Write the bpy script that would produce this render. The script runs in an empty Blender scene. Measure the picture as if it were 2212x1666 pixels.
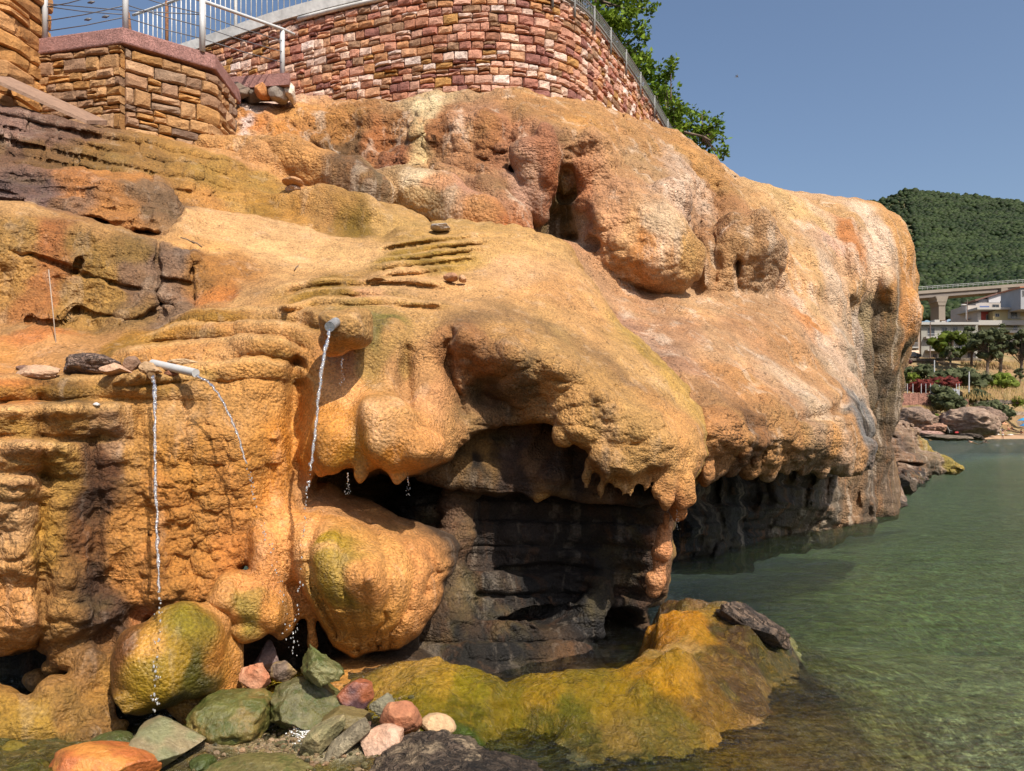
import bpy, bmesh, math, random
import numpy as np
from mathutils import Vector, Matrix, noise as mnoise, kdtree
R = math.radians
sc = bpy.context.scene
COL = sc.collection

# ---------------------------------------------------------------- camera, world, sun, exposure
F, CX, HZ, H = 1659.0, 1106.0, 929.0, 1.7      # focal length, centre, horizon (measures of the photo, 2212 wide), eye height
cam = bpy.data.cameras.new('camera'); camo = bpy.data.objects.new('camera', cam); COL.objects.link(camo)
camo.location = (0, 0, H); camo.rotation_euler = (R(90), 0, 0)
cam.sensor_width = 36; cam.lens = 36 * 0.75; cam.shift_y = (HZ - 833) / 2212.0
cam.clip_start = 0.05; cam.clip_end = 6000
sc.camera = camo
SUN = Vector((0.34, -0.55, 0.76)).normalized()
w = bpy.data.worlds.new('World'); sc.world = w; w.use_nodes = True
nt = w.node_tree; bg = nt.nodes['Background']
sky = nt.nodes.new('ShaderNodeTexSky'); sky.sky_type = 'NISHITA'; sky.sun_disc = False
sky.sun_elevation = math.asin(SUN.z); sky.sun_rotation = math.atan2(SUN.x, SUN.y)
sky.air_density = 1.0; sky.dust_density = 2.6; sky.ozone_density = 2.0; sky.altitude = 0
nt.links.new(sky.outputs[0], bg.inputs[0]); bg.inputs[1].default_value = 0.085
sl = bpy.data.lights.new('sun', 'SUN'); sl.energy = 3.6; sl.angle = R(0.5); sl.color = (1.0, 0.93, 0.82)
so = bpy.data.objects.new('sun', sl); COL.objects.link(so)
so.rotation_euler = SUN.to_track_quat('Z', 'Y').to_euler()
sc.view_settings.view_transform = 'Standard'; sc.view_settings.look = 'None'
sc.view_settings.exposure = 0.75; sc.view_settings.gamma = 1.0
sc.render.engine = 'CYCLES'
try:
    sc.cycles.max_bounces = 7; sc.cycles.diffuse_bounces = 3; sc.cycles.transparent_max_bounces = 12
    sc.cycles.caustics_refractive = False; sc.cycles.caustics_reflective = False
except Exception: pass

def at(u, v, Y):                                  # a point of the photo at distance Y (metres)
    return Vector(((u - CX) / F * Y, Y, H - (v - HZ) / F * Y))

# ---------------------------------------------------------------- helpers
def link(o, parent=None):
    COL.objects.link(o)
    if parent is not None: o.parent = parent
    return o
def tag(o, label=None, cat=None, group=None, kind=None):
    if label: o['label'] = label
    if cat: o['category'] = cat
    if group: o['group'] = group
    if kind: o['kind'] = kind
    return o
def empty(name, loc=(0, 0, 0), rz=0.0):
    o = bpy.data.objects.new(name, None); o.location = loc; o.rotation_euler = (0, 0, rz)
    o.empty_display_size = 0.2
    return link(o)
def mesh_np(name, verts, faces, mat=None, parent=None, smooth=True):
    me = bpy.data.meshes.new(name)
    verts = np.asarray(verts, np.float32); faces = np.asarray(faces, np.int32)
    n = faces.shape[1]
    me.vertices.add(len(verts)); me.vertices.foreach_set('co', verts.ravel())
    me.loops.add(faces.size); me.loops.foreach_set('vertex_index', faces.ravel())
    me.polygons.add(len(faces)); me.polygons.foreach_set('loop_start', np.arange(0, faces.size, n, dtype=np.int32))
    try: me.polygons.foreach_set('loop_total', np.full(len(faces), n, np.int32))
    except Exception: pass
    me.polygons.foreach_set('use_smooth', np.full(len(faces), smooth, bool))
    me.update(calc_edges=True); me.validate()
    if mat: me.materials.append(mat)
    return link(bpy.data.objects.new(name, me), parent)
class MB:                                          # collects shapes, linked as one mesh
    def __init__(s): s.v = []; s.f = []; s.c = []
    def add(s, vs, fs, col=None):
        b = len(s.v); s.v += [tuple(p) for p in vs]; s.f += [tuple(i + b for i in q) for q in fs]
        s.c += [col] * len(vs)
    def box(s, c, size, rot=None, col=None, taper=1.0):
        x, y, z = size[0] / 2, size[1] / 2, size[2] / 2
        vs = [Vector((a * x * (taper if d > 0 else 1), b * y * (taper if d > 0 else 1), d * z)) for d in (-1, 1) for a, b in ((-1, -1), (1, -1), (1, 1), (-1, 1))]
        if rot is not None: vs = [rot @ p for p in vs]
        c = Vector(c)
        s.add([p + c for p in vs], [(3, 2, 1, 0), (4, 5, 6, 7), (0, 1, 5, 4), (1, 2, 6, 5), (2, 3, 7, 6), (3, 0, 4, 7)], col)
    def tube(s, pts, rads, n=8, col=None, caps=True):
        pts = [Vector(p) for p in pts]
        if not hasattr(rads, '__len__'): rads = [rads] * len(pts)
        vs = []; up = None
        for i, p in enumerate(pts):
            t = (pts[min(i + 1, len(pts) - 1)] - pts[max(i - 1, 0)]).normalized()
            if up is None: up = Vector((0, 0, 1)) if abs(t.z) < 0.9 else Vector((1, 0, 0))
            a = t.cross(up).normalized(); b = a.cross(t).normalized(); up = b
            for k in range(n):
                q = 2 * math.pi * k / n
                vs.append(p + (a * math.cos(q) + b * math.sin(q)) * rads[i])
        fs = [(i * n + k, i * n + (k + 1) % n, (i + 1) * n + (k + 1) % n, (i + 1) * n + k) for i in range(len(pts) - 1) for k in range(n)]
        if caps: fs += [tuple(range(n - 1, -1, -1)), tuple(range((len(pts) - 1) * n, len(pts) * n))]
        s.add(vs, fs, col)
    def build(s, name, mat, parent=None, smooth=False, cname='tint'):
        me = bpy.data.meshes.new(name); me.from_pydata(s.v, [], s.f); me.update()
        if s.c and s.c[0] is not None:
            a = me.color_attributes.new(cname, 'FLOAT_COLOR', 'POINT')
            a.data.foreach_set('color', np.array([(c[0], c[1], c[2], 1.0) for c in s.c], np.float32).ravel())
        me.polygons.foreach_set('use_smooth', [smooth] * len(me.polygons))
        me.materials.append(mat)
        return link(bpy.data.objects.new(name, me), parent)

# vectorised value noise (3-D), for shapes
_rng = np.random.RandomState(7); _P = _rng.permutation(4096).astype(np.int64); _V = _rng.rand(4096).astype(np.float32) * 2 - 1
def vnoise(p):
    i = np.floor(p).astype(np.int64); f = (p - i).astype(np.float32); f = f * f * (3 - 2 * f)
    def h(a, b, c): return _V[_P[(_P[(_P[a & 4095] + b) & 4095] + c) & 4095]]
    x, y, z = i[..., 0], i[..., 1], i[..., 2]
    r = 0
    for dx in (0, 1):
        wx = f[..., 0] if dx else 1 - f[..., 0]
        for dy in (0, 1):
            wy = f[..., 1] if dy else 1 - f[..., 1]
            for dz in (0, 1):
                wz = f[..., 2] if dz else 1 - f[..., 2]
                r = r + wx * wy * wz * h(x + dx, y + dy, z + dz)
    return r
def fbm(p, o=3):
    r = 0; a = 1.0
    for k in range(o): r = r + a * vnoise(p * (2 ** k) + 17.3 * k); a *= 0.5
    return r

# ---------------------------------------------------------------- rock sculptor: signed distances on a grid that gets finer near the eye
def rbf(pts, U, V):
    p = np.array(pts, float); n = len(p)
    d = np.hypot(p[:, None, 0] - p[None, :, 0], p[:, None, 1] - p[None, :, 1])
    A = np.zeros((n + 3, n + 3)); A[:n, :n] = d + np.eye(n) * -3.0
    A[:n, n] = 1; A[:n, n + 1] = p[:, 0] / 1000; A[:n, n + 2] = p[:, 1] / 1000; A[n:, :n] = A[:n, n:].T
    b = np.zeros(n + 3); b[:n] = p[:, 2]
    wts = np.linalg.solve(A, b)
    o = wts[n] + wts[n + 1] * U / 1000 + wts[n + 2] * V / 1000
    for i in range(n): o = o + wts[i] * np.hypot(U - p[i, 0], V - p[i, 1])
    return o
def poly_sd(poly, U, V):
    P = np.array(poly, float); Q = np.roll(P, -1, 0)
    d2 = np.full(U.shape, 1e12); ins = np.zeros(U.shape, bool)
    for (x0, y0), (x1, y1) in zip(P, Q):
        ex, ey = x1 - x0, y1 - y0; wx, wy = U - x0, V - y0
        t = np.clip((wx * ex + wy * ey) / (ex * ex + ey * ey + 1e-9), 0, 1)
        d2 = np.minimum(d2, (wx - t * ex) ** 2 + (wy - t * ey) ** 2)
        c = ((y0 <= V) != (y1 <= V)) & (U < x0 + (V - y0) * ex / (ey if abs(ey) > 1e-9 else 1e-9))
        ins ^= c
    return np.where(ins, -np.sqrt(d2), np.sqrt(d2))
def smin(a, b, k):
    if k <= 0: return np.minimum(a, b)
    h = np.maximum(k - np.abs(a - b), 0) / k
    return np.minimum(a, b) - h * h * k * 0.25
class Sculpt:
    def __init__(s, u0, u1, v0, v1, y0, y1, step, dstep=None):
        s.u = np.arange(u0, u1, step, dtype=np.float32); s.v = np.arange(v0, v1, step, dtype=np.float32)
        ds = (dstep or step) / F
        s.Y = np.exp(np.arange(math.log(y0), math.log(y1), ds)).astype(np.float32)
        s.D = np.full((len(s.u), len(s.v), len(s.Y)), 9.0, np.float32)
        s.U2, s.V2 = np.meshgrid(s.u, s.v, indexing='ij'); s.step = step
    def sl(s, u0, u1, v0, v1, y0, y1):
        a = max(np.searchsorted(s.u, u0) - 1, 0), min(np.searchsorted(s.u, u1) + 1, len(s.u))
        b = max(np.searchsorted(s.v, v0) - 1, 0), min(np.searchsorted(s.v, v1) + 1, len(s.v))
        c = max(np.searchsorted(s.Y, y0) - 1, 0), min(np.searchsorted(s.Y, y1) + 1, len(s.Y))
        return slice(*a), slice(*b), slice(*c)
    def comb(s, q, d, k, sub=False):
        if sub: s.D[q] = -smin(-s.D[q], d, k)
        else: s.D[q] = smin(s.D[q], d, k)
    def slab(s, poly, depth, thick=1.5, rnd=0.3, k=0.1, bumps=(), rag=0, sub=False, rb=None, lump=0.0, ls=2.0, mod=None):
        P = np.array(poly, float); m = 60
        q0 = s.sl(P[:, 0].min() - m, P[:, 0].max() + m, P[:, 1].min() - m, P[:, 1].max() + m, 0, 99)
        U, V = s.U2[q0[0], q0[1]], s.V2[q0[0], q0[1]]
        Ur, Vr = U, V
        if rag:
            n1 = np.stack([U / 38., V / 38., U * 0 + 3.1], -1); Ur = U + rag * fbm(n1); Vr = V + rag * fbm(n1 + 31.7)
        d2 = poly_sd(poly, Ur, Vr)
        Fr = rbf(depth, U, V) if hasattr(depth, '__len__') else np.full(U.shape, float(depth))
        for (bu, bv, ru, rv, amp) in bumps: Fr = Fr - amp * np.exp(-((U - bu) / ru) ** 2 - ((V - bv) / rv) ** 2)
        if lump:
            n1 = np.stack([U / 1659 * Fr * ls, Fr * ls * 0.5, V / 1659 * Fr * ls], -1); Fr = Fr - lump * fbm(n1)
        if mod: Fr = mod(U, V, Fr)
        fin = Fr[d2 < 20] if (d2 < 20).any() else Fr
        q = s.sl(P[:, 0].min() - m, P[:, 0].max() + m, P[:, 1].min() - m, P[:, 1].max() + m, fin.min() - 0.5, fin.max() + thick + 0.5)
        Y = s.Y[q[2]][None, None, :]
        gu, gv = np.gradient(Fr, s.step)
        g = 1 / np.sqrt(1 + np.clip((gu ** 2 + gv ** 2) * (F / Fr) ** 2, 0, 8))
        a = (d2[:, :, None].astype(np.float32) * Y / F)
        b = ((Fr[:, :, None] - Y) * g[:, :, None]).astype(np.float32)
        r = rnd
        d = np.minimum(-r, np.maximum(a, b)) + np.sqrt(np.maximum(r + a, 0) ** 2 + np.maximum(r + b, 0) ** 2)
        if thick < 50:
            c = (Y - (Fr + thick)[:, :, None]).astype(np.float32); r = rb or 0.15
            d = np.minimum(-r, np.maximum(d, c)) + np.sqrt(np.maximum(r + d, 0) ** 2 + np.maximum(r + c, 0) ** 2)
        s.comb(q, d.astype(np.float32), k, sub)
        return s
    def grid(s, q):
        Y = s.Y[q[2]][None, None, :]
        X = (s.u[q[0]][:, None, None] - CX) / F * Y; Z = H - (s.v[q[1]][None, :, None] - HZ) / F * Y
        return X, Y, Z
    def ell(s, u, v, Y, ru, rv, ry, roll=0.0, k=0.08, sub=False, yaw=0.0):
        c = at(u, v, Y); a, b = ru * Y / F, rv * Y / F; m = max(ru, rv) * 1.5 + 40; r = max(a, b, ry) * 1.4 + 0.3
        q = s.sl(u - m, u + m, v - m, v + m, Y - r, Y + r); X, Yg, Z = s.grid(q)
        x, y, z = X - c.x, Yg - c.y, Z - c.z
        cr, sr = math.cos(roll), math.sin(roll)
        x, z = x * cr + z * sr, -x * sr + z * cr
        x, y, z = x / a, y / ry, z / b; w1, w2, w3 = [(u * 7.3 + v * 3.1 + q_ * 2.1) % 6.28 for q_ in (0, 1, 2)]; wa_ = .10
        x, y, z = x + wa_ * np.sin(2.6 * z + w1) + .05 * np.sin(5.3 * y + w2), y + wa_ * np.sin(2.9 * x + w3) + .05 * np.sin(4.7 * z + w1), z + wa_ * np.sin(2.4 * x + w2) + .05 * np.sin(5.1 * x + w3)
        l = np.sqrt(x * x + y * y + z * z); g = np.sqrt((x / a) ** 2 + (y / ry) ** 2 + (z / b) ** 2)
        d = l * (l - 1) / np.maximum(g, 1e-4)
        s.comb(q, d.astype(np.float32), k, sub); return s
    def tube(s, pts, k=0.06, sub=False, flat=1.0):
        for p0, p1 in zip(pts[:-1], pts[1:]):
            A, B = at(*p0[:3]), at(*p1[:3]); r0, r1 = p0[3], p1[3]
            rp = max(r0, r1) * F / min(p0[2], p1[2]) + 40
            q = s.sl(min(p0[0], p1[0]) - rp, max(p0[0], p1[0]) + rp, min(p0[1], p1[1]) - rp, max(p0[1], p1[1]) + rp,
                     min(p0[2], p1[2]) - max(r0, r1) - 0.3, max(p0[2], p1[2]) + max(r0, r1) + 0.3)
            X, Y, Z = s.grid(q); e = B - A; L = e.dot(e) + 1e-9
            x, y, z = X - A.x, Y - A.y, Z - A.z
            t = np.clip((x * e.x + y * e.y + z * e.z) / L, 0, 1)
            d = np.sqrt((x - t * e.x) ** 2 + (y - t * e.y) ** 2 + ((z - t * e.z) / flat) ** 2) - (r0 + (r1 - r0) * t)
            s.comb(q, (d * min(flat, 1)).astype(np.float32), k, sub)
        return s
    def block(s, u, v, Y, su, sv, sy, roll=0.0, rnd=0.05, k=0.02, sub=False, tilt=0.0):
        c = at(u, v, Y); a, b = su * Y / F, sv * Y / F; m = max(su, sv) * 1.3 + 30; r = sy + 0.3
        q = s.sl(u - m, u + m, v - m, v + m, Y - r, Y + r); X, Yg, Z = s.grid(q)
        x, y, z = X - c.x, Yg - c.y, Z - c.z
        y = y - x * tilt
        cr, sr = math.cos(roll), math.sin(roll); x, z = x * cr + z * sr, -x * sr + z * cr
        qx, qy, qz = np.abs(x) - a + rnd, np.abs(y) - sy + rnd, np.abs(z) - b + rnd
        d = np.sqrt(np.maximum(qx, 0) ** 2 + np.maximum(qy, 0) ** 2 + np.maximum(qz, 0) ** 2) + np.minimum(np.maximum(qx, np.maximum(qy, qz)), 0) - rnd
        s.comb(q, d.astype(np.float32), k, sub); return s
    def on(s, u, v, back=0.0):                     # distance of the surface along the sight line
        i = min(max(int(round((u - s.u[0]) / s.step)), 1), len(s.u) - 2); j = min(max(int(round((v - s.v[0]) / s.step)), 1), len(s.v) - 2)
        w_ = np.nonzero(s.D[i, j, 1:-1] < 0)[0]; return (float(s.Y[w_[0] + 1]) if len(w_) else 8.0) + back
    def trail(s, pts, r, k=.03, back=0.0, sub=False, flat=1.0, n=5):   # a tube laid along the surface
        P = []
        for (a, b) in zip(pts[:-1], pts[1:]):
            for q in range(n): t = q / n; P.append((a[0] + (b[0] - a[0]) * t, a[1] + (b[1] - a[1]) * t))
        P.append(pts[-1]); m = len(P) - 1; ys = [s.on(*p) for p in P]
        ys = [sorted(ys[max(i - 2, 0):i + 3])[len(ys[max(i - 2, 0):i + 3]) // 2] for i in range(m + 1)]
        s.tube([(p[0], p[1], ys[i] + back, r * (.35 + .65 * min(1, 4 * min(i, m - i) / m))) for i, p in enumerate(P)], k=k, sub=sub, flat=flat)
    def mesh(s, name, mat, parent=None):
        D = s.D; D[0] = D[-1] = 1; D[:, 0] = D[:, -1] = 1; D[:, :, 0] = D[:, :, -1] = 1
        S = D < 0; nx, ny, nz = S.shape
        cnt = np.zeros((nx - 1, ny - 1, nz - 1), np.int8)
        for a in (0, 1):
            for b in (0, 1):
                for c in (0, 1): cnt += S[a:nx - 1 + a, b:ny - 1 + b, c:nz - 1 + c]
        I, J, K = np.nonzero((cnt > 0) & (cnt < 8)); n = len(I)
        idx = np.full(cnt.shape, -1, np.int32); idx[I, J, K] = np.arange(n)
        acc = np.zeros((n, 3)); m = np.zeros(n)
        cor = [(a, b, c) for a in (0, 1) for b in (0, 1) for c in (0, 1)]
        val = {c: D[I + c[0], J + c[1], K + c[2]].astype(np.float64) for c in cor}
        for c0 in cor:
            for ax in range(3):
                if c0[ax]: continue
                c1 = list(c0); c1[ax] = 1; c1 = tuple(c1)
                a, b = val[c0], val[c1]; x = (a < 0) != (b < 0)
                t = np.where(x, a / np.where(x, a - b, 1), 0)
                for k in range(3): acc[:, k] += np.where(x, c0[k] + (t if k == ax else 0), 0)
                m += x
        acc /= m[:, None]
        u = s.u[0] + (I + acc[:, 0]) * s.step; v = s.v[0] + (J + acc[:, 1]) * s.step
        ly = math.log(s.Y[1] / s.Y[0]); Y = s.Y[0] * np.exp((K + acc[:, 2]) * ly)
        co = np.stack([(u - CX) / F * Y, Y, H - (v - HZ) / F * Y], 1)
        faces = []
        for ax in range(3):
            sl0 = [slice(1, -1)] * 3; sl0[ax] = slice(0, -1); sl1 = list(sl0); sl1[ax] = slice(1, None)
            a, b = S[tuple(sl0)], S[tuple(sl1)]
            for flip, mask in ((False, a & ~b), (True, ~a & b)):
                P = np.stack(np.nonzero(mask), 1)
                for k in range(3):
                    if k != ax: P[:, k] += 1
                o1, o2 = [k for k in range(3) if k != ax]
                if ax == 1: o1, o2 = o2, o1
                def at_(d1, d2):
                    Q = P.copy(); Q[:, o1] -= d1; Q[:, o2] -= d2; return idx[Q[:, 0], Q[:, 1], Q[:, 2]]
                q = [at_(1, 1), at_(0, 1), at_(0, 0), at_(1, 0)]
                if flip: q = q[::-1]
                faces.append(np.stack(q, 1))
        faces = np.concatenate(faces); faces = faces[:, ::1]
        # the grid is mirrored (v runs down), so turn the faces round
        faces = faces[:, ::-1]
        return co, faces
# ---------------------------------------------------------------- materials
def newmat(name):
    m = bpy.data.materials.new(name); m.use_nodes = True
    return m, m.node_tree, m.node_tree.nodes['Principled BSDF']
def nd(t, typ, **kw):
    n = t.nodes.new(typ)
    for k, v in kw.items():
        if k.startswith('i_'):
            key = k[2:]; key = int(key) if key.isdigit() else key.replace('_', ' ')
            n.inputs[key].default_value = v
        else: setattr(n, k, v)
    return n
def math_(t, op, a, b=None, clamp=False):
    n = t.nodes.new('ShaderNodeMath'); n.operation = op; n.use_clamp = clamp
    for i, x in enumerate((a, b)):
        if x is None: continue
        if isinstance(x, (int, float)): n.inputs[i].default_value = x
        else: t.links.new(x, n.inputs[i])
    return n.outputs[0]
def mixc(t, fac, a, b, mode='MIX'):
    n = t.nodes.new('ShaderNodeMix'); n.data_type = 'RGBA'; n.blend_type = mode
    for s, x in ((n.inputs[0], fac), (n.inputs[6], a), (n.inputs[7], b)):
        if isinstance(x, (int, float)): s.default_value = x
        elif isinstance(x, (tuple, list)): s.default_value = (*x[:3], 1)
        else: t.links.new(x, s)
    return n.outputs[2]
def ramp(t, x, pts):
    n = t.nodes.new('ShaderNodeValToRGB'); e = n.color_ramp.elements
    while len(e) < len(pts): e.new(0.5)
    for k, (p, c) in enumerate(pts):
        e[k].position = p; e[k].color = (c, c, c, 1) if isinstance(c, (int, float)) else (*c, 1)
    t.links.new(x, n.inputs[0]); return n.outputs[0]
def coords(t, scale=(1, 1, 1)):
    g = nd(t, 'ShaderNodeNewGeometry'); m = nd(t, 'ShaderNodeMapping'); m.inputs['Scale'].default_value = scale
    t.links.new(g.outputs['Position'], m.inputs[0]); return m.outputs[0]
def noise(t, vec, scale, detail=4, rough=.55, dist=0.0):
    n = nd(t, 'ShaderNodeTexNoise'); n.inputs['Scale'].default_value = scale; n.inputs['Detail'].default_value = detail
    n.inputs['Roughness'].default_value = rough; n.inputs['Distortion'].default_value = dist
    t.links.new(vec, n.inputs['Vector']); return n.outputs[0]
def voro(t, vec, scale, feat='F1', sm=None, out=0):
    n = nd(t, 'ShaderNodeTexVoronoi'); n.feature = feat; n.inputs['Scale'].default_value = scale
    if sm is not None and 'Smoothness' in n.inputs: n.inputs['Smoothness'].default_value = sm
    t.links.new(vec, n.inputs['Vector']); return n.outputs[out]
def bump(t, h, dist, strength=1.0, nrm=None):
    b = nd(t, 'ShaderNodeBump'); b.inputs['Distance'].default_value = dist; b.inputs['Strength'].default_value = strength
    t.links.new(h, b.inputs['Height'])
    if nrm is not None: t.links.new(nrm, b.inputs['Normal'])
    return b.outputs[0]

def travertine(name, grain=1.0, streaky=1.0):
    m, t, b = newmat(name)
    tint = nd(t, 'ShaderNodeAttribute', attribute_name='tint').outputs[0]
    srf = nd(t, 'ShaderNodeAttribute', attribute_name='surf'); sep = nd(t, 'ShaderNodeSeparateColor'); t.links.new(srf.outputs[0], sep.inputs[0])
    bulb, wet, dark = sep.outputs[0], sep.outputs[1], sep.outputs[2]
    P = coords(t); PV = coords(t, (1, 1, .16)); PH = coords(t, (.35, .35, 1))
    n1 = noise(t, P, 1.7, 5, .6, .5); n2 = noise(t, PV, 5.5, 4, .6, .6); n3 = noise(t, P, 9, 5, .6); n4 = noise(t, P, 60, 3, .6)
    # iron, white lime and algae stains running down the rock
    c = mixc(t, ramp(t, n2, [(.52, 0), (.66, .55 * streaky)]), tint, mixc(t, .5, tint, (.46, .19, .06), 'MIX'))
    c = mixc(t, ramp(t, noise(t, coords(t, (1, 1, .12)), 6.3 / grain, 5, .65, .4), [(.55, 0), (.66, .62 * streaky)]), c, mixc(t, .62, tint, (.74, .60, .46)))
    c = mixc(t, ramp(t, n1, [(.54, 0), (.70, .35)]), c, mixc(t, .5, tint, (.34, .25, .08)))
    hs = nd(t, 'ShaderNodeHueSaturation'); hs.inputs['Saturation'].default_value = 1.0
    t.links.new(ramp(t, n3, [(.25, .72), (.5, 1.0), (.78, 1.25)]), hs.inputs['Value']); t.links.new(c, hs.inputs['Color']); c = hs.outputs[0]
    hs = nd(t, 'ShaderNodeHueSaturation')
    t.links.new(ramp(t, n4, [(.3, .62), (.7, 1.36)]), hs.inputs['Value']); t.links.new(c, hs.inputs['Color']); c = hs.outputs[0]
    t.links.new(c, b.inputs['Base Color'])
    # heights: little rimstone ripples, warts, pits
    rip = nd(t, 'ShaderNodeTexWave', wave_type='BANDS', bands_direction='Z', wave_profile='SIN'); rip.inputs['Scale'].default_value = 17 / grain
    rip.inputs['Distortion'].default_value = 9; rip.inputs['Detail'].default_value = 3; rip.inputs['Detail Scale'].default_value = 2.2
    t.links.new(P, rip.inputs['Vector'])
    w1 = math_(t, 'SUBTRACT', 1.0, voro(t, P, 17 / grain, 'SMOOTH_F1', .4)); w2 = math_(t, 'SUBTRACT', 1.0, voro(t, P, 48 / grain, 'F1'))
    h = math_(t, 'ADD', math_(t, 'MULTIPLY', math_(t, 'MULTIPLY', w1, .8), bulb), math_(t, 'MULTIPLY', w2, .55))
    h = math_(t, 'ADD', h, math_(t, 'MULTIPLY', rip.outputs[1], math_(t, 'MULTIPLY', math_(t, 'MULTIPLY', ramp(t, noise(t, P, 1.3, 3, .5), [(.45, 0), (.6, 1)]), .16), math_(t, 'SUBTRACT', 1.15, dark))))
    h = math_(t, 'ADD', h, math_(t, 'MULTIPLY', math_(t, 'MULTIPLY', noise(t, P, 26 / grain, 8, .72), 1.5), ramp(t, noise(t, P, 2.3, 3, .5), [(.38, .45), (.62, 1.1)])))
    hs_ = noise(t, PH, 9, 5, .65, .3)
    h = math_(t, 'ADD', h, math_(t, 'MULTIPLY', hs_, math_(t, 'MULTIPLY', dark, 2.2)))
    crk = nd(t, 'ShaderNodeTexNoise'); crk.inputs['Scale'].default_value = 5 / grain; crk.inputs['Detail'].default_value = 5; t.links.new(P, crk.inputs['Vector'])
    va = nd(t, 'ShaderNodeVectorMath'); va.operation = 'MULTIPLY_ADD'; va.inputs[1].default_value = (.35, .35, .2); t.links.new(crk.outputs[1], va.inputs[0]); t.links.new(P, va.inputs[2])
    ck = math_(t, 'MULTIPLY', ramp(t, voro(t, va.outputs[0], 3.2 / grain, 'DISTANCE_TO_EDGE'), [(0, 1), (.018, 0)]), ramp(t, noise(t, P, 1.1, 3), [(.5, 0), (.6, 1)]))
    pit = math_(t, 'MULTIPLY', ramp(t, noise(t, P, 36 / grain, 3, .6), [(.30, 1), (.38, 0)]), ramp(t, noise(t, P, 3., 3), [(.42, 0), (.58, 1)]))
    h = math_(t, 'SUBTRACT', h, math_(t, 'ADD', math_(t, 'MULTIPLY', ck, .35), math_(t, 'MULTIPLY', pit, .8)))
    h = math_(t, 'MULTIPLY', h, math_(t, 'SUBTRACT', 1.0, math_(t, 'MULTIPLY', wet, .75)))
    t.links.new(bump(t, h, .026 * grain, 1.0), b.inputs['Normal'])
    t.links.new(math_(t, 'SUBTRACT', .88, math_(t, 'MULTIPLY', wet, .95), True), b.inputs['Roughness'])
    b.inputs['Specular IOR Level'].default_value = .4
    return m
def vcmat(name, scale=20., dist=.012, rough=.85, var=.35, attr='tint', streak=0.0, pits=0.0):
    m, t, b = newmat(name)
    tint = nd(t, 'ShaderNodeAttribute', attribute_name=attr).outputs[0]; P = coords(t)
    n1 = noise(t, P, scale * .35, 5, .6); n2 = noise(t, P, scale * 1.6, 5, .65)
    hs = nd(t, 'ShaderNodeHueSaturation'); t.links.new(ramp(t, n1, [(.25, 1 - var), (.5, 1.), (.78, 1 + var)]), hs.inputs['Value']); t.links.new(tint, hs.inputs['Color'])
    hs2 = nd(t, 'ShaderNodeHueSaturation'); t.links.new(ramp(t, n2, [(.3, 1 - var * .8), (.7, 1 + var * .7)]), hs2.inputs['Value']); t.links.new(hs.outputs[0], hs2.inputs['Color'])
    c = hs2.outputs[0]
    if streak: c = mixc(t, ramp(t, noise(t, P, scale * .6, 5, .7, 1.), [(.5, 0), (.62, streak)]), c, (.045, .07, .012))
    t.links.new(c, b.inputs['Base Color'])
    h = math_(t, 'ADD', n2, math_(t, 'MULTIPLY', n1, 1.2))
    if pits: h = math_(t, 'SUBTRACT', h, math_(t, 'MULTIPLY', ramp(t, noise(t, P, scale, 4, .7, 1.5), [(.40, 1.), (.52, 0)]), pits))
    t.links.new(bump(t, h, dist), b.inputs['Normal']); b.inputs['Roughness'].default_value = rough
    return m
def plain(name, col, rough=.7, var=.15, scale=8., dist=.004, metal=0.0):
    m, t, b = newmat(name); P = coords(t); n1 = noise(t, P, scale, 4, .6)
    hs = nd(t, 'ShaderNodeHueSaturation'); hs.inputs['Color'].default_value = (*col, 1)
    t.links.new(ramp(t, n1, [(.3, 1 - var), (.7, 1 + var)]), hs.inputs['Value']); t.links.new(hs.outputs[0], b.inputs['Base Color'])
    b.inputs['Roughness'].default_value = rough; b.inputs['Metallic'].default_value = metal
    if dist: t.links.new(bump(t, noise(t, P, scale * 4, 4), dist), b.inputs['Normal'])
    return m
# ---------------------------------------------------------------- the travertine rock
rs = random.Random(3)
Q = 1.0                                             # grid coarseness
def hit(S, u, v):
    i = int(round((u - S.u[0]) / S.step)); j = int(round((v - S.v[0]) / S.step))
    i = min(max(i, 1), len(S.u) - 2); j = min(max(j, 1), len(S.v) - 2)
    w_ = np.nonzero(S.D[i, j, 1:-1] < 0)[0]
    return float(S.Y[w_[0] + 1]) if len(w_) else None
def lin(c): return tuple(((x / 255.) / 12.92 if x / 255. <= 0.04045 else ((x / 255. + 0.055) / 1.055) ** 2.4) for x in c)
def paint(S, co, anchors, warp=0.13, p=2.6, gain=0.78, zs=.6, sat=.95, low=0):
    A = []; C = []
    for a in anchors:
        u, v, c = a[0], a[1], a[2]; Y = a[3] if len(a) > 3 and a[3] else hit(S, u, v)
        if Y is None: continue
        A.append(at(u, v, Y)); l = lin(c); m_ = .3 * l[0] + .55 * l[1] + .15 * l[2]; lo = 1 + .16 * min(max((v - 780) / 80., 0), 1) * (low or 0); C.append([max((m_ + (x - m_) * sat * 1.0) * gain * lo * hk, .003) for x, hk in zip(l, (1.0, .965, 1.02) if low else (1.0, 1.0, 1.0))])
    A = np.array(A); C = np.array(C); out = np.zeros((len(co), 3)); ws = 0
    wp = np.stack([fbm(co * 2.3 + o, 3) for o in (0., 40., 80.)], 1) * warp
    q = (co + wp).astype(np.float32); s_ = np.array([1, 1, zs])
    for a0 in range(0, len(co), 40000):
        d2 = (((q[a0:a0 + 40000, None, :] - A[None]) * s_) ** 2).sum(-1) / (A[None, :, 1] ** 2)
        wt = 1 / (d2 + 2e-5) ** p
        out[a0:a0 + 40000] = (wt @ C) / wt.sum(1)[:, None]
    return out

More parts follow.
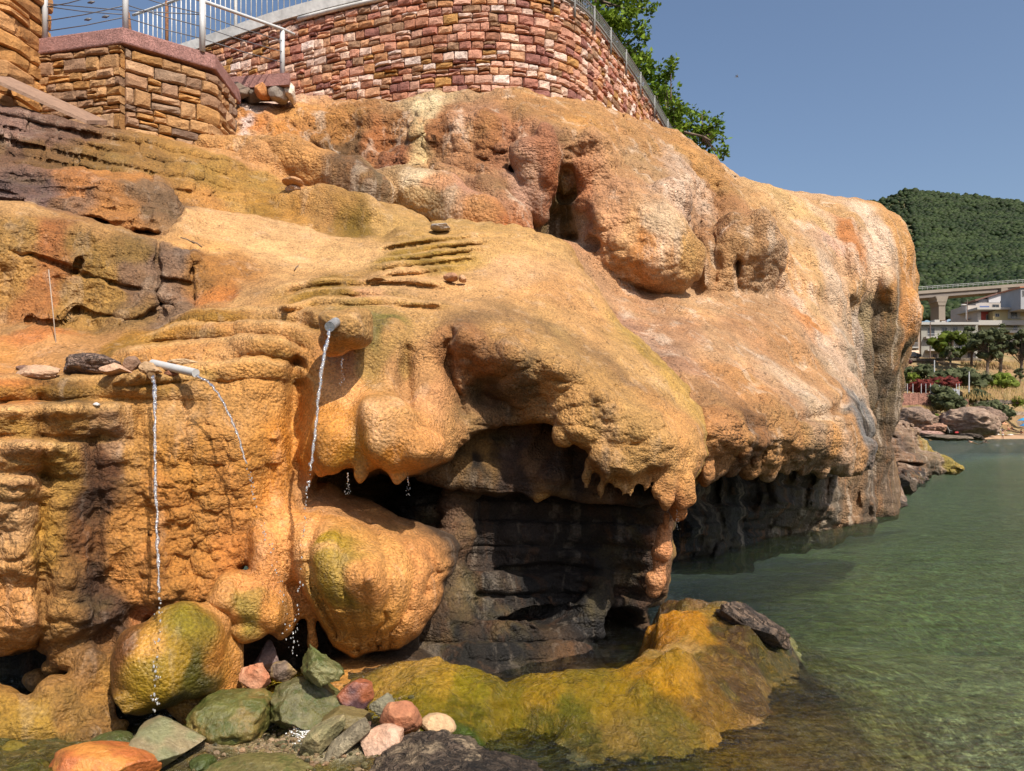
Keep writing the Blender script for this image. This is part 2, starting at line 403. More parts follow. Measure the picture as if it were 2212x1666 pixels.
# near rock: terraces on the left, the mound, its cave and the hanging lobes
def seg_d(U, V, pts):
    d2 = np.full(U.shape, 1e9)
    for (x0, y0), (x1, y1) in zip(pts[:-1], pts[1:]):
        ex, ey = x1 - x0, y1 - y0; t = np.clip(((U - x0) * ex + (V - y0) * ey) / (ex * ex + ey * ey), 0, 1); d2 = np.minimum(d2, (U - x0 - t * ex) ** 2 + (V - y0 - t * ey) ** 2)
    return np.sqrt(d2)
def groove(U, V, Fr, pts, dep, w_):
    wob = 5 * vnoise(np.stack([U / 22., V / 22., U * 0 + 5], -1)); return Fr + dep * np.exp(-((seg_d(U + wob, V + wob, pts)) / w_) ** 2)
def steps(U, V, Fr, rims, A, end):
    """rounded rims standing one above the other; rims run top to bottom, each ((u, v), ...)"""
    wob = 4 * vnoise(np.stack([U / 60., V / 200., U * 0 + 9], -1)); L = [np.interp(U, [p[0] for p in r], [p[1] for p in r]) + wob for r in rims] + [np.interp(U, [p[0] for p in rims[-1]], [p[1] for p in rims[-1]]) + end + wob]
    G = np.clip(np.gradient(Fr, axis=1) / abs(float(V[0, 1] - V[0, 0])), -.03, 0)
    for k, r in enumerate(rims):
        a0, a1 = r[0][0], r[-1][0]; t = (V - L[k]) / np.maximum(L[k + 1] - L[k], 6); m = np.clip((U - a0) / 45, 0, 1) * np.clip((a1 - U) / 45, 0, 1) * (.75 + .35 * vnoise(np.stack([U / 70., V * 0 + k, U * 0], -1)))
        pr = np.where((t > 0) & (t < 1), np.sin(np.pi * np.clip(t / .86, 0, 1) ** .62) ** .55, 0); inb = (t > 0) & (t < 1); Fr = Fr + np.where(inb, G * (L[k + 1] - V) * .58, 0) * np.clip(m, 0, 1) - A[k % len(A)] * pr * m
    return Fr
def scales(U, V, Fr, su, sv, A, mask):
    q = np.stack([U / su + .5 * np.floor(V / sv), V / sv, U * 0], -1).reshape(-1, 3); q[:, 2] = .5
    d = cell(q).reshape(U.shape); return Fr - A * mask * (1 - np.clip(d, 0, 1.2) ** 2)
def cell(p, seed=0):                                 # distance to the nearest of a set of scattered points
    i = np.floor(p).astype(np.int64); best = np.full(len(p), 9., np.float32)
    for dx in (-1, 0, 1):
        for dy in (-1, 0, 1):
            for dz in (-1, 0, 1):
                c = i + np.array([dx, dy, dz]); h = _P[(_P[(_P[(c[:, 0] + seed) & 4095] + c[:, 1]) & 4095] + c[:, 2]) & 4095]
                f = np.stack([_V[h], _V[(h + 811) & 4095], _V[(h + 1777) & 4095]], 1) * .5 + .5
                d = ((c + f - p) ** 2).sum(1); best = np.minimum(best, d.astype(np.float32))
    return np.sqrt(best)
def box01(U, V, u0, u1, v0, v1, e=25.): return np.clip((U - u0) / e, 0, 1) * np.clip((u1 - U) / e, 0, 1) * np.clip((V - v0) / e, 0, 1) * np.clip((v1 - V) / e, 0, 1)
def courses(U, V, Fr, v0, slope, h, n, wd, A, u_end, seed=1):
    """rough masonry rows, half grown over: every stone stands out by its own amount"""
    wob = 3 * fbm(np.stack([U / 40., V / 40., U * 0 + 2], -1), 2); W = V - slope * U - v0 + wob; r = np.floor(W / h); fr_ = W / h - r
    x = U / wd + vnoise(np.stack([r * 3.3, U / 90., r * 0], -1)) * .6 + r * .47; c = np.floor(x); fx = x - c
    off = _V[_P[(_P[(c.astype(int) + 77) & 4095] + r.astype(int) + seed) & 4095]]
    e1 = np.minimum(fx, 1 - fx) * wd; e2 = np.minimum(fr_, 1 - fr_) * h; pil = np.clip(np.minimum(e1, e2) / 5.5, 0, 1) ** .5
    m = ((r >= 0) & (r < n)) * np.clip((u_end - U) / (u_end * .55), 0, 1) ** .6; return Fr - m * (A * pil + A * .5 * off * pil)
N = Sculpt(-160, 1600, 215, 1640, 3.7, 10.2, 3.5 * Q, 5.5 * Q)
N0 = [(-170, 200), (0, 235), (100, 252), (190, 275), (340, 305), (450, 330), (560, 355), (640, 400), (760, 415), (860, 450), (930, 485), (1060, 490), (1060, 580), (800, 620), (-170, 620)]
def mod0(U, V, Fr):
    Fr = courses(U, V, Fr, 222, .225, 25.5, 6, 92, .11, 640)
    m = box01(U, V, 380, 900, 350, 540); return scales(U, V, Fr, 42, 26, .07, m)
N.slab(N0, [(-150, 220, 8.3), (0, 240, 8.5), (0, 330, 8.1), (0, 430, 7.4), (200, 275, 8.8), (200, 370, 8.2), (200, 470, 7.6), (400, 315, 9.2), (400, 440, 8.2), (600, 400, 9.2),
            (600, 480, 8.4), (850, 450, 9.0), (850, 510, 8.5), (1050, 500, 8.6), (300, 400, 8.1), (300, 500, 7.5)], thick=1.5, rnd=0.06, k=0, rag=4, lump=0.06, ls=3, mod=mod0)
# strata under the courses
N.slab([(-170, 330), (0, 352), (100, 362), (200, 372), (300, 385), (380, 412), (398, 450), (385, 478), (345, 505), (290, 498), (200, 475), (130, 455), (-170, 430)],
       [(-150, 340, 7.5), (0, 352, 7.5), (0, 440, 7.0), (200, 375, 7.6), (200, 470, 7.05), (380, 420, 7.9), (340, 500, 7.2), (390, 470, 7.7)], thick=1.0, rnd=.1, k=.03, rag=7, lump=.07, ls=3.5,
       bumps=[(60, 400, 150, 9, .1), (60, 425, 150, 8, .12), (130, 380, 120, 8, .08), (260, 440, 60, 10, .1), (330, 400, 40, 30, .12), (230, 400, 50, 12, .12), (300, 470, 50, 10, .12)])
for pts in ([(-150, 386), (-20, 391), (100, 402), (210, 425), (300, 452)], [(-150, 412), (0, 412), (90, 425), (180, 450)], [(150, 388), (240, 398), (300, 420), (320, 440)], [(330, 440), (300, 475), (345, 480)], [(-150, 362), (0, 368), (120, 378)]):
    N.trail(pts, .045, k=.03, sub=True, back=-.02)
# mound behind the sand
N.tube([(625, 462, 8.9, .27), (700, 462, 8.85, .30), (780, 480, 8.85, .26), (850, 502, 8.8, .18), (900, 505, 8.7, .1)], k=0.12)
N.tube([(470, 345, 9.9, .1), (560, 365, 9.8, .25), (680, 385, 9.9, .3), (760, 400, 9.9, .25)], k=0.15)
N1 = [(-170, 420), (0, 440), (60, 448), (130, 462), (200, 480), (290, 505), (345, 512), (380, 470), (400, 450), (480, 460), (600, 480), (700, 505), (830, 520), (860, 500), (950, 487),
      (1060, 490), (1150, 505), (1220, 530), (1270, 600), (1330, 690), (1420, 775), (1490, 850), (1528, 920), (1527, 980), (1505, 1030), (1492, 1060), (1470, 1078), (1442, 1074), (1430, 1048), (1400, 1030),
      (1370, 1050), (1330, 1030), (1305, 1050), (1292, 1000), (1250, 962), (1220, 945), (1200, 915), (1150, 905), (1080, 912), (1030, 935), (990, 965), (960, 995), (920, 1010), (870, 1030),
      (820, 1010), (785, 1025), (740, 995), (700, 1010), (680, 1025), (668, 1060), (640, 1120), (600, 1130), (560, 1150), (520, 1225), (480, 1270), (445, 1305), (400, 1315), (340, 1340), (300, 1335),
      (270, 1360), (200, 1390), (120, 1425), (80, 1395), (0, 1412), (-170, 1420)]
D1 = [(-150, 860, 4.45), (0, 862, 4.5), (0, 950, 4.38), (0, 1050, 4.3), (0, 1200, 4.32), (0, 1400, 4.35), (150, 870, 4.6), (150, 950, 4.58), (150, 1100, 4.5), (150, 1250, 4.45), (150, 1400, 4.5),
      (250, 830, 4.75), (300, 812, 4.85), (300, 900, 4.78), (300, 1100, 4.72), (300, 1320, 4.7), (400, 1300, 4.75), (430, 825, 4.95), (450, 900, 4.88), (450, 1100, 4.82), (560, 850, 5.05),
      (560, 950, 5.0), (560, 1100, 4.95), (620, 790, 5.2), (620, 900, 5.15), (640, 1050, 5.12), (-150, 800, 4.9), (0, 790, 5.0), (130, 770, 5.2), (0, 710, 5.7), (200, 740, 5.6), (300, 770, 5.25),
      (430, 790, 5.12), (450, 735, 5.45), (450, 690, 5.75), (600, 735, 5.4), (620, 700, 5.6), (620, 650, 6.0), (0, 685, 5.85), (0, 560, 5.9), (0, 450, 6.0), (200, 705, 5.95), (200, 600, 6.05), (200, 490, 6.15),
      (350, 690, 6.05), (350, 600, 6.2), (350, 520, 6.35), (420, 660, 6.2), (420, 560, 6.4), (500, 640, 6.3), (500, 590, 6.5), (400, 500, 7.0), (450, 470, 7.6), (600, 500, 7.8), (600, 560, 7.0),
      (700, 520, 7.8), (700, 580, 6.9), (550, 620, 6.45), (640, 630, 6.45), (800, 540, 7.5), (800, 640, 6.2), (850, 600, 6.7), (950, 500, 8.0), (950, 600, 6.85), (1060, 500, 8.0), (1060, 600, 6.9),
      (1150, 520, 8.0), (700, 680, 5.6), (760, 690, 5.4), (850, 690, 5.55), (1000, 670, 6.0), (1100, 650, 6.45), (1200, 600, 7.35), (1230, 680, 6.75), (1300, 730, 6.7), (1400, 800, 6.6), (1480, 860, 6.55),
      (690, 800, 5.22), (690, 900, 5.12), (700, 1000, 5.05), (800, 800, 5.4), (800, 900, 5.05), (800, 1000, 5.0), (890, 760, 5.5), (900, 850, 5.35), (900, 950, 5.15), (950, 900, 5.45), (1000, 700, 5.6),
      (980, 790, 5.65), (1050, 850, 5.95), (1100, 890, 5.85), (1090, 750, 5.5), (1200, 780, 5.55), (1200, 890, 5.6), (1300, 850, 5.6), (1300, 960, 5.5), (1400, 900, 5.6), (1400, 1000, 5.55), (1500, 950, 5.85), (1470, 1050, 5.7)]
RIMS1 = [[(560, 636), (630, 610), (720, 600), (900, 596), (1000, 606)], [(600, 650), (660, 628), (760, 618), (880, 616), (960, 628)], [(600, 668), (680, 646), (800, 640), (900, 645), (980, 650)]]
RIMS2 = [[(800, 528), (900, 512), (1000, 504), (1075, 500)], [(810, 545), (900, 528), (1000, 520), (1070, 516)], [(800, 560), (900, 545), (1000, 537), (1060, 532)], [(790, 578), (880, 562), (980, 553), (1050, 548)], [(780, 594), (880, 578), (960, 570), (1030, 566)]]
RIMS3 = [[(340, 706), (420, 678), (540, 664), (660, 664), (720, 684)], [(290, 732), (380, 706), (520, 696), (640, 700), (690, 716)], [(235, 764), (330, 742), (480, 732), (610, 736), (670, 760)], [(240, 800), (420, 782), (560, 778), (650, 790), (690, 830)]]
RIMS4 = [[(-220, 806), (0, 812), (150, 812), (300, 806), (430, 810), (470, 815)], [(-220, 872), (0, 874), (120, 872), (240, 868), (300, 872)], [(-220, 950), (0, 948), (90, 950), (190, 960)], [(-220, 1024), (0, 1026), (70, 1030), (120, 1044)]]
def mod1(U, V, Fr):
    Fr = steps(U, V, Fr, RIMS1, (.13, .13, .12), 20); Fr = steps(U, V, Fr, RIMS2, (.12, .13, .12), 16); Fr = steps(U, V, Fr, RIMS3, (.09, .10, .10, .09), 46); Fr = steps(U, V, Fr, RIMS4, (.12, .13, .13, .12), 60)
    for pts in ([(20, 545), (90, 560), (165, 590), (240, 612), (300, 625)], [(165, 668), (240, 688), (300, 690), (345, 655)], [(345, 512), (340, 560), (345, 600), (340, 650), (380, 665)], [(345, 600), (412, 612)], [(412, 540), (418, 600), (420, 660)], [(260, 708), (275, 690), (330, 672)], [(60, 690), (120, 700), (165, 668)], [(170, 560), (165, 590)], [(345, 650), (350, 690)]):
        Fr = groove(U, V, Fr, pts, .085, 4.2)
    Fr = scales(U, V, Fr, 66, 50, .050, box01(U, V, -500, 640, 900, 1420, 40)); Fr = scales(U, V, Fr, 30, 22, .026, box01(U, V, -500, 640, 880, 1420, 40)); Fr = scales(U, V, Fr, 36, 24, .04, box01(U, V, -500, 440, 470, 700, 20))
    Fr = scales(U, V, Fr, 70, 46, .07, box01(U, V, 960, 1540, 740, 1060, 50)); Fr = scales(U, V, Fr, 26, 18, .03, box01(U, V, 960, 1540, 700, 1060, 50))
    for pts, d_ in (([(90, 860), (95, 1000), (88, 1200), (96, 1400)], .06), ([(205, 960), (210, 1100), (205, 1330)], .05), ([(640, 780), (636, 900), (640, 1040)], .12), ([(300, 900), (310, 1100), (300, 1300)], .02), ([(400, 880), (412, 1080), (420, 1280)], .03), ([(880, 760), (872, 830), (880, 880)], .06), ([(975, 720), (965, 790), (985, 850), (1000, 890)], .12)):
        Fr = groove(U, V, Fr, pts, d_, 12.0)
    return Fr
N.slab(N1, D1, thick=2.2, rnd=0.13, k=0.04, rag=3, lump=0.035, ls=2.4, mod=mod1,
       bumps=[(830, 900, 70, 90, .22), (730, 950, 45, 70, .12), (915, 960, 60, 50, .16), (960, 850, 50, 45, .12), (940, 905, 45, 30, .12), (1000, 720, 60, 40, .14), (1130, 760, 70, 50, .12),
              (1230, 790, 60, 40, .12), (1330, 860, 60, 60, .14), (1440, 930, 60, 50, .14), (1300, 790, 50, 40, .08), (1400, 990, 60, 40, .1), (1180, 640, 30, 30, .12), (1190, 600, 30, 25, .1), (1245, 740, 40, 25, .07),
              (645, 850, 25, 120, -.14), (880, 820, 20, 60, -.12), (1050, 850, 60, 36, -.12), (1110, 880, 50, 24, -.10), (45, 1150, 36, 220, .09), (140, 1180, 34, 220, .06), (350, 1060, 60, 190, .05), (520, 1000, 50, 160, .05), (0, 1090, 60, 50, .06), (60, 1340, 80, 50, .12), (200, 1330, 60, 40, .08), (360, 1270, 70, 40, .08),
              (40, 1210, 60, 40, .08), (330, 1200, 60, 40, .05), (100, 900, 130, 22, .04), (60, 980, 90, 30, .09)])
# the outlet lump and the hollow under it
N.ell(748, 712, 5.0, 55, 42, .30, -.1, k=0.08); N.ell(775, 700, 5.12, 40, 34, .25, .5, k=.06); N.ell(722, 745, 5.05, 28, 26, .16, 0, k=.05)
N.ell(770, 785, 5.0, 30, 28, .14, 0, k=.05, sub=True)
N.ell(835, 930, 4.98, 70, 80, .25, .1, k=.1); N.ell(900, 975, 4.98, 60, 42, .22, .3, k=.1); N.ell(720, 960, 5.02, 40, 60, .16, 0, k=.1)
# fringe of drips under the lips
for (u, v, Y, dv, r_) in ((700, 1005, 5.05, 22, .05), (785, 1012, 4.98, 26, .06), (865, 1018, 5.0, 20, .06), (1305, 1035, 5.6, 40, .035), (1335, 1030, 5.55, 25, .03), (1370, 1040, 5.55, 35, .04), (1445, 1060, 5.6, 40, .06), (1480, 1050, 5.7, 45, .07),
                           (1425, 1045, 5.6, 30, .04), (1275, 1010, 5.6, 40, .035), (730, 1000, 5.03, 12, .04), (1400, 1035, 5.58, 26, .03), (1352, 1040, 5.55, 30, .025)):
    N.tube([(u, v - 12, Y, r_ * 1.2), (u - 6, v + dv * .5, Y - .02, r_ * .7), (u - 8, v + dv, Y - .02, r_ * .3)], k=.05)
# column of stacked drips at the right end of the lip
for (u, v, Y, a, b) in ((1470, 1060, 5.75, 38, 40), (1465, 1100, 5.85, 20, 28), (1434, 1150, 5.95, 9, 20), (1432, 1185, 5.95, 13, 22), (1424, 1222, 5.98, 6, 18), (1416, 1252, 6.0, 14, 18), (1413, 1274, 6.02, 11, 12), (1440, 1122, 5.9, 6, 20)):
    N.ell(u, v, Y, a, b, a * Y / F * 1.1, 0, k=.04)
# cave walls
N.slab([(940, 890), (1320, 890), (1470, 1040), (1465, 1085), (1300, 1082), (1200, 1072), (1000, 1060), (900, 1030)], [(1000, 930, 6.05), (1000, 1050, 5.85), (1200, 930, 6.2), (1200, 1060, 6.0), (1440, 1070, 6.05), (1330, 1000, 6.1)],
       thick=1.0, rnd=.06, k=.03, rag=5, lump=.05, ls=4)
N.slab([(600, 960), (1455, 990), (1440, 1285), (1395, 1310), (1400, 1480), (560, 1500), (560, 1100)],
       [(650, 1050, 6.6), (800, 1100, 6.6), (700, 1400, 5.7), (900, 1100, 6.2), (1000, 1100, 6.25), (1000, 1250, 6.1), (1000, 1330, 5.9), (1000, 1440, 5.3), (1200, 1100, 6.5), (1200, 1250, 6.5), (1200, 1440, 5.6), (1300, 1440, 5.9), (1420, 1100, 6.3), (1420, 1270, 6.4), (1350, 1380, 6.5)],
       thick=1.2, rnd=.1, k=.03, rag=4, lump=.07, ls=3.2, mod=lambda U, V, Fr: steps(U, V, Fr, [[(820, v_ + 6), (1000, v_), (1200, v_ - 3), (1450, v_ + 8)] for v_ in (1090, 1130, 1185, 1232, 1290, 1340, 1392)], (.05, .09, .04, .10), 40))
for pts, r_ in (([(1220, 925), (1215, 970), (1195, 1030), (1160, 1075)], .075), ([(1150, 905), (1140, 960), (1120, 1010)], .05), ([(1062, 925), (1050, 960), (1030, 1000)], .06), ([(1035, 935), (1015, 975), (985, 1020)], .05), ([(1300, 960), (1290, 1010), (1270, 1060)], .05)): N.trail(pts, r_, k=.05, back=.01)
N.tube([(990, 1090, 6.15, .12), (985, 1160, 6.05, .1), (975, 1260, 5.95, .14), (970, 1330, 5.85, .2), (985, 1375, 5.85, .1)], k=.12)
N.tube([(1290, 1200, 6.5, .06), (1300, 1290, 6.35, .07), (1270, 1330, 6.25, .12), (1180, 1350, 6.15, .12)], k=.1)
N.ell(1350, 1390, 6.3, 65, 70, .7, .2, k=.05, sub=True); N.ell(1190, 1235, 6.3, 110, 14, .25, 0, k=.05, sub=True); N.ell(1150, 1330, 6.1, 120, 12, .25, .05, k=.05, sub=True); N.ell(790, 1060, 6.2, 100, 36, 1.2, 0, k=.05, sub=True)
for (u, v, Y, a, b) in ((820, 1450, 5.15, 110, 32),): N.ell(u, v, Y, a, b, .5, 0, k=.1)
# hanging lobes
def modl(U, V, Fr):
    for pts, d_, w_ in (([(700, 1110), (668, 1180), (680, 1270), (735, 1370)], .05, 9), ([(740, 1130), (735, 1220), (755, 1320), (770, 1395)], .03, 8), ([(800, 1130), (835, 1200), (840, 1290), (815, 1385)], .05, 9), ([(870, 1150), (895, 1230), (880, 1300), (840, 1380)], .05, 9), ([(780, 1200), (790, 1290), (795, 1390)], .02, 6), ([(925, 1190), (940, 1230), (915, 1280)], .05, 8)):
        Fr = groove(U, V, Fr, pts, d_, w_)
    return scales(U, V, Fr, 120, 110, .05, box01(U, V, 590, 990, 1080, 1400, 40))
LB = [(640, 1075), (668, 1050), (700, 1045), (735, 1075), (800, 1088), (860, 1118), (930, 1145), (975, 1160), (990, 1180), (978, 1222), (955, 1262), (935, 1318), (905, 1365), (860, 1396), (810, 1402), (765, 1416), (728, 1392), (690, 1345), (660, 1300), (635, 1240), (600, 1200), (565, 1140), (600, 1095)]
N.slab(LB, [(600, 1140, 4.85), (690, 1060, 5.2), (800, 1110, 5.2), (960, 1180, 5.3), (720, 1160, 4.7), (700, 1250, 4.6), (800, 1250, 4.5), (800, 1380, 4.75), (880, 1250, 4.85), (760, 1380, 4.75)], thick=.9, rnd=.22, k=.06, mod=modl,
       bumps=[(700, 1200, 50, 80, .06), (800, 1230, 60, 90, .08), (880, 1200, 30, 60, .05)], rag=2)
for i, (u, v) in enumerate(((752, 1395), (768, 1400), (785, 1396), (800, 1390), (820, 1388), (738, 1378))): N.tube([(u, v - 60, 4.82, .022), (u - 2, v - 8 + i % 3 * 9, 4.83, .006)], k=.03)
N.tube([(668, 1305, 4.95, .05), (672, 1350, 5.0, .03), (675, 1400, 5.02, .015)], k=.02)
N.ell(590, 1215, 4.9, 52, 75, .22, .1, k=.08); N.ell(545, 1300, 4.75, 74, 58, .26, .15, k=.04); N.ell(545, 1345, 4.75, 50, 30, .2, 0, k=.06); N.ell(615, 1330, 4.9, 35, 55, .15, -.3, k=.06); N.ell(585, 1150, 4.98, 40, 60, .15, -.5, k=.1)
N.tube([(448, 1352, 4.5, .12), (400, 1385, 4.38, .20), (345, 1440, 4.3, .235), (310, 1478, 4.28, .17)], k=.025); N.ell(300, 1415, 4.42, 40, 50, .15, .4, k=.1); N.ell(298, 1500, 4.22, 42, 32, .16, .3, k=.03); N.ell(425, 1440, 4.40, 44, 58, .18, .2, k=.03); N.ell(372, 1368, 4.36, 50, 30, .15, .7, k=.03); N.ell(505, 1285, 4.66, 40, 46, .2, .2, k=.03); N.ell(588, 1322, 4.70, 40, 46, .18, -.2, k=.03); N.ell(545, 1358, 4.68, 34, 22, .14, 0, k=.03); N.ell(465, 1430, 4.6, 52, 75, .25, .2, k=.06); N.ell(440, 1500, 4.6, 70, 45, .25, .4, k=.06); N.ell(290, 1400, 4.7, 45, 60, .2, .3, k=.06)
N.ell(500, 1510, 4.75, 60, 30, .3, 0, k=.06)
# lumps at the lower left, and the black hollow behind them
N.slab([(-170, 1330), (900, 1330), (900, 1560), (-170, 1560)], 5.35, thick=.6, rnd=.1, k=.02, lump=.06, ls=3)
for (u, v, Y, a, b, ro) in ((-60, 1580, 4.2, 110, 90, 0), (55, 1568, 4.25, 90, 60, .1), (130, 1520, 4.35, 60, 55, .2), (190, 1470, 4.5, 45, 75, -.3), (175, 1400, 4.6, 60, 50, .3), (235, 1480, 4.5, 22, 42, 0), (95, 1470, 4.7, 35, 22, 0), (120, 1440, 4.6, 22, 22, 0),
                            (200, 1545, 4.35, 60, 42, .2), (170, 1600, 4.2, 60, 32, .2), (30, 1640, 4.0, 42, 34, 0), (110, 1640, 4.05, 60, 26, .4), (225, 1605, 4.25, 40, 40, 0), (250, 1580, 4.3, 30, 30, 0)):
    N.ell(u, v, Y, a, b, min(a, b) * Y / F * 1.1, ro, k=.04)
# the far, paler part of the cliff
B = Sculpt(420, 2060, 165, 1240, 6.5, 19.0, 4.5 * Q, 6.5 * Q)
U1 = [(430, 222), (470, 212), (560, 222), (700, 222), (850, 210), (1000, 200), (1130, 195), (1190, 205), (1290, 228), (1340, 252), (1380, 270), (1440, 288), (1500, 315), (1540, 350), (1590, 385), (1640, 400), (1700, 415), (1760, 428),
      (1850, 432), (1900, 445), (1940, 475), (1965, 530), (1976, 600), (1972, 640), (1986, 665), (1980, 720), (1965, 750), (1950, 800), (1932, 840), (1942, 880), (1918, 930), (1930, 1000), (1942, 1060), (1940, 1120), (1860, 1130), (1850, 1000), (1700, 720), (1500, 660), (1300, 620), (1100, 560), (800, 520), (430, 400)]
DU = [(450, 222, 11.4), (450, 330, 10.6), (700, 225, 11.45), (700, 300, 11.0), (700, 380, 10.9), (1000, 205, 11.1), (1000, 300, 10.6), (1000, 390, 10.5), (1130, 200, 11.0), (1130, 300, 10.4), (1290, 235, 11.5), (1290, 300, 10.5), (1230, 480, 10.5),
      (1440, 292, 12.6), (1440, 400, 11.2), (1440, 550, 10.2), (1600, 395, 13.4), (1600, 500, 12.0), (1650, 620, 11.0), (1760, 432, 14.3), (1760, 520, 13.3), (1760, 620, 12.2), (1900, 452, 14.9), (1880, 560, 13.8), (1850, 640, 13.4),
      (1860, 690, 14.3), (1960, 600, 14.7), (1960, 690, 14.7), (1900, 780, 15.0), (1900, 900, 15.3), (1910, 1050, 15.0), (1820, 700, 13.2), (1850, 820, 13.6), (1940, 530, 14.7)]
def modb(U, V, Fr):
    m = box01(U, V, 430, 1180, 215, 470, 30); Fr = scales(U, V, Fr, 30, 34, .10, m); Fr = scales(U, V, Fr, 13, 12, .07, m); m = box01(U, V, 1150, 1720, 230, 640, 40); Fr = scales(U, V, Fr, 40, 34, .12, m); Fr = scales(U, V, Fr, 17, 14, .08, m)
    for u in (900, 935): Fr = groove(U, V, Fr, [(u, 215), (u + 4, 400)], -.06, 9)
    for i, (u, v0, v1, d_) in enumerate(((1500, 370, 620, .3), (1545, 410, 600, .25), (1700, 440, 620, .12), (1750, 450, 640, -.12), (1800, 450, 640, .12), (1840, 470, 660, -.14), (1880, 470, 650, .12), (1915, 500, 680, -.1), (1945, 520, 700, .12), (820, 230, 380, .08), (1015, 220, 380, .08), (760, 230, 380, .08), (600, 230, 330, .05), (1100, 250, 460, .15))):
        Fr = groove(U, V, Fr, [(u, v0), (u + 8, (v0 + v1) / 2), (u - 2 + (20 if u > 1600 else 0), v1)], d_, 13)
    return scales(U, V, Fr, 60, 70, .10, box01(U, V, 1680, 1990, 430, 660, 40))
B.slab(U1, DU, thick=3.5, rnd=.45, k=0, rag=3, lump=.13, ls=1.1, rb=.5, mod=modb,
       bumps=[(1240, 270, 90, 50, .3), (1180, 340, 30, 60, .25), (1330, 500, 90, 100, .55), (1430, 560, 70, 60, .5), (1600, 500, 60, 60, .4), (1620, 555, 60, 45, .5), (1540, 440, 25, 70, -.35), (1505, 560, 14, 60, -.35), (1590, 580, 8, 30, -.5),
              (1480, 380, 60, 50, .2), (1800, 520, 60, 80, .25), (1700, 500, 60, 80, .15), (1780, 640, 60, 40, .3), (1930, 620, 40, 80, .3), (820, 300, 40, 80, .1), (930, 300, 30, 80, -.1), (1040, 300, 50, 70, .12), (740, 290, 30, 60, -.1), (1090, 420, 50, 40, .3)])
# sausage shaped flows on the left
B.tube([(400, 330, 10.3, .1), (520, 335, 10.1, .24), (640, 360, 9.9, .32), (760, 400, 9.6, .34), (800, 420, 9.4, .3)], k=.1)
B.tube([(800, 400, 10.1, .26), (850, 415, 9.9, .34), (960, 440, 9.6, .36), (1050, 480, 9.2, .3), (1085, 498, 9.0, .16)], k=.06)
B.tube([(960, 400, 10.2, .2), (1040, 430, 9.9, .3), (1105, 480, 9.5, .25), (1125, 500, 9.4, .15)], k=.05)
B.tube([(1000, 370, 10.4, .2), (1090, 420, 10.1, .22), (1120, 450, 10.0, .15)], k=.06)
# big tongues
B.tube([(1330, 420, 10.55, .2), (1370, 490, 10.15, .36), (1430, 545, 9.95, .40), (1470, 572, 9.95, .30)], k=.3); B.ell(1325, 490, 10.15, 42, 80, .35, -.1, k=.3); B.ell(1440, 450, 10.45, 40, 70, .3, -.6, k=.35); B.ell(1632, 540, 11.15, 52, 62, .5, -.3, k=.3); B.ell(1570, 540, 11.05, 36, 66, .35, -.4, k=.25)
# hollow with the short broad column in it
B.ell(1212, 462, 9.9, 58, 66, 1.0, 0, k=.10, sub=True); B.ell(1228, 380, 10.0, 44, 42, .7, 0, k=.08, sub=True); B.ell(1120, 350, 10.2, 26, 16, .6, .6, k=.08, sub=True); B.ell(1235, 515, 9.9, 52, 26, 1.0, -.3, k=.08, sub=True)
B.tube([(1205, 500, 10.9, .10), (1268, 470, 10.5, .20), (1285, 500, 10.3, .22)], k=.08); B.ell(1178, 345, 10.1, 28, 78, .28, .0, k=.08); B.ell(1262, 385, 10.35, 14, 42, .2, -.2, k=.06); B.ell(1222, 400, 10.6, 16, 26, .15, 0, k=.05)
B.tube([(1140, 330, 10.0, .2), (1150, 420, 10.1, .14), (1165, 470, 10.15, .1)], k=.12); B.ell(1290, 345, 10.45, 34, 60, .25, -.2, k=.3)
B.ell(1590, 585, 10.9, 7, 26, .4, 0, k=.04, sub=True)
U2 = [(1040, 495), (1150, 505), (1280, 530), (1330, 555), (1400, 600), (1500, 610), (1590, 608), (1680, 600), (1730, 600), (1790, 650), (1830, 720), (1852, 800), (1872, 860), (1888, 900), (1888, 960), (1872, 1000), (1840, 1028), (1780, 1018),
      (1700, 998), (1620, 1003), (1560, 993), (1535, 1030), (1520, 1038), (1480, 980), (1400, 850), (1200, 700), (1050, 620)]
B.slab(U2, [(1060, 500, 8.5), (1280, 535, 9.9), (1100, 600, 7.8), (1400, 605, 10.5), (1600, 612, 11.2), (1720, 605, 11.9), (1300, 700, 8.3), (1500, 750, 8.4), (1700, 750, 9.6), (1830, 780, 10.9), (1450, 850, 7.4), (1540, 920, 7.0), (1540, 1020, 7.05),
            (1650, 900, 7.6), (1650, 990, 7.65), (1800, 900, 8.7), (1800, 1010, 8.8), (1880, 950, 9.6)], thick=3.0, rnd=.28, k=.12, rag=4, lump=.07, ls=1.6, mod=lambda U, V, Fr: scales(U, V, scales(U, V, Fr, 46, 34, .12, box01(U, V, 1480, 1900, 860, 1040, 40)), 20, 15, .06, box01(U, V, 1400, 1900, 800, 1040, 60)),
       bumps=[(1560, 930, 50, 45, .2), (1640, 960, 45, 30, .15), (1720, 940, 60, 40, .12), (1800, 960, 50, 40, .15), (1760, 850, 60, 30, .2), (1600, 800, 80, 60, .12), (1480, 700, 60, 60, .1)])
B.trail([(1700, 905), (1740, 908), (1790, 898), (1828, 880), (1835, 850)], .08, k=.05, sub=True)
for k_ in range(34):
    t = k_ / 33.; u = 1530 + 350 * t; v = 1003 + 12 * math.sin(k_ * 1.7); Y = 7.05 + 2.35 * t
    B.tube([(u, v - 30, Y + .1, .09), (u, v + rs.uniform(2, 12), Y + .12, .035)], k=.08)
B.ell(1522, 1010, 7.0, 16, 36, .12, 0, k=.05)
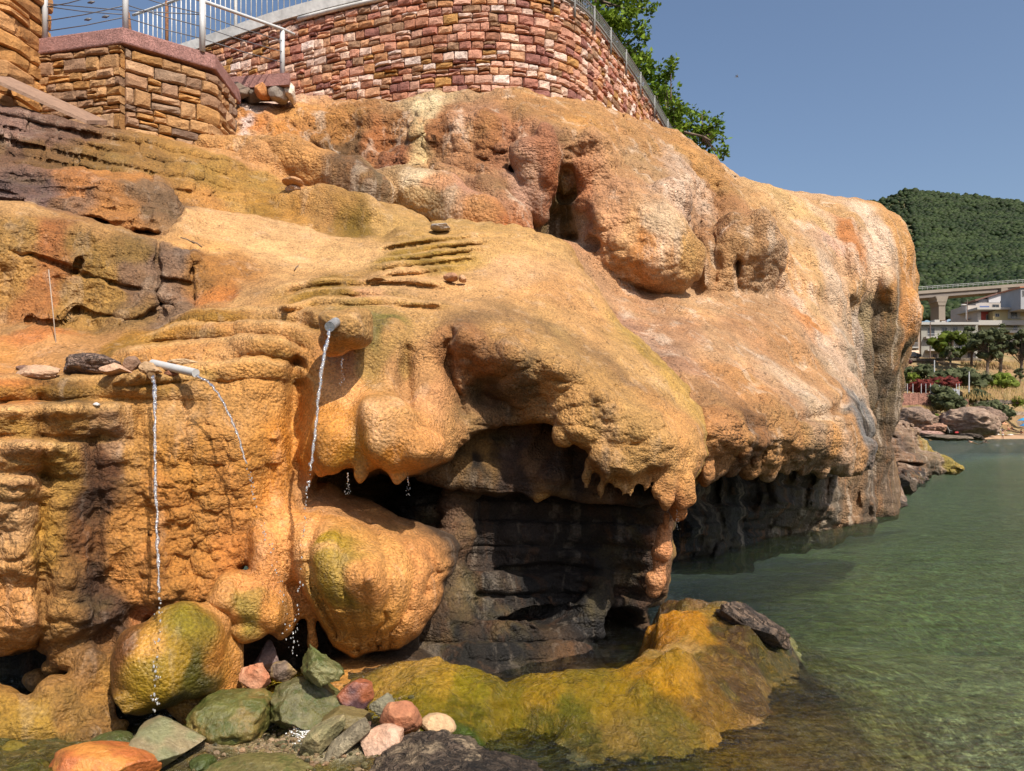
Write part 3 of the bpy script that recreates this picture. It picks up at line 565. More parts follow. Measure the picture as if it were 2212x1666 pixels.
# drapery on the shaded grey end
for (u, v0_, v1_, Y, r_, l) in ((1800, 630, 800, 12.9, .16, 20), (1832, 660, 860, 13.5, .18, 14), (1862, 690, 930, 14.0, .15, 4), (1850, 760, 1010, 14.1, .2, -4), (1895, 650, 840, 14.5, .3, -14), (1925, 650, 860, 14.7, .28, -22), (1905, 830, 1050, 15.0, .26, -10), (1878, 900, 1085, 14.9, .2, 4), (1965, 640, 760, 14.8, .2, -20), (1785, 620, 720, 12.5, .16, 10), (1930, 780, 920, 15.1, .2, -16)):
    B.tube([(u, v0_, Y + .1, r_ * .7), (u + l * .4, v0_ + (v1_ - v0_) * .35, Y, r_), (u + l * .8, v0_ + (v1_ - v0_) * .7, Y + .1, r_ * .8), (u + l, v1_, Y + .2, r_ * .4)], k=.22)
# dark rock below the far lip
B.slab([(1450, 1010), (1880, 1000), (1895, 1060), (1890, 1150), (1835, 1165), (1770, 1185), (1700, 1185), (1640, 1215), (1590, 1235), (1530, 1238), (1440, 1238), (1400, 1100)],
       [(1480, 1050, 10.2), (1500, 1190, 10.2), (1600, 1020, 11.5), (1600, 1170, 11.4), (1760, 1030, 12.5), (1760, 1125, 13.3), (1870, 1060, 14.2), (1420, 1150, 10.0), (1500, 1260, 10.0), (1760, 1190, 12.8)], thick=1.5, rnd=.15, k=.03, rag=10, lump=.25, ls=2.2,
       bumps=[(1560, 1130, 60, 40, .3), (1700, 1090, 60, 30, .5), (1790, 1100, 50, 30, .4), (1500, 1150, 50, 40, .3)])
AN = [(1212,965,(190,145,65)),(1197,1022,(180,135,58)),(1165,1068,(185,138,60)),(1045,965,(165,125,62)),(1012,985,(150,115,60)),(1140,955,(130,95,60)),(1292,1005,(150,112,60)),(1090,960,(95,72,56)),(1250,980,(88,68,52)),(0,900,(208,152,78)),(100,905,(190,140,65)),(130,850,(120,85,25)),(60,990,(208,152,88)),(150,990,(185,140,55)),(210,1000,(100,62,30)),(245,960,(165,125,85)),(40,1100,(205,155,95)),(95,1100,(188,140,42)),
(180,1150,(120,75,30)),(210,1250,(72,48,28)),(215,1330,(78,54,34)),(195,1080,(85,55,30)),(60,1250,(205,150,80)),(50,1350,(215,150,75)),(140,1330,(182,132,62)),(120,1200,(175,130,40)),(280,1000,(198,142,60)),(330,900,(200,145,65)),(400,1000,(190,130,42)),(330,1100,(190,125,42)),
(400,1200,(195,130,45)),(300,1250,(195,130,50)),(260,1150,(190,130,50)),(480,1050,(195,130,48)),(480,1200,(200,125,42)),(560,1000,(205,140,48)),(600,1050,(218,140,38)),(620,950,(222,142,30)),(520,900,(215,155,75)),(600,830,(210,150,68)),(400,870,(215,160,85)),(250,850,(190,140,65)),(0,850,(210,130,48)),
(0,760,(218,152,72)),(100,740,(222,162,92)),(20,700,(200,150,85)),(90,720,(215,135,65)),(220,750,(205,150,85)),(330,765,(235,165,80)),(450,720,(218,155,75)),(300,745,(170,120,20)),(360,712,(180,125,25)),(420,685,(185,130,30)),(560,730,(222,165,90)),(600,690,(225,170,95)),(520,780,(222,165,92)),
(30,600,(190,140,60)),(95,520,(182,112,48)),(95,620,(190,122,55)),(95,690,(200,130,60)),(200,560,(168,126,45)),(180,510,(150,110,40)),(240,620,(185,140,60)),(20,520,(180,135,60)),(150,640,(180,135,55)),(300,620,(140,105,70)),(360,560,(145,112,82)),(380,640,(158,122,88)),(300,560,(150,115,50)),(410,560,(140,112,86)),(400,680,(140,108,75)),(300,690,(165,125,60)),(440,600,(172,118,45)),(480,640,(205,125,42)),
(480,590,(188,128,50)),(540,640,(208,158,92)),(0,450,(215,165,95)),(200,490,(200,150,80)),(60,400,(120,92,78)),(150,430,(150,112,78)),(60,440,(135,105,92)),(10,410,(125,100,90)),(250,380,(205,138,60)),(330,400,(150,115,75)),(350,440,(130,100,65)),(250,450,(192,130,60)),(180,390,(190,125,60)),(10,330,(125,90,62)),(100,330,(132,95,48)),(200,330,(150,110,45)),
(300,340,(165,120,50)),(30,280,(150,115,95)),(120,290,(135,100,75)),(400,360,(190,140,55)),(450,380,(185,140,50)),(500,400,(195,145,55)),(560,400,(182,135,45)),(500,440,(205,150,60)),(550,460,(172,122,20)),(450,440,(200,140,60)),(450,500,(248,192,118)),(600,540,(248,194,122)),(750,550,(245,192,118)),(420,540,(248,185,100)),(650,500,(248,195,125)),(520,480,(245,190,120)),
(650,430,(228,172,92)),(640,460,(198,142,50)),(720,470,(190,140,68)),(800,440,(222,176,105)),(780,490,(145,112,18)),(740,480,(165,125,40)),(840,480,(215,170,90)),(600,350,(225,165,90)),(560,345,(220,160,90)),(700,375,(225,165,95)),(640,610,(232,178,105)),(740,612,(175,130,40)),(850,600,(232,178,108)),(700,640,(170,128,30)),(800,640,(225,168,110)),(900,560,(170,135,40)),(960,540,(200,155,60)),(1000,525,(225,175,90)),
(1000,620,(238,182,108)),(1100,580,(238,184,118)),(1200,640,(228,168,95)),(1050,540,(230,178,100)),(900,700,(208,158,85)),(870,660,(225,172,98)),(815,700,(140,125,45)),(816,728,(125,112,38)),(800,715,(205,155,80)),(832,720,(205,155,80)),(815,680,(190,150,75)),(818,755,(190,150,75)),(760,690,(208,158,82)),(1000,760,(188,130,70)),(1000,700,(180,128,70)),(1100,720,(215,160,85)),(1200,750,(215,165,90)),(1300,830,(205,155,80)),(1400,900,(210,160,85)),(1500,950,(218,158,80)),(1450,1040,(205,145,75)),
(1340,990,(195,145,70)),(1020,860,(120,95,58)),(1100,880,(130,100,55)),(1080,850,(85,75,50)),(1130,850,(110,92,58)),(1050,880,(150,110,70)),(1200,860,(200,150,80)),(1250,930,(185,140,70)),(1220,690,(222,168,95)),(1400,800,(218,168,95)),(1420,780,(195,155,60)),(1500,870,(205,160,70)),(750,850,(240,172,95)),(720,900,(222,150,58)),(800,900,(225,168,100)),(850,950,(205,152,85)),(780,960,(195,138,32)),(850,1000,(212,140,45)),
(940,870,(218,155,92)),(930,950,(218,152,80)),(960,940,(208,150,80)),(660,900,(222,150,55)),(660,1000,(200,130,35)),(740,780,(195,135,72)),(700,990,(195,130,35)),(890,820,(205,150,85)),
(1100,1000,(62,47,36)),(1050,960,(32,25,20)),(1225,1020,(60,46,34)),(1170,1000,(84,64,48)),(1020,1000,(29,23,18)),(1385,1082,(42,35,24)),(1310,1000,(195,145,72)),(1360,1015,(198,148,75)),(1410,1020,(200,150,78)),(1290,960,(200,150,80)),(1460,1000,(212,158,82)),(1340,940,(208,158,84)),(1240,900,(200,150,80)),(1150,890,(170,130,72)),(900,1080,(31,23,15)),(1050,1120,(48,39,32)),(1150,1130,(62,51,45)),(1250,1150,(40,34,28)),(1350,1150,(32,26,21)),(1150,1180,(46,39,32)),(1150,1250,(24,20,16)),(1050,1300,(26,21,17)),(1250,1300,(23,19,15)),(1000,1400,(29,26,18)),(985,1350,(85,62,37)),  # cave wall anchors: dark rock, darkened further to paint in the cave's shade
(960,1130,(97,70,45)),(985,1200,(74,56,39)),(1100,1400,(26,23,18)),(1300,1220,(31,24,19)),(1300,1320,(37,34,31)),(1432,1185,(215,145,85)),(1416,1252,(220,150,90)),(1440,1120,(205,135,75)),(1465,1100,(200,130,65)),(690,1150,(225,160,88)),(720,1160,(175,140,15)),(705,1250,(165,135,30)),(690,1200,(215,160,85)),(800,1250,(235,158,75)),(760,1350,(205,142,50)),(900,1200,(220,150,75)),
(720,1085,(200,145,85)),(830,1130,(205,145,75)),(810,1200,(235,165,80)),(620,1120,(240,165,82)),(585,1220,(230,155,78)),(545,1270,(225,152,76)),(545,1325,(150,130,40)),(552,1290,(190,148,60)),(500,1300,(218,152,75)),(600,1330,(215,145,60)),(320,1400,(208,152,50)),(380,1430,(165,130,8)),(420,1350,(145,128,15)),(450,1380,(130,115,10)),(420,1450,(85,80,12)),(330,1470,(150,125,8)),(430,1480,(75,70,15)),(460,1400,(208,132,40)),
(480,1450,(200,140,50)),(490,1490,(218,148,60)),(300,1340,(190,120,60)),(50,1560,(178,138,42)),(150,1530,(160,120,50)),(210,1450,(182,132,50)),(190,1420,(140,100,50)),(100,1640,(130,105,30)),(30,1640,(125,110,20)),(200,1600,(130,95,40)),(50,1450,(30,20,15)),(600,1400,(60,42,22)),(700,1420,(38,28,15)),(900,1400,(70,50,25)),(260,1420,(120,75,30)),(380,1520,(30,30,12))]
AF = [(546,238,(238,210,195)),(547,258,(240,212,198)),(541,282,(236,205,188)),(530,250,(212,138,62)),(565,250,(212,140,62)),(525,280,(214,148,75)),(562,285,(214,146,70)),(480,230,(205,145,72)),(480,300,(218,158,88)),(560,260,(215,132,50)),(640,240,(218,152,75)),(650,320,(212,150,80)),(600,290,(220,145,60)),(720,280,(185,125,55)),(750,320,(120,85,45)),(780,380,(138,95,55)),(800,300,(172,105,50)),(905,240,(240,212,160)),(903,320,(235,200,140)),(905,380,(238,205,160)),(935,390,(215,150,100)),
(860,260,(165,110,55)),(860,350,(150,90,50)),(960,260,(175,115,65)),(1000,250,(195,142,102)),(1000,330,(185,130,85)),(940,300,(165,105,55)),(1060,280,(170,110,58)),(1100,330,(180,120,80)),(1080,400,(165,115,75)),(1040,470,(208,142,80)),(1110,480,(198,112,48)),(1010,400,(205,145,110)),(900,420,(208,168,112)),(960,450,(218,178,138)),(850,410,(195,150,95)),(820,380,(125,100,70)),(780,400,(110,85,60)),(930,470,(180,145,100)),
(1180,240,(198,142,82)),(1250,260,(208,148,75)),(1180,330,(185,120,80)),(1155,400,(205,155,125)),(1185,400,(172,98,48)),(1220,420,(205,165,115)),(1260,420,(200,128,80)),(1205,400,(120,95,50)),(1200,450,(120,95,50)),(1190,500,(135,110,82)),(1250,480,(200,168,140)),(1300,400,(200,145,100)),(1330,330,(205,150,95)),(1370,300,(200,145,85)),(1400,380,(185,142,95)),(1330,480,(218,158,108)),
(1400,520,(225,152,80)),(1360,500,(228,172,112)),(1440,470,(230,192,150)),(1455,520,(228,190,150)),(1460,560,(205,150,100)),(1500,560,(218,162,90)),(1480,380,(212,172,138)),(1480,440,(210,170,138)),(1530,380,(208,150,80)),(1545,440,(170,118,70)),(1600,540,(200,150,95)),(1650,580,(190,150,110)),(1600,460,(190,135,85)),(1570,500,(175,125,80)),(1650,460,(212,162,102)),(1720,450,(228,182,118)),(1760,480,(222,176,115)),
(1780,470,(238,195,150)),(1830,460,(215,165,105)),(1830,498,(212,135,70)),(1845,530,(212,135,70)),(1850,560,(218,170,130)),(1880,500,(238,205,172)),(1890,550,(238,202,170)),(1905,590,(235,195,155)),(1940,520,(222,162,92)),(1920,620,(215,150,75)),(1960,600,(222,155,80)),(1740,560,(222,172,112)),(1790,520,(228,180,150)),(1800,600,(225,190,155)),(1850,640,(200,150,90)),(1800,550,(215,170,125)),(1960,690,(205,140,75)),
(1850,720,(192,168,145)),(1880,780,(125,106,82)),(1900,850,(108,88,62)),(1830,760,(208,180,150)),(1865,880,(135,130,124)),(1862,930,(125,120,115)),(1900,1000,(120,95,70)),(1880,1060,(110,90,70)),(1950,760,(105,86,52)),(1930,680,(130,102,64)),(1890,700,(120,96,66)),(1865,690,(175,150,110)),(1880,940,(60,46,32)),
(1100,530,(228,178,118)),(1200,580,(212,150,98)),(1300,620,(200,150,105)),(1400,640,(210,155,110)),(1500,650,(218,170,120)),(1350,700,(192,142,108)),(1450,720,(192,142,100)),(1300,680,(200,158,108)),(1250,640,(205,155,115)),(1450,800,(185,136,100)),(1400,750,(185,145,115)),(1500,850,(188,138,88)),(1550,750,(215,165,115)),(1620,720,(205,150,100)),(1650,680,(205,155,105)),(1600,820,(212,150,88)),(1700,750,(200,145,90)),
(1750,660,(228,180,125)),(1700,620,(220,160,95)),(1760,700,(222,145,75)),(1720,640,(228,185,150)),(1800,760,(222,184,150)),(1835,820,(214,176,140)),(1700,850,(205,155,110)),(1715,850,(225,190,155)),(1780,880,(226,190,152)),(1820,1000,(215,172,132)),(1600,930,(205,145,80)),(1700,940,(195,140,80)),(1800,930,(218,155,85)),(1800,830,(210,155,100)),(1850,970,(192,140,85)),(1600,990,(130,88,48)),(1750,1005,(130,98,60)),(1550,960,(202,140,80)),
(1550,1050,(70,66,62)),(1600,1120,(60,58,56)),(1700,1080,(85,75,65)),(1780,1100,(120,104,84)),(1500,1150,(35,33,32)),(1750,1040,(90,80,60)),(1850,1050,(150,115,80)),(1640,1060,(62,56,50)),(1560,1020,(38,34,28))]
# where the surface is warty (1st), wet (2nd), bare dark rock (3rd)
SN = [(400,1100,1.3,.15,0),(500,1000,1.2,.15,0),(150,1200,1.2,.15,0),(560,850,.8,.1,0),(100,900,.25,.2,0),(300,850,.3,.2,0),(100,600,.9,.25,.2),(350,600,.8,.1,.5),(60,400,.4,0,1),(250,450,.6,0,.7),(200,340,.4,0,.6),(450,400,.7,.1,.2),(100,740,.6,.6,0),(600,530,.12,0,0),(740,600,.15,.1,0),(1000,620,.2,0,0),
      (1200,760,.8,0,0),(1100,740,.8,0,0),(1400,900,1,.1,0),(900,700,.3,.1,0),(1340,1000,.5,.2,0),(1300,980,.5,.2,0),(1400,1010,.5,.2,0),(1460,1040,.5,.2,0),(1240,910,.6,.1,0),(750,850,.1,.7,0),(800,920,.1,.6,0),(850,1000,.1,.5,0),(660,900,.3,.4,0),(1100,1000,.2,.1,1),(1150,1150,.2,.1,1),(1200,1350,.2,.3,1),(900,1090,.2,.2,1),(980,1200,.3,.2,.6),
      (700,1150,.05,.5,0),(800,1300,.1,.45,0),(545,1300,.1,.5,0),(360,1430,.3,.65,0),(480,1450,.3,.5,0),(50,1560,.4,.5,0),(200,1450,.5,.4,0),(600,1400,.2,.4,.8),(560,1100,.4,.4,0),(1060,860,.4,.1,.6),(780,690,.5,.1,0),(700,470,.7,.1,0)]
SF = [(600,300,1,.1,0),(800,300,1,.05,0),(1000,300,1,0,0),(620,340,.5,0,0),(900,430,.6,0,0),(1080,460,.3,.1,0),(1250,260,.8,0,0),(1300,450,.9,0,0),(1220,450,.3,.1,.4),(1400,520,.5,0,0),(1450,400,.8,0,0),(1540,430,1,0,0),(1600,540,.9,0,0),(1750,500,.6,0,.1),(1850,560,.5,0,0),
      (1940,560,.4,0,.1),(1860,720,.4,0,.1),(1900,850,.15,0,.25),(1880,1000,.15,0,.3),(1300,620,.3,0,.1),(1500,720,.4,0,.1),(1650,800,.5,0,.2),(1550,950,.9,0,.1),(1700,950,.9,0,.1),(1820,950,.7,0,.1),(1600,1080,.2,.1,1),(1750,1060,.1,.1,1),(1500,1150,.2,.2,1)]
def attrs(o, c, nm):
    a = o.data.color_attributes.new(nm, 'FLOAT_COLOR', 'POINT')
    a.data.foreach_set('color', np.concatenate([c, np.ones((len(c), 1))], 1).astype(np.float32).ravel())
def normals(co, fa):
    n = np.zeros_like(co); fn = np.cross(co[fa[:, 2]] - co[fa[:, 0]], co[fa[:, 3]] - co[fa[:, 1]])
    for k in range(4):
        for a in range(3): n[:, a] += np.bincount(fa[:, k], fn[:, a], len(co))
    return n / np.maximum(np.linalg.norm(n, axis=1), 1e-9)[:, None]
def rockmesh(name, S, mat, anchors, surf, amp=1.0, fold=.02, wart=.06, ws=8.0, gain=.66, sat=1.0, bands=False):
    global lin
    co, fa = S.mesh(name, mat)
    v0, v1, v2, v3 = (co[fa[:, k]] for k in range(4))
    if (v0 * np.cross(v1, v2)).sum() + (v0 * np.cross(v2, v3)).sum() < 0: fa = fa[:, ::-1]
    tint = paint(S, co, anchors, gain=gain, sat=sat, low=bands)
    if bands:                                        # algae on rim faces; lit tops and shaded undersides painted into the tint too
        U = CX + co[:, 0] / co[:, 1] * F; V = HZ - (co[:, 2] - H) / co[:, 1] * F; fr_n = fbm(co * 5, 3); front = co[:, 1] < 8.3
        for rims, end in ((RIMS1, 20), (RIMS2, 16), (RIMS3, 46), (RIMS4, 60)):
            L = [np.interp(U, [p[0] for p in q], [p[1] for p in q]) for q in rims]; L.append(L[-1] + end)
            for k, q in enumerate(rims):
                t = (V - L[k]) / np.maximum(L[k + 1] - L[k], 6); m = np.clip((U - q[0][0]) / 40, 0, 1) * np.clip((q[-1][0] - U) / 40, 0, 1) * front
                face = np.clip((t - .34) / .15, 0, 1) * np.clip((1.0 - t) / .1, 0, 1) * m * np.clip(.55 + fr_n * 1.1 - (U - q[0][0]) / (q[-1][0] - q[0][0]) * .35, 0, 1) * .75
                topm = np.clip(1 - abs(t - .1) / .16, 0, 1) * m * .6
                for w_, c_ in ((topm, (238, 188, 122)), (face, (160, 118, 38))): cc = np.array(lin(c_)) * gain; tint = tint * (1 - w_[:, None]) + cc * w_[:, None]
    sf = [(a[0], a[1], tuple(x * 255 for x in a[2:5])) for a in surf]
    l0 = lin; lin = lambda c: tuple(x / 255. for x in c)
    srf = paint(S, co, sf, p=2.2, gain=1.0, warp=.12); lin = l0
    nr = normals(co, fa); q = co
    far = np.clip(co[:, 1:2] / 5.0, .8, 2.2)[:, 0]
    steep = np.clip(1.15 - np.abs(nr[:, 2]), 0.1, 1)
    wp = co + np.stack([fbm(co * 3 + k * 50, 2) for k in range(3)], 1) * .06
    b1 = 1 - cell(wp * ws * .8 / far[:, None]) ** 2; b2 = 1 - cell(wp * ws * 2.2 / far[:, None], 9) ** 2
    fo = vnoise(np.stack([wp[:, 0] * 5, wp[:, 1] * 5, wp[:, 2] * .7], 1) / far[:, None] * 1.0) 
    st = fbm(np.stack([co[:, 0] * .8, co[:, 1] * .8, co[:, 2] * 9 + co[:, 0] * 1.2], 1), 3)
    ln_ = fbm(co * 1.7, 4)
    h = far * (wart * srf[:, 0] * (b1 * .55 + b2 * .32) + fold * fo * steep * (1 - srf[:, 2]) * 1.2 + .035 * srf[:, 2] * st + .03 * ln_ * (.4 + srf[:, 0])) - wart * .4 * srf[:, 0] * far
    co = co + nr * (h * amp)[:, None]
    o = mesh_np(name, co, fa, mat)
    attrs(o, tint, 'tint'); attrs(o, np.clip(srf, 0, 1), 'surf')
    print(name, len(co))
    return o
M_rock = travertine('travertine', 1.0, .32); M_rockf = travertine('travertine_far', 1.9)
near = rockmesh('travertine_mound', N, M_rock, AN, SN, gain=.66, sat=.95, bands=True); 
tag(near, 'ochre travertine mound with rimmed terraces, hanging lobes and a black cave under its lip', 'rock formation')
far = rockmesh('travertine_cliff', B, M_rockf, AF, SF, wart=.055, sat=.95, gain=.73); del B
tag(far, 'pale beige and orange travertine cliff bulging over the green sea, below the curved stone wall', 'rock formation')
# ---------------------------------------------------------------- ground: tidal shelf, seabed; water; sky is the world
def rbfg(pts, A, L):
    p = np.array(pts, float); n = len(p); d = np.hypot(p[:, None, 0] - p[None, :, 0], p[:, None, 1] - p[None, :, 1])
    Mx = np.zeros((n + 1, n + 1)); Mx[:n, :n] = d - np.eye(n) * .002; Mx[:n, n] = 1; Mx[n, :n] = 1
    b = np.zeros(n + 1); b[:n] = p[:, 2]; wt = np.linalg.solve(Mx, b); o = wt[n]
    for i in range(n): o = o + wt[i] * np.hypot(A - p[i, 0], L - p[i, 1])
    return o
GZ = [(-100, 1640, .15), (100, 1600, .05), (300, 1640, .04), (380, 1590, .03), (400, 1640, .02), (500, 1600, .0), (560, 1570, -.01), (620, 1600, .01), (500, 1650, .03), (640, 1640, .05), (800, 1650, .05), (700, 1560, .0), (560, 1500, .0), (300, 1530, -.08), (660, 1440, .0),
      (840, 1420, .03), (880, 1440, .14), (940, 1430, .2), (1060, 1452, .22), (1130, 1447, .2), (1220, 1455, .19), (1300, 1445, .2), (1360, 1425, .22), (1400, 1395, .3), (1425, 1340, .32), (1440, 1295, .30), (1480, 1300, .34), (1500, 1330, .26), (1545, 1310, .3),
      (1590, 1290, .42), (1640, 1325, .34), (1690, 1365, .22), (1715, 1395, .08), (1720, 1400, .03), (1620, 1380, .26), (1560, 1400, .2), (1440, 1410, .34), (1480, 1400, .36), (1455, 1450, .30), (1400, 1455, .26), (1500, 1440, .2), (1430, 1380, .24), (1660, 1400, .12), (1550, 1470, .13), (1640, 1500, .05), (1560, 1560, .04), (1480, 1560, .06), (1560, 1640, -.03), (1740, 1450, -.04), (850, 1510, .2), (950, 1500, .2), (1060, 1500, .17), (1090, 1470, .16), (1200, 1520, .13), (1350, 1500, .15), (1400, 1430, .27), (1450, 1480, .22), (1480, 1440, .17),
      (1500, 1490, .17), (900, 1560, .13), (1000, 1570, .06), (1400, 1600, .03), (1300, 1620, .0), (1220, 1590, .01), (1170, 1580, .01), (1060, 1588, .01), (1110, 1625, -.12), (1180, 1640, -.14), (1250, 1660, -.02), (1500, 1620, .0), (1600, 1500, .08), (1650, 1440, .09),
      (1620, 1600, -.03), (1700, 1550, -.06), (1720, 1480, -.03), (1700, 1640, -.12), (1800, 1500, -.14), (1800, 1600, -.2), (1900, 1600, -.4), (2000, 1650, -.55), (1850, 1440, -.5), (1900, 1400, -1.0), (2100, 1500, -.9), (2250, 1600, -.8), (1800, 1330, -1.3), (2000, 1200, -1.6), (2200, 1100, -2.0), (1500, 1250, -1.3), (1300, 1350, -.4),
      (1100, 1390, -.3), (1000, 1380, -.2), (800, 1370, -.1), (2300, 1400, -1.0), (700, 1340, -.05), (400, 1400, .0), (1620, 1340, .36), (1560, 1350, .30)]
gp = []
for u, v, z in GZ:
    if 380 < u < 860 and v > 1550: z += .045
    Y = (H - z) * F / (v - HZ); gp.append(((u - CX) / F, math.log(Y), z))
for u, v, z in ((840, 1420, .03), (880, 1440, .14), (940, 1430, .2), (1000, 1440, .21), (1060, 1452, .22), (1130, 1447, .2), (1220, 1455, .19), (1300, 1445, .2), (1360, 1425, .22), (1385, 1395, .28), (1400, 1340, .30), (1430, 1297, .30)):
    Y = (H - z) * F / (v - HZ)
    for dy, dz in ((.10, -.06), (.25, -.35), (.6, -.5)): gp.append(((u - CX) / F * (1 if u < 1350 else .99), math.log(Y + dy), z + dz))
for a in (-1.0, -.4, .1, .6, 1.1): gp += [(a, math.log(12.), -2.2), (a, math.log(40.), -4), (a, math.log(110.), -3.5)]
for a, z in ((-1.2, .1), (-.6, .1), (-.2, .05), (.1, -.1), (.4, -.3), (.8, -.7)): gp.append((a, math.log(2.6), z))
def groundmesh():
    A_ = np.linspace(-.85, .85, 700); L_ = np.concatenate([np.arange(math.log(1.6), math.log(3.3), .02), np.arange(math.log(3.3), math.log(7.), .0028), np.arange(math.log(7.), math.log(170.), .03)])
    A, L = np.meshgrid(A_, L_, indexing='ij'); Z = rbfg(gp, A, L); Y = np.exp(L); X = A * Y
    P = np.stack([X, Y, Z], -1).reshape(-1, 3)
    fade = np.clip(1 - (Y - 6) / 4, .2, 1)
    ct = np.stack([X * 3 + .6 * vnoise(P * 2).reshape(X.shape), Y * 1.6, Z * 0], -1)
    Z = Z + (.042 * fbm(ct.reshape(-1, 3), 4).reshape(X.shape) + .018 * fbm(P * 11, 4).reshape(X.shape)) * fade
    nA, nL = A.shape; P = np.stack([X, Y, Z], -1).reshape(-1, 3); i = np.arange(nA * nL).reshape(nA, nL)
    fa = np.stack([i[:-1, :-1], i[1:, :-1], i[1:, 1:], i[:-1, 1:]], -1).reshape(-1, 4)
    return P, fa
GA = [(880,1440,.15,(215,165,70)),(950,1450,.2,(200,155,40)),(1040,1470,.2,(160,140,20)),(1100,1490,.15,(140,115,10)),(1200,1480,.17,(190,145,20)),(1300,1470,.17,(165,130,15)),(1250,1500,.1,(120,110,15)),(1360,1500,.15,(165,130,20)),(1400,1440,.25,(210,150,25)),(1430,1350,.3,(200,130,20)),(1430,1300,.3,(120,85,45)),
      (1480,1320,.3,(225,150,25)),(1500,1400,.2,(215,165,90)),(1520,1360,.25,(220,150,30)),(1540,1310,.3,(190,140,50)),(1590,1295,.4,(160,125,90)),(1640,1340,.3,(75,55,40)),(1690,1370,.15,(60,48,38)),(1600,1360,.25,(95,68,35)),(1570,1400,.2,(105,75,28)),(1640,1400,.15,(80,58,30)),(1560,1440,.15,(130,92,28)),(1600,1480,.08,(100,70,22)),(1660,1440,.05,(85,60,26)),(1620,1320,.4,(110,85,62)),(1560,1300,.35,(150,115,70)),(1700,1420,.0,(90,65,28)),(1500,1520,.1,(140,100,20)),
      (900,1520,.15,(150,125,15)),(1000,1540,.1,(120,105,15)),(1100,1560,.05,(140,118,20)),(1200,1560,.05,(110,95,15)),(1350,1570,.05,(150,120,50)),(1450,1560,.03,(130,105,30)),(1300,1600,.0,(90,80,20)),(1420,1630,.0,(80,75,30)),(1550,1600,-.03,(170,128,40)),(1700,1500,-.08,(125,92,42)),(1700,1600,-.1,(170,128,75)),(1800,1600,-.2,(190,155,100)),
      (1900,1560,-.35,(165,160,105)),(1800,1450,-.3,(130,130,78)),(1950,1500,-.8,(172,185,122)),(2100,1600,-.8,(185,190,145)),(2150,1450,-.9,(172,185,128)),(1900,1300,-1.2,(130,160,100)),(2100,1250,-1.3,(132,160,108)),(1700,1250,-1.3,(60,80,52)),(2100,1120,-2,(120,140,100)),(1900,1120,-2,(118,138,98)),(1110,1625,-.1,(120,128,100)),(1200,1650,-.1,(100,100,70)),
      (500,1590,.0,(205,178,140)),(600,1620,.0,(195,172,130)),(700,1600,.0,(215,195,165)),(450,1640,.03,(110,95,60)),(560,1650,.03,(130,115,50)),(560,1540,.0,(120,110,50)),(300,1530,-.08,(35,40,15)),(400,1560,.0,(60,62,25)),(350,1600,.02,(110,115,70)),(650,1655,.05,(120,110,45)),(820,1655,.05,(90,75,55)),(560,1470,.05,(180,150,20)),
      (840,1420,.05,(140,95,45)),(760,1440,.0,(90,65,35)),(100,1640,.1,(90,80,30)),(1100,1400,-.2,(30,28,18)),(1300,1400,-.2,(20,20,15)),(1000,1590,.03,(70,90,20))]
def groundmat():
    m, t, b = newmat('wet_rock'); P = coords(t); tint = nd(t, 'ShaderNodeAttribute', attribute_name='tint').outputs[0]
    n1 = noise(t, coords(t, (1, .6, 1)), 3.2, 6, .62, 1.2); n2 = noise(t, P, 14, 6, .65, .8); n3 = noise(t, P, 55, 4, .6)
    c = mixc(t, ramp(t, n1, [(.46, 0), (.56, .6)]), tint, mixc(t, .5, tint, (.10, .11, .010)))
    c = mixc(t, ramp(t, n2, [(.50, 0), (.64, .7)]), c, mixc(t, .45, tint, (.36, .22, .025)))
    c = mixc(t, ramp(t, noise(t, P, 5, 6, .7, 2.), [(.58, 0), (.66, .6)]), c, mixc(t, .55, tint, (.02, .018, .006)))
    hs = nd(t, 'ShaderNodeHueSaturation'); t.links.new(ramp(t, n3, [(.3, .68), (.7, 1.3)]), hs.inputs['Value']); t.links.new(c, hs.inputs['Color'])
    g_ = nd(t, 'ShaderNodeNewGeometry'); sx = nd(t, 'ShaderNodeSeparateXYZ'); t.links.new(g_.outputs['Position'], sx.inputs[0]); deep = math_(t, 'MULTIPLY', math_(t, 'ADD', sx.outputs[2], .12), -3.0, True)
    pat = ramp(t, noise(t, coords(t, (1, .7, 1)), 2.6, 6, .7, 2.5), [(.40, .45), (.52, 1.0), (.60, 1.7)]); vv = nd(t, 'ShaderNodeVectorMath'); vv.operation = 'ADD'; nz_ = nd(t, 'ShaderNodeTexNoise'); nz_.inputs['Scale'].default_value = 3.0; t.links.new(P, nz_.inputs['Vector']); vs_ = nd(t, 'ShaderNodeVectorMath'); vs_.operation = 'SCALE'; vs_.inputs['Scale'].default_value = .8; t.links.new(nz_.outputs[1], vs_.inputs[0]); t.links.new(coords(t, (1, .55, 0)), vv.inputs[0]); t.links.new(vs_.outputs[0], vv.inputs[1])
    pat = math_(t, 'ADD', pat, ramp(t, voro(t, vv.outputs[0], 3.4, 'DISTANCE_TO_EDGE'), [(.0, 1.1), (.05, .35), (.12, 0)]))  # pale web painted into the bed colour, standing in for caustic light lines
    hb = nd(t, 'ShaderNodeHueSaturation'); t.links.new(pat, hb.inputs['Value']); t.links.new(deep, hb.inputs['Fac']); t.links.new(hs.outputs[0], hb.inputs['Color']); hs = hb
    t.links.new(hs.outputs[0], b.inputs['Base Color'])
    h = math_(t, 'ADD', math_(t, 'MULTIPLY', n2, 1.6), math_(t, 'MULTIPLY', n3, .5))
    t.links.new(bump(t, h, .045), b.inputs['Normal']); b.inputs['Roughness'].default_value = .20; b.inputs['Specular IOR Level'].default_value = .5
    return m
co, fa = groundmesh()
gr = mesh_np('ground', co, fa, groundmat()); tag(gr, kind='structure')
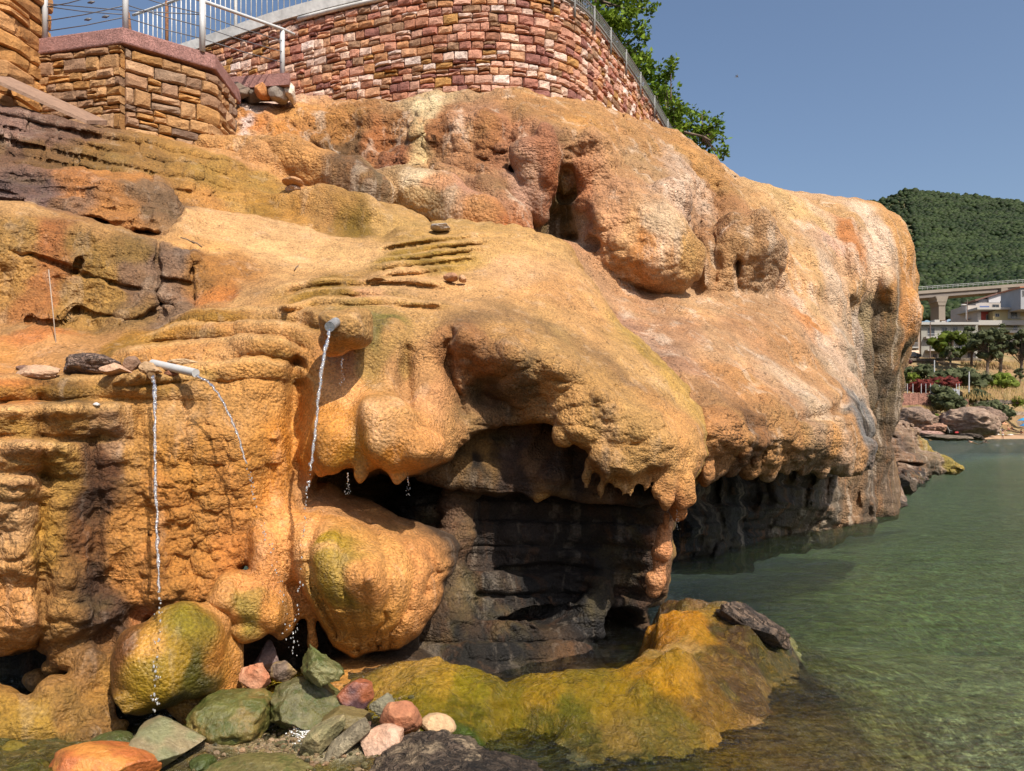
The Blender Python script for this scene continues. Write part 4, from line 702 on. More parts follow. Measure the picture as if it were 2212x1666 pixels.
GU = CX + co[:, 0] / co[:, 1] * F; GV = HZ - (co[:, 2] - H) / co[:, 1] * F
def gpos(u, v, z):
    m = np.nonzero((abs(GU - u) < 7) & (abs(GV - v) < 7))[0]
    return co[m[np.argmin(co[m, 1])]] if len(m) else np.array(at(u, v, (H - z) * F / (v - HZ)))
Apt = np.array([gpos(u, v, z) for u, v, z, c in GA]); Ac = np.array([[x * (.95 if z < -.25 else .62) for x in lin(c)] for _, _, z, c in GA]); out = np.zeros((len(co), 3))
wpp = (co + np.stack([fbm(co * 4 + o, 3) for o in (0., 40., 80.)], 1) * .10)
for a0 in range(0, len(co), 40000):
    dd = ((wpp[a0:a0 + 40000, None] - Apt[None]) ** 2).sum(-1) / (Apt[None, :, 1] ** 2); wt = 1 / (dd + 3e-5) ** 3.; out[a0:a0 + 40000] = (wt @ Ac) / wt.sum(1)[:, None]
attrs(gr, out, 'tint')
def watermat():
    m = bpy.data.materials.new('sea_water'); m.use_nodes = True; t = m.node_tree; t.nodes.clear(); out = nd(t, 'ShaderNodeOutputMaterial')
    g = nd(t, 'ShaderNodeNewGeometry').outputs['Position']
    mp = nd(t, 'ShaderNodeMapping'); mp.inputs['Scale'].default_value = (.8, 1.9, 1); mp.inputs['Rotation'].default_value = (0, 0, .35); t.links.new(g, mp.inputs[0]); P = mp.outputs[0]
    h = math_(t, 'ADD', math_(t, 'ADD', math_(t, 'MULTIPLY', noise(t, P, 2.4, 3, .55, .7), .8), math_(t, 'MULTIPLY', noise(t, P, .8, 2, .5, .4), 1.6)), math_(t, 'MULTIPLY', noise(t, P, 8, 3, .6, .8), .32))
    h = math_(t, 'ADD', h, math_(t, 'MULTIPLY', noise(t, P, 24, 2, .5), .07)); nr = bump(t, h, .55, 1.0)
    fr = nd(t, 'ShaderNodeFresnel'); fr.inputs['IOR'].default_value = 1.33; t.links.new(nr, fr.inputs['Normal'])
    gl = nd(t, 'ShaderNodeBsdfGlossy'); gl.inputs['Roughness'].default_value = .012; gl.inputs['Color'].default_value = (1, 1, 1, 1); t.links.new(nr, gl.inputs['Normal'])
    rf = nd(t, 'ShaderNodeBsdfRefraction'); rf.inputs['IOR'].default_value = 1.33; rf.inputs['Roughness'].default_value = .0; rf.inputs['Color'].default_value = (.92, .99, .93, 1); t.links.new(nr, rf.inputs['Normal'])
    tr = nd(t, 'ShaderNodeBsdfTransparent'); tr.inputs['Color'].default_value = (.92, .99, .93, 1)
    m1 = nd(t, 'ShaderNodeMixShader'); m1.inputs[0].default_value = .35; t.links.new(tr.outputs[0], m1.inputs[1]); t.links.new(rf.outputs[0], m1.inputs[2])
    m2 = nd(t, 'ShaderNodeMixShader'); t.links.new(fr.outputs[0], m2.inputs[0]); t.links.new(m1.outputs[0], m2.inputs[1]); t.links.new(gl.outputs[0], m2.inputs[2])
    t.links.new(m2.outputs[0], out.inputs[0]); return m
mb = MB(); mb.add([(-160, 1, 0), (160, 1, 0), (160, 150, 0), (-160, 150, 0)], [(0, 1, 2, 3)])
wa = mb.build('water', watermat()); tag(wa, kind='structure')
# ---------------------------------------------------------------- masonry
M_stone = vcmat('masonry_stone', 26, .016, .9, .30)
M_mortar = plain('dark_joint', (.10, .065, .04), .95, .3, 10, .01)
PINKS = [(212,160,135),(205,145,118),(215,165,140),(228,190,165),(215,160,120),(205,150,125),(225,190,170),(180,118,98),(198,140,95),(185,135,75),(160,118,85),(215,165,135),(150,98,86),(176,120,92),(232,205,190),(170,130,100)]
OCHRE = [(188,142,92),(176,132,88),(198,152,104),(164,124,92),(184,144,108),(192,138,78),(156,120,92),(178,130,76)]
def stonewall(name, path, z0, z1, ch, wl, wr, seed, pal, white=(), batter=.0, depth=.10, parent=None, jitter=.25, gain=.86, zfun=None):
    """coursed blocks, each a rough pillow, set along a line on plan"""
    r_ = random.Random(seed); path = [Vector((p[0], p[1], 0)) for p in path]
    L = [0];
    for a, b in zip(path[:-1], path[1:]): L.append(L[-1] + (b - a).length)
    def pos(s):
        s = min(max(s, 0), L[-1] - 1e-4)
        for i in range(len(L) - 1):
            if s <= L[i + 1]: break
        t = (s - L[i]) / (L[i + 1] - L[i]); p = path[i].lerp(path[i + 1], t); d = (path[i + 1] - path[i]).normalized()
        return p, Vector((d.y, -d.x, 0))
    mb = MB(); jb = MB(); z = z0; NX, NZ = 6, 5; FX = (0, .07, .35, .68, .93, 1); FZ = (0, .13, .5, .87, 1)
    while z < z1:
        h = min(ch * r_.uniform(1 - jitter, 1 + jitter), z1 - z)
        if h < .05: break
        s = -r_.random() * wl
        while s < L[-1]:
            w_ = r_.uniform(wl, wr); s0, s1 = s + .004, s + w_ - .004; s += w_
            if s1 < 0: continue
            s0 = max(s0, 0)
            if s1 - s0 < .03: continue
            if zfun and not zfun((s0 + s1) / 2, z): continue
            for (zb, hb) in (((z, h),) if r_.random() > .22 else ((z, h * .52), (z + h * .52, h * .48))):
                base = r_.choice(pal); k = r_.uniform(.82, 1.12); c = tuple(x * gain * k for x in lin(base))
                dz0, dz1 = r_.uniform(0, .010) + .004, hb - r_.uniform(0, .010) - .004; pr = r_.uniform(0.0, .035); vs = []; sk = r_.uniform(-.02, .02)
                for j in range(NZ):
                    for i in range(NX):
                        fx, fz = FX[i], FZ[j]
                        p, nn = pos(s0 + (s1 - s0) * fx); zz = zb + dz0 + (dz1 - dz0) * fz + sk * (fx - .5)
                        e = 1 if 0 < i < NX - 1 else 0; g = 1 if 0 < j < NZ - 1 else 0
                        rim = e * g
                        if not rim: zz += (.5 - fz) * (.0 if e >= .5 else .04 * hb)
                        o = pr + (.021 if rim else .0) + (.008 if 1 < i < NX - 2 and j == 2 else 0) + r_.uniform(-.011, .011)
                        vs.append(p + nn * (o + depth * .3 - batter * (zz - z0)) + Vector((0, 0, zz)) + Vector((0, 0, r_.uniform(-.004, .004))))
                fs = [(j * NX + i, j * NX + i + 1, (j + 1) * NX + i + 1, (j + 1) * NX + i) for j in range(NZ - 1) for i in range(NX - 1)]
                # back ring
                ring = [j * NX for j in range(NZ)] + [(NZ - 1) * NX + i for i in range(1, NX)] + [j * NX + NX - 1 for j in range(NZ - 2, -1, -1)] + [i for i in range(NX - 2, 0, -1)]
                n0 = len(vs)
                for q in ring:
                    p = vs[q]; _, nn = pos((s0 + s1) / 2); vs.append(p - nn * depth)
                m_ = len(ring)
                fs += [(ring[k_], n0 + k_, n0 + (k_ + 1) % m_, ring[(k_ + 1) % m_])[::-1] for k_ in range(m_)]
                mb.add(vs, fs, c)
        z += h
    n = max(int(L[-1] / .3), 2)
    if not zfun:
        vs = []
        for i in range(n + 1):
            p, nn = pos(L[-1] * i / n)
            for zz in (z0, z - .02): vs.append(p - nn * (batter * (zz - z0) + .02) + Vector((0, 0, zz)))
            for zz in (z0, z - .02): vs.append(p - nn * (batter * (zz - z0) + .5) + Vector((0, 0, zz)))
        fs = []
        for i in range(n):
            a = i * 4; b = a + 4; fs += [(a, b, b + 1, a + 1), (a + 1, b + 1, b + 3, a + 3), (a + 2, a + 3, b + 3, b + 2), (a, a + 2, b + 2, b)]
        fs += [(0, 1, 3, 2), (n * 4, n * 4 + 2, n * 4 + 3, n * 4 + 1)]; jb.add(vs, fs)
    root = parent or empty(name, tuple(path[0]))
    root.location = (0, 0, 0)
    f_ = mb.build('facing_stones', M_stone, root, False)
    if not zfun: jb.build('core', M_mortar, root)
    return root
def catmull(pts, n=8):
    P = [Vector((*p, 0)) if len(p) == 2 else Vector(p) for p in pts]; P = [P[0] * 2 - P[1]] + P + [P[-1] * 2 - P[-2]]; o = []
    for i in range(1, len(P) - 2):
        for k in range(n):
            t = k / n; a, b, c, d = P[i - 1:i + 3]
            o.append(.5 * ((2 * b) + (c - a) * t + (2 * a - 5 * b + 4 * c - d) * t * t + (3 * b - a - 3 * c + d) * t ** 3))
    return o + [P[-2]]
TP = catmull([(-8.6, 15.0), (-7.2, 14.4), (-5.4, 13.5), (-3.7, 12.6), (-2.0, 11.9), (-.7, 11.55), (.3, 11.65), (1.0, 12.15), (1.7, 13.4), (2.5, 15.1), (3.5, 17.4), (4.6, 19.9)], 6)
TZ = 8.36
tw = stonewall('curved_stone_wall', TP, 4.6, TZ, .128, .13, .28, 5, PINKS, batter=.0)
tag(tw, 'tall curved retaining wall of pink and cream coursed stone blocks above the rock', 'wall')
M_white = plain('weathered_white_paint', (.60, .58, .55), .7, .22, 5, .006)
M_pink = vcmat('pink_concrete', 30, .010, .9, .25, pits=.6)
M_grey = plain('galvanised_grey', (.50, .50, .50), .45, .10, 6, .0)
M_rust = plain('rusty_steel', (.20, .085, .035), .9, .6, 14, .006)
M_wire = plain('dark_wire', (.12, .12, .13), .5, .1, 5, 0)
def offs(P, d):
    o = []
    for i, p in enumerate(P):
        t = (P[min(i + 1, len(P) - 1)] - P[max(i - 1, 0)]).normalized(); o.append(p + Vector((t.y, -t.x, 0)) * d)
    return o
def strip(mb, P, o0, o1, z0, z1, col=None):
    A, B = offs(P, o0), offs(P, o1); vs = []; fs = []
    for a, b in zip(A, B): vs += [(a.x, a.y, z0), (b.x, b.y, z0), (b.x, b.y, z1), (a.x, a.y, z1)]
    for i in range(len(P) - 1):
        k = i * 4
        for q in range(4): fs.append((k + q, k + (q + 1) % 4, k + 4 + (q + 1) % 4, k + 4 + q))
    n = (len(P) - 1) * 4; fs += [(3, 2, 1, 0), (n, n + 1, n + 2, n + 3)]; mb.add(vs, fs, col)
LEFTP = [p for p in TP if p.x < -.9]; RIGHTP = [p for p in TP if p.x > .55 and p.y > 11.6]
mb = MB(); strip(mb, LEFTP, -.45, .10, TZ + .02, TZ + .20); mb.build('coping', M_white, tw)
mb = MB(); A_ = offs(LEFTP, .085); mb.tube([(p.x, p.y, TZ - .03) for p in A_ if -3.6 < p.x], .035, 8); mb.build('drain_pipe', M_white, tw, True)
mb = MB(); strip(mb, RIGHTP, -.4, .05, TZ + .02, TZ + .12); mb.build('coping', plain('grey_concrete', (.22, .19, .16), .9, .2, 8, .01), tw)
# white picket railing on the coping
fr = empty('white_picket_railing'); tag(fr, 'white metal railing with thin balusters and rusty posts along the top of the curved wall', 'railing')
z0 = TZ + .20; C0 = offs(LEFTP, -.12); CL = [0]
for a, b in zip(C0[:-1], C0[1:]): CL.append(CL[-1] + (b - a).length)
def cpos(s):
    for i in range(len(CL) - 1):
        if s <= CL[i + 1]: return C0[i].lerp(C0[i + 1], (s - CL[i]) / (CL[i + 1] - CL[i]))
    return C0[-1]
C1 = [cpos(CL[-1] * k / 60) for k in range(60 + 1) if CL[-1] * k / 60 > 1.5]
mb = MB(); mb.tube([(p.x, p.y, z0 + .10) for p in C1], .018, 6); mb.build('bottom_rail', M_white, fr, True)
mb = MB(); mb.tube([(p.x, p.y, z0 + .98) for p in C1], .024, 6); mb.build('top_rail', M_white, fr, True)
s = 1.55; k = 0; rr = random.Random(9)
nb = int((CL[-1] - 1.55) / .125)
for k in range(nb):
    p = cpos(s); s += .125
    if k % 14 == 7 or k == 0:
        mb = MB(); lean = -.12 if k == 0 else 0; mb.tube([(p.x, p.y, z0 - .02), (p.x + lean, p.y, z0 + 1.02)], .030, 6); mb.build('post', M_rust if k % 28 == 7 or k == 0 else M_white, fr, True)
    elif k < 99:
        mb = MB(); mb.tube([(p.x, p.y, z0 + .10), (p.x + rr.uniform(-.006, .006), p.y, z0 + .98)], .0095, 5); mb.build('baluster', M_white, fr, True)
# low grey rail on the receding side
gf = empty('mesh_fence'); tag(gf, 'low grey wire mesh fence edging the receding right side of the curved wall', 'fence')
RP = offs(RIGHTP, .12)
mb = MB()
for zz in (TZ - .02, TZ + .17): mb.tube([(p.x, p.y, zz) for p in RP], .014, 5)
M_fen = plain('fence_wire', (.20, .20, .19), .6, .2); mb.build('rail', M_fen, gf, True)
ds = RP; acc = 0
mbm = MB()
for a, b in zip(RP[:-1], RP[1:]):
    n = max(int((b - a).length / .05), 1)
    for k in range(n):
        p = a.lerp(b, k / n); mbm.tube([(p.x, p.y, TZ - .02), (p.x, p.y, TZ + .17)], .0035, 3, caps=False)
for zz in (.05, .09, .13): mbm.tube([(p.x, p.y, TZ + zz - .02) for p in RP], .0035, 3, caps=False)
mbm.build('wire_mesh', M_fen, gf)
for i in range(0, len(RP), 3):
    p = RP[i]; mb = MB(); mb.tube([(p.x, p.y, TZ - .25), (p.x, p.y, TZ + .2)], .02, 6); mb.build('post', M_fen, gf, True)
# block bastion with pink coping
c0, c1, c2 = (-6.75, 9.95), (-4.79, 9.5), (-3.98, 10.15)
ba = stonewall('corner_stone_wall', [c0, (-5.8, 9.73), c1], 3.9, 6.43, .155, .14, .36, 11, OCHRE, jitter=.35, depth=.14)
stonewall('x', [c1, (-4.4, 9.81), c2, (-4.0, 10.9)], 3.9, 6.43, .16, .14, .38, 13, OCHRE + [(140,112,92),(150,122,98)], jitter=.35, depth=.14, parent=ba)
tag(ba, 'ochre rubble stone corner wall with a pink concrete coping, under the grey posts', 'wall')
PK = [x * .6 for x in lin((205, 150, 140))]
mb = MB(); bp = [Vector((*c0, 0)), Vector((-5.8, 9.73, 0)), Vector((*c1, 0))]; bq = [Vector((*c1, 0)), Vector((-4.4, 9.81, 0)), Vector((*c2, 0))]
def slabpoly(mb, pts, z0, z1, col):
    n = len(pts); vs = [(x, y, z0) for x, y in pts] + [(x, y, z1) for x, y in pts]
    mb.add(vs, [tuple(range(n - 1, -1, -1)), tuple(range(n, 2 * n))] + [(i, (i + 1) % n, n + (i + 1) % n, n + i) for i in range(n)], col)
slabpoly(mb, [(-6.77, 9.86), (-5.8, 9.64), (-4.77, 9.40), (-3.90, 10.10), (-3.95, 11.2), (-6.7, 11.2)], 6.44, 6.64, PK)
cp = mb.build('coping', M_pink, ba)
md = cp.modifiers.new('bevel', 'BEVEL'); md.width = .02; md.segments = 2
# grey posts, handrail and wires
hr = empty('wire_handrail'); tag(hr, 'light grey tubular posts with a sloping handrail and thin wires on the corner wall', 'railing')
def post(u, v0, v1, Y, r=.045):
    a, b = at(u, v1, Y), at(u, v0, Y); mb = MB(); mb.tube([a, b], r, 12); mb.build('post', M_grey, hr, True); return b
post(97, -60, 84, 9.75, .036); post(271, -60, 67, 9.62, .036); post(437, -10, 112, 10.0, .038); post(610, 63, 170, 11.3, .036)
mb = MB(); mb.tube([at(380, -20, 9.9), at(437, 2, 10.0), at(610, 63, 11.28), at(636, 75, 11.4)], .024, 8); mb.build('handrail', M_grey, hr, True)
mb = MB(); mb.tube([at(20, 10, 9.8), at(97, -12, 9.75)], .02, 8); mb.build('handrail', M_grey, hr, True)
for a, b in (((97, 8, 9.75), (437, 32, 10.0)), ((20, 35, 9.8), (97, 15, 9.75)), ((20, 60, 9.8), (97, 46, 9.75)), ((97, 68, 9.75), (271, 37, 9.62)), ((97, 46, 9.75), (271, 12, 9.62)), ((97, 14, 9.75), (271, 32, 9.62)), ((97, 16, 9.75), (200, -8, 9.62)), ((271, 10, 9.62), (437, 58, 10.)), ((271, 38, 9.62), (437, 84, 10.)), ((290, -10, 9.62), (437, 30, 10.)),
             ((437, 32, 10.), (610, 88, 11.28)), ((437, 58, 10.), (610, 112, 11.28)), ((437, 84, 10.), (610, 135, 11.28))):
    mb = MB(); A, B_ = at(*a), at(*b); mid = (A + B_) / 2 - Vector((0, 0, .015)); mb.tube([A, mid, B_], .0065, 5); mb.build('wire', M_wire, hr, True)
for u, v, Y in ((190, 42, 9.68), (228, 36, 9.65), (197, 5, 9.7)): mb = MB(); mb.tube([at(u - 8, v + 1.5, Y), at(u, v, Y), at(u + 8, v - 1.5, Y)], [.006, .02, .006], 6); mb.build('turnbuckle', M_wire, hr, True)
# pink slab and stones beside the corner wall
mb = MB(); slabpoly(mb, [tuple(at(u, 180, Y).xy) for u, Y in ((490, 11.3), (625, 11.15), (632, 11.7), (486, 11.8))], at(0, 186, 11.2).z, at(0, 160, 11.2).z, PK)
o = mb.build('pink_slab', M_pink); tag(o, 'short pink concrete slab under the last grey post beside the curved wall', 'slab')
mb = MB(); mb.tube([at(452, 155, 10.5), at(462, 158, 10.4)], .045, 12); o = mb.build('pipe_stub', plain('old_plastic', (.45, .42, .36), .6), None, True); tag(o, 'short pale pipe stub sticking out behind the corner wall', 'pipe')
mb = MB(); slabpoly(mb, [tuple(at(u, 180, Y).xy) for u, Y in ((455, 11.0), (492, 11.0), (490, 11.7), (452, 11.7))], at(0, 178, 11.).z, at(0, 168, 11.).z, [.10, .09, .07]); o = mb.build('flat_stone', M_stone); tag(o, 'dark flat stone jutting out between the corner wall and the pink slab', 'stone')
# pillar and stair wall at the left edge
pl_ = stonewall('stone_pillar', [(-6.9, 9.1), (-6.05, 9.1), (-6.0, 9.9)], 4.6, 7.6, .19, .5, .9, 21, [(195,140,80),(180,125,70),(205,150,95)], jitter=.2)
tag(pl_, 'golden stone pillar cut off by the left edge of the photo', 'pillar')
def stair_top(s_, z): 
    return z < 5.62 - .50 * s_
sw = stonewall('stair_side_wall', [(-6.5, 8.75), (-4.7, 8.95), (-3.6, 9.1)], 4.3, 5.7, .17, .2, .42, 23, [(165,120,95),(150,112,92),(175,125,80),(160,110,60)], zfun=stair_top)
mb = MB(); vs = []
P0, P1 = at(-30, 168, 8.7), at(190, 266, 8.95)
for P_ in (P0, P1):
    for dy, dz in ((-.03, -.02), (-.03, .02), (.42, .20), (.42, .14)): vs.append((P_.x, P_.y + dy, P_.z + dz))
mb.add(vs, [(0, 4, 5, 1), (1, 5, 6, 2), (2, 6, 7, 3), (3, 7, 4, 0), (0, 1, 2, 3), (7, 6, 5, 4)], [x * .6 for x in lin((178, 142, 118))])
mb.build('sloping_cap', vcmat('scored_concrete', 18, .012, .9, .25), sw); tag(sw, 'rubble wall under a pale sloping concrete cap below the pillar', 'wall')
# ---------------------------------------------------------------- loose stones
_ico = {}
def ico(n):
    if n not in _ico:
        bm = bmesh.new(); bmesh.ops.create_icosphere(bm, subdivisions=n, radius=1); bm.verts.ensure_lookup_table()
        _ico[n] = (np.array([v.co[:] for v in bm.verts]), np.array([[v.index for v in f.verts] for f in bm.faces])); bm.free()
    return _ico[n]
M_dry = vcmat('dry_stone', 26, .014, .85, .3); M_wet = vcmat('algae_stone', 22, .016, .35, .38, streak=.6); M_pit = vcmat('pitted_stone', 12, .05, .7, .45, pits=2.4); M_wetd = vcmat('wet_stone', 26, .012, .4, .3)
M_band = vcmat('grained_stone', 34, .022, .7, .38)
G2 = 'stones around the outlet pipes'
def stone(name, label, u, v, Y, w_, h_, d_=None, roll=0, yaw=0, seed=0, cuts=10, nz=.07, col=(150, 120, 90), mat=None, cat='stone', group=None, n=5, cut=(.62, .95), pitch=0, col2=None):
    """w_, h_: size in the photo; d_: depth in metres"""
    V_, Fc = ico(n); V_ = V_.copy(); r_ = random.Random(seed); Y = N.on(u, v + h_ * .42, .03) if group == G2 else Y; a, b = w_ / 2 * Y / F, h_ / 2 * Y / F; d = d_ or (a + b) / 2
    for k in range(cuts):
        nn = Vector((r_.gauss(0, 1), r_.gauss(0, 1), r_.gauss(0, 1))).normalized(); q = r_.uniform(*cut) - (.10 if group == G1 and cuts > 8 else 0); nn = np.array(nn)
        dp = V_ @ nn; V_ = V_ - np.maximum(dp - q, 0)[:, None] * nn * .94
    ex = np.abs(V_).max(0); V_ = V_ / ex
    V_ = V_ * (1 + nz * fbm(V_ * 1.6 + seed * 7.1, 4) + nz * .55 * fbm(V_ * 7 + seed, 3))[:, None]
    V_ = V_ * np.array([a, d, b]); M_ = Matrix.Rotation(yaw, 3, 'Z') @ Matrix.Rotation(roll, 3, 'Y') @ Matrix.Rotation(pitch, 3, 'X')
    V_ = V_ @ np.array(M_).T; c = at(u, v, Y)
    o = mesh_np(name, V_, Fc, mat or M_dry); o.location = c
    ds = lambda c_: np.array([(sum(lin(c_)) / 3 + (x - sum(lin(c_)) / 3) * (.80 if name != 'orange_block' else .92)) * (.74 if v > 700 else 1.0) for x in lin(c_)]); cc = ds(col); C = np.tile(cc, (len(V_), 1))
    if col2 is not None:
        f = np.clip(.5 + 1.6 * fbm(V_ * 9 + seed * 3, 3), 0, 1)[:, None]; C = C * (1 - f) + ds(col2) * f
    attrs(o, C, 'tint'); tag(o, label, cat, group); return o
G1 = 'loose stones piled at the water edge'
def zY(v, z): return (H - z) * F / (v - HZ)
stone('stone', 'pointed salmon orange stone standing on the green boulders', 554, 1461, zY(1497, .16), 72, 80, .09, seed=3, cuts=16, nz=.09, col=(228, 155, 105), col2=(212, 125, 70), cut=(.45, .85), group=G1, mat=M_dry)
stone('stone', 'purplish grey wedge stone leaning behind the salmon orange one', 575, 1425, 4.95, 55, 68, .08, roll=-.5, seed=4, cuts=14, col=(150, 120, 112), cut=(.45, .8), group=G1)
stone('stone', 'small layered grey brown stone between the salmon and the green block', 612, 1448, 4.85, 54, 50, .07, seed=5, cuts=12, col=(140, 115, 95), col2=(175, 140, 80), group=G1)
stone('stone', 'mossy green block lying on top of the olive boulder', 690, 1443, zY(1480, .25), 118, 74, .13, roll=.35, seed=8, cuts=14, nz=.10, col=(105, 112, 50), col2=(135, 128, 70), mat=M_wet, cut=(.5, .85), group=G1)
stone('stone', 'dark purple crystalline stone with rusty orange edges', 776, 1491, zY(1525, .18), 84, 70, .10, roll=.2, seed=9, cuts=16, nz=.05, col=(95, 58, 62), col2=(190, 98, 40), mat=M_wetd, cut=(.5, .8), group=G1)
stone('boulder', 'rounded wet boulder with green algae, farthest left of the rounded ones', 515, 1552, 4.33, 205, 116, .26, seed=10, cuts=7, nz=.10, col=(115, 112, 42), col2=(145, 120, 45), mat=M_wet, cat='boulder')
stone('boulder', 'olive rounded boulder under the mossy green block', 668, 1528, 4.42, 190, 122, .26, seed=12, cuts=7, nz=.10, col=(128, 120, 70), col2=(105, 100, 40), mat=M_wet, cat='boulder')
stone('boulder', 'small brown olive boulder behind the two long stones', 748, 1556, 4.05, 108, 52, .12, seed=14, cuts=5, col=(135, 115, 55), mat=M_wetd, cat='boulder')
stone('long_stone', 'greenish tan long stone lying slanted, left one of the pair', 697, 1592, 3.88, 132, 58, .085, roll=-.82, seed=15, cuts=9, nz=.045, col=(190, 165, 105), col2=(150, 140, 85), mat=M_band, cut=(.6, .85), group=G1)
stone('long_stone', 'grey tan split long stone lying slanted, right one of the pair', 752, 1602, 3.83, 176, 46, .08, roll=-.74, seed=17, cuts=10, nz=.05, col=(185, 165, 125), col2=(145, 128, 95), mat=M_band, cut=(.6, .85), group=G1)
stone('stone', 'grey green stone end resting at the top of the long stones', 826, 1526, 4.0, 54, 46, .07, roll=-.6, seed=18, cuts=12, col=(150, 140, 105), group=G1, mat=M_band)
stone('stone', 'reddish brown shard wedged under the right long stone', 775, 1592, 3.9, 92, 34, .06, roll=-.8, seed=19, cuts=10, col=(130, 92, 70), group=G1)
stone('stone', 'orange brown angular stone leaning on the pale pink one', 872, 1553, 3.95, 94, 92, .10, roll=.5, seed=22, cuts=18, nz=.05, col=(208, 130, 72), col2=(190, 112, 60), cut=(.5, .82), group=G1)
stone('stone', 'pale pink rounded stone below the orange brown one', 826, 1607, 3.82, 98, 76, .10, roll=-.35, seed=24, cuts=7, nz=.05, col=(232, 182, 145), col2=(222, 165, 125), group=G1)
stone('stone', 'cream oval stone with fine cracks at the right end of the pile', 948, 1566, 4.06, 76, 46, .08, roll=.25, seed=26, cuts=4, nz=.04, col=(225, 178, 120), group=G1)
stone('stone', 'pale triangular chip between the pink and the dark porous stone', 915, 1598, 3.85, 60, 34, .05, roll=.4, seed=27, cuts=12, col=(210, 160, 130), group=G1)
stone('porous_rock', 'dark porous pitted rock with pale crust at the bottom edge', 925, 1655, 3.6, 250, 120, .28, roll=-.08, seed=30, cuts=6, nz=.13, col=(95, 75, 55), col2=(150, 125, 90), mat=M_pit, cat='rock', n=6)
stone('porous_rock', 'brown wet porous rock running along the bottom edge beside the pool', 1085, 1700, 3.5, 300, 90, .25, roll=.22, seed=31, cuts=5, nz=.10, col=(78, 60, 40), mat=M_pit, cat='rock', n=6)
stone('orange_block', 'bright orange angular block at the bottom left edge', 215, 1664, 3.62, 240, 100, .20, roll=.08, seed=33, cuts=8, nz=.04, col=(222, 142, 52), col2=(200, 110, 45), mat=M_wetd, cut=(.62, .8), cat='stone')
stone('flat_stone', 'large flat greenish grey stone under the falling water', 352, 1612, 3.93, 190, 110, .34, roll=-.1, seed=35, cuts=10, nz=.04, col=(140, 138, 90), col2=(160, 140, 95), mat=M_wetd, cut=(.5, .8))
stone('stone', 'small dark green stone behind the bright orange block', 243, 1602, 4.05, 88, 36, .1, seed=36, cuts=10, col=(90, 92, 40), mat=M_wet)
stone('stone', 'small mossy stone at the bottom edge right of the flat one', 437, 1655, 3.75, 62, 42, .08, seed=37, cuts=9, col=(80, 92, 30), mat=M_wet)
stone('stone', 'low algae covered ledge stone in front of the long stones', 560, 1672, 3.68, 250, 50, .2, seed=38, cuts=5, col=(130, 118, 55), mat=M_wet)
G2 = 'stones around the outlet pipes'
stone('stone', 'long dark brown pitted stone beside the white pipe', 192, 790, 4.95, 132, 52, .12, seed=41, cuts=7, nz=.09, col=(172, 135, 110), col2=(130, 95, 78), mat=M_pit, group=G2)
stone('stone', 'pale peach block in front of the long dark stone', 248, 799, 4.82, 68, 30, .08, seed=42, cuts=12, nz=.04, col=(230, 175, 130), cut=(.5, .8), group=G2)
stone('stone', 'small round brown stone behind the crusted outlet', 286, 788, 4.95, 36, 36, .06, seed=43, cuts=7, col=(160, 118, 85), group=G2)
stone('stone', 'flat pale stone at the left end of the row by the pipes', 88, 806, 4.75, 96, 34, .1, seed=44, cuts=10, col=(215, 165, 120), group=G2)
stone('stone', 'small dark chip left of the long dark stone', 52, 797, 4.9, 30, 16, .05, seed=45, cuts=10, col=(135, 95, 75), group=G2)
stone('stone', 'rubbly tan stone wedged under the white pipe', 324, 799, 4.86, 48, 34, .07, seed=46, cuts=14, nz=.12, col=(205, 160, 105), group=G2)
stone('stone', 'reddish wedge holding up the white pipe', 369, 808, 4.78, 32, 18, .05, seed=47, cuts=12, col=(150, 88, 45), group=G2)
stone('stone', 'thin tan flake behind the white pipe', 395, 782, 5.0, 66, 14, .06, seed=48, cuts=12, col=(225, 185, 130), group=G2)
stone('pebble', 'small white pebble on the narrow ledge', 209, 874, 4.5, 15, 9, seed=49, cuts=3, col=(225, 220, 215), cat='pebble', n=3)
stone('stone', 'smooth grey stone on the slope below the sausage shaped flow', 952, 491, 8.0, 46, 17, .12, seed=51, cuts=7, col=(165, 150, 136))
stone('stone', 'brown stone resting at the end of the pool rims', 974, 599, 6.6, 34, 19, .08, seed=52, cuts=8, col=(175, 120, 75))
stone('stone', 'little tan stone touching the brown one on the pool rims', 1000, 602, 6.6, 19, 17, .05, seed=53, cuts=8, col=(190, 140, 90))
stone('stone', 'flat stacked slab on the end of the masonry courses', 632, 394, 8.8, 44, 18, .16, seed=54, cuts=8, col=(185, 130, 75))
stone('stone', 'squat grey stone under the flat slab', 632, 412, 8.85, 38, 20, .14, seed=55, cuts=8, col=(185, 150, 120))
G3 = 'rubble between the corner wall and the curved wall'
for i, (u, v, w_, h_, c, lb) in enumerate(((512, 198, 60, 34, (120, 100, 82), 'grey brown rubble stone left of the orange one'), (470, 195, 46, 22, (125, 105, 85), 'low rubble stone touching the corner wall'), (568, 197, 34, 36, (205, 130, 50), 'bright orange rubble stone below the pink slab'),
                                       (600, 205, 46, 40, (150, 135, 120), 'grey rubble stone right of the orange one'), (628, 202, 24, 46, (215, 195, 170), 'tall whitish stone against the curved wall'), (545, 206, 40, 30, (110, 95, 80), 'dark rubble stone beside the orange one'))):
    stone('rubble_stone', lb, u, v, 11.25 + .03 * i, w_, h_, .16, seed=60 + i, cuts=14, nz=.08, col=c, group=G3, n=4)
gq = gpos(1635, 1352, .3); stone('rock', 'dark wet wedge shaped rock at the sea end of the algae shelf', CX + gq[0] / gq[1] * F, HZ - (gq[2] + .02 - H) / gq[1] * F, gq[1] + .06, 200, 74, .26, roll=.60, seed=92, cuts=12, nz=.12, col=(84, 66, 50), col2=(128, 100, 74), mat=M_pit, cat='rock', cut=(.5, .8))
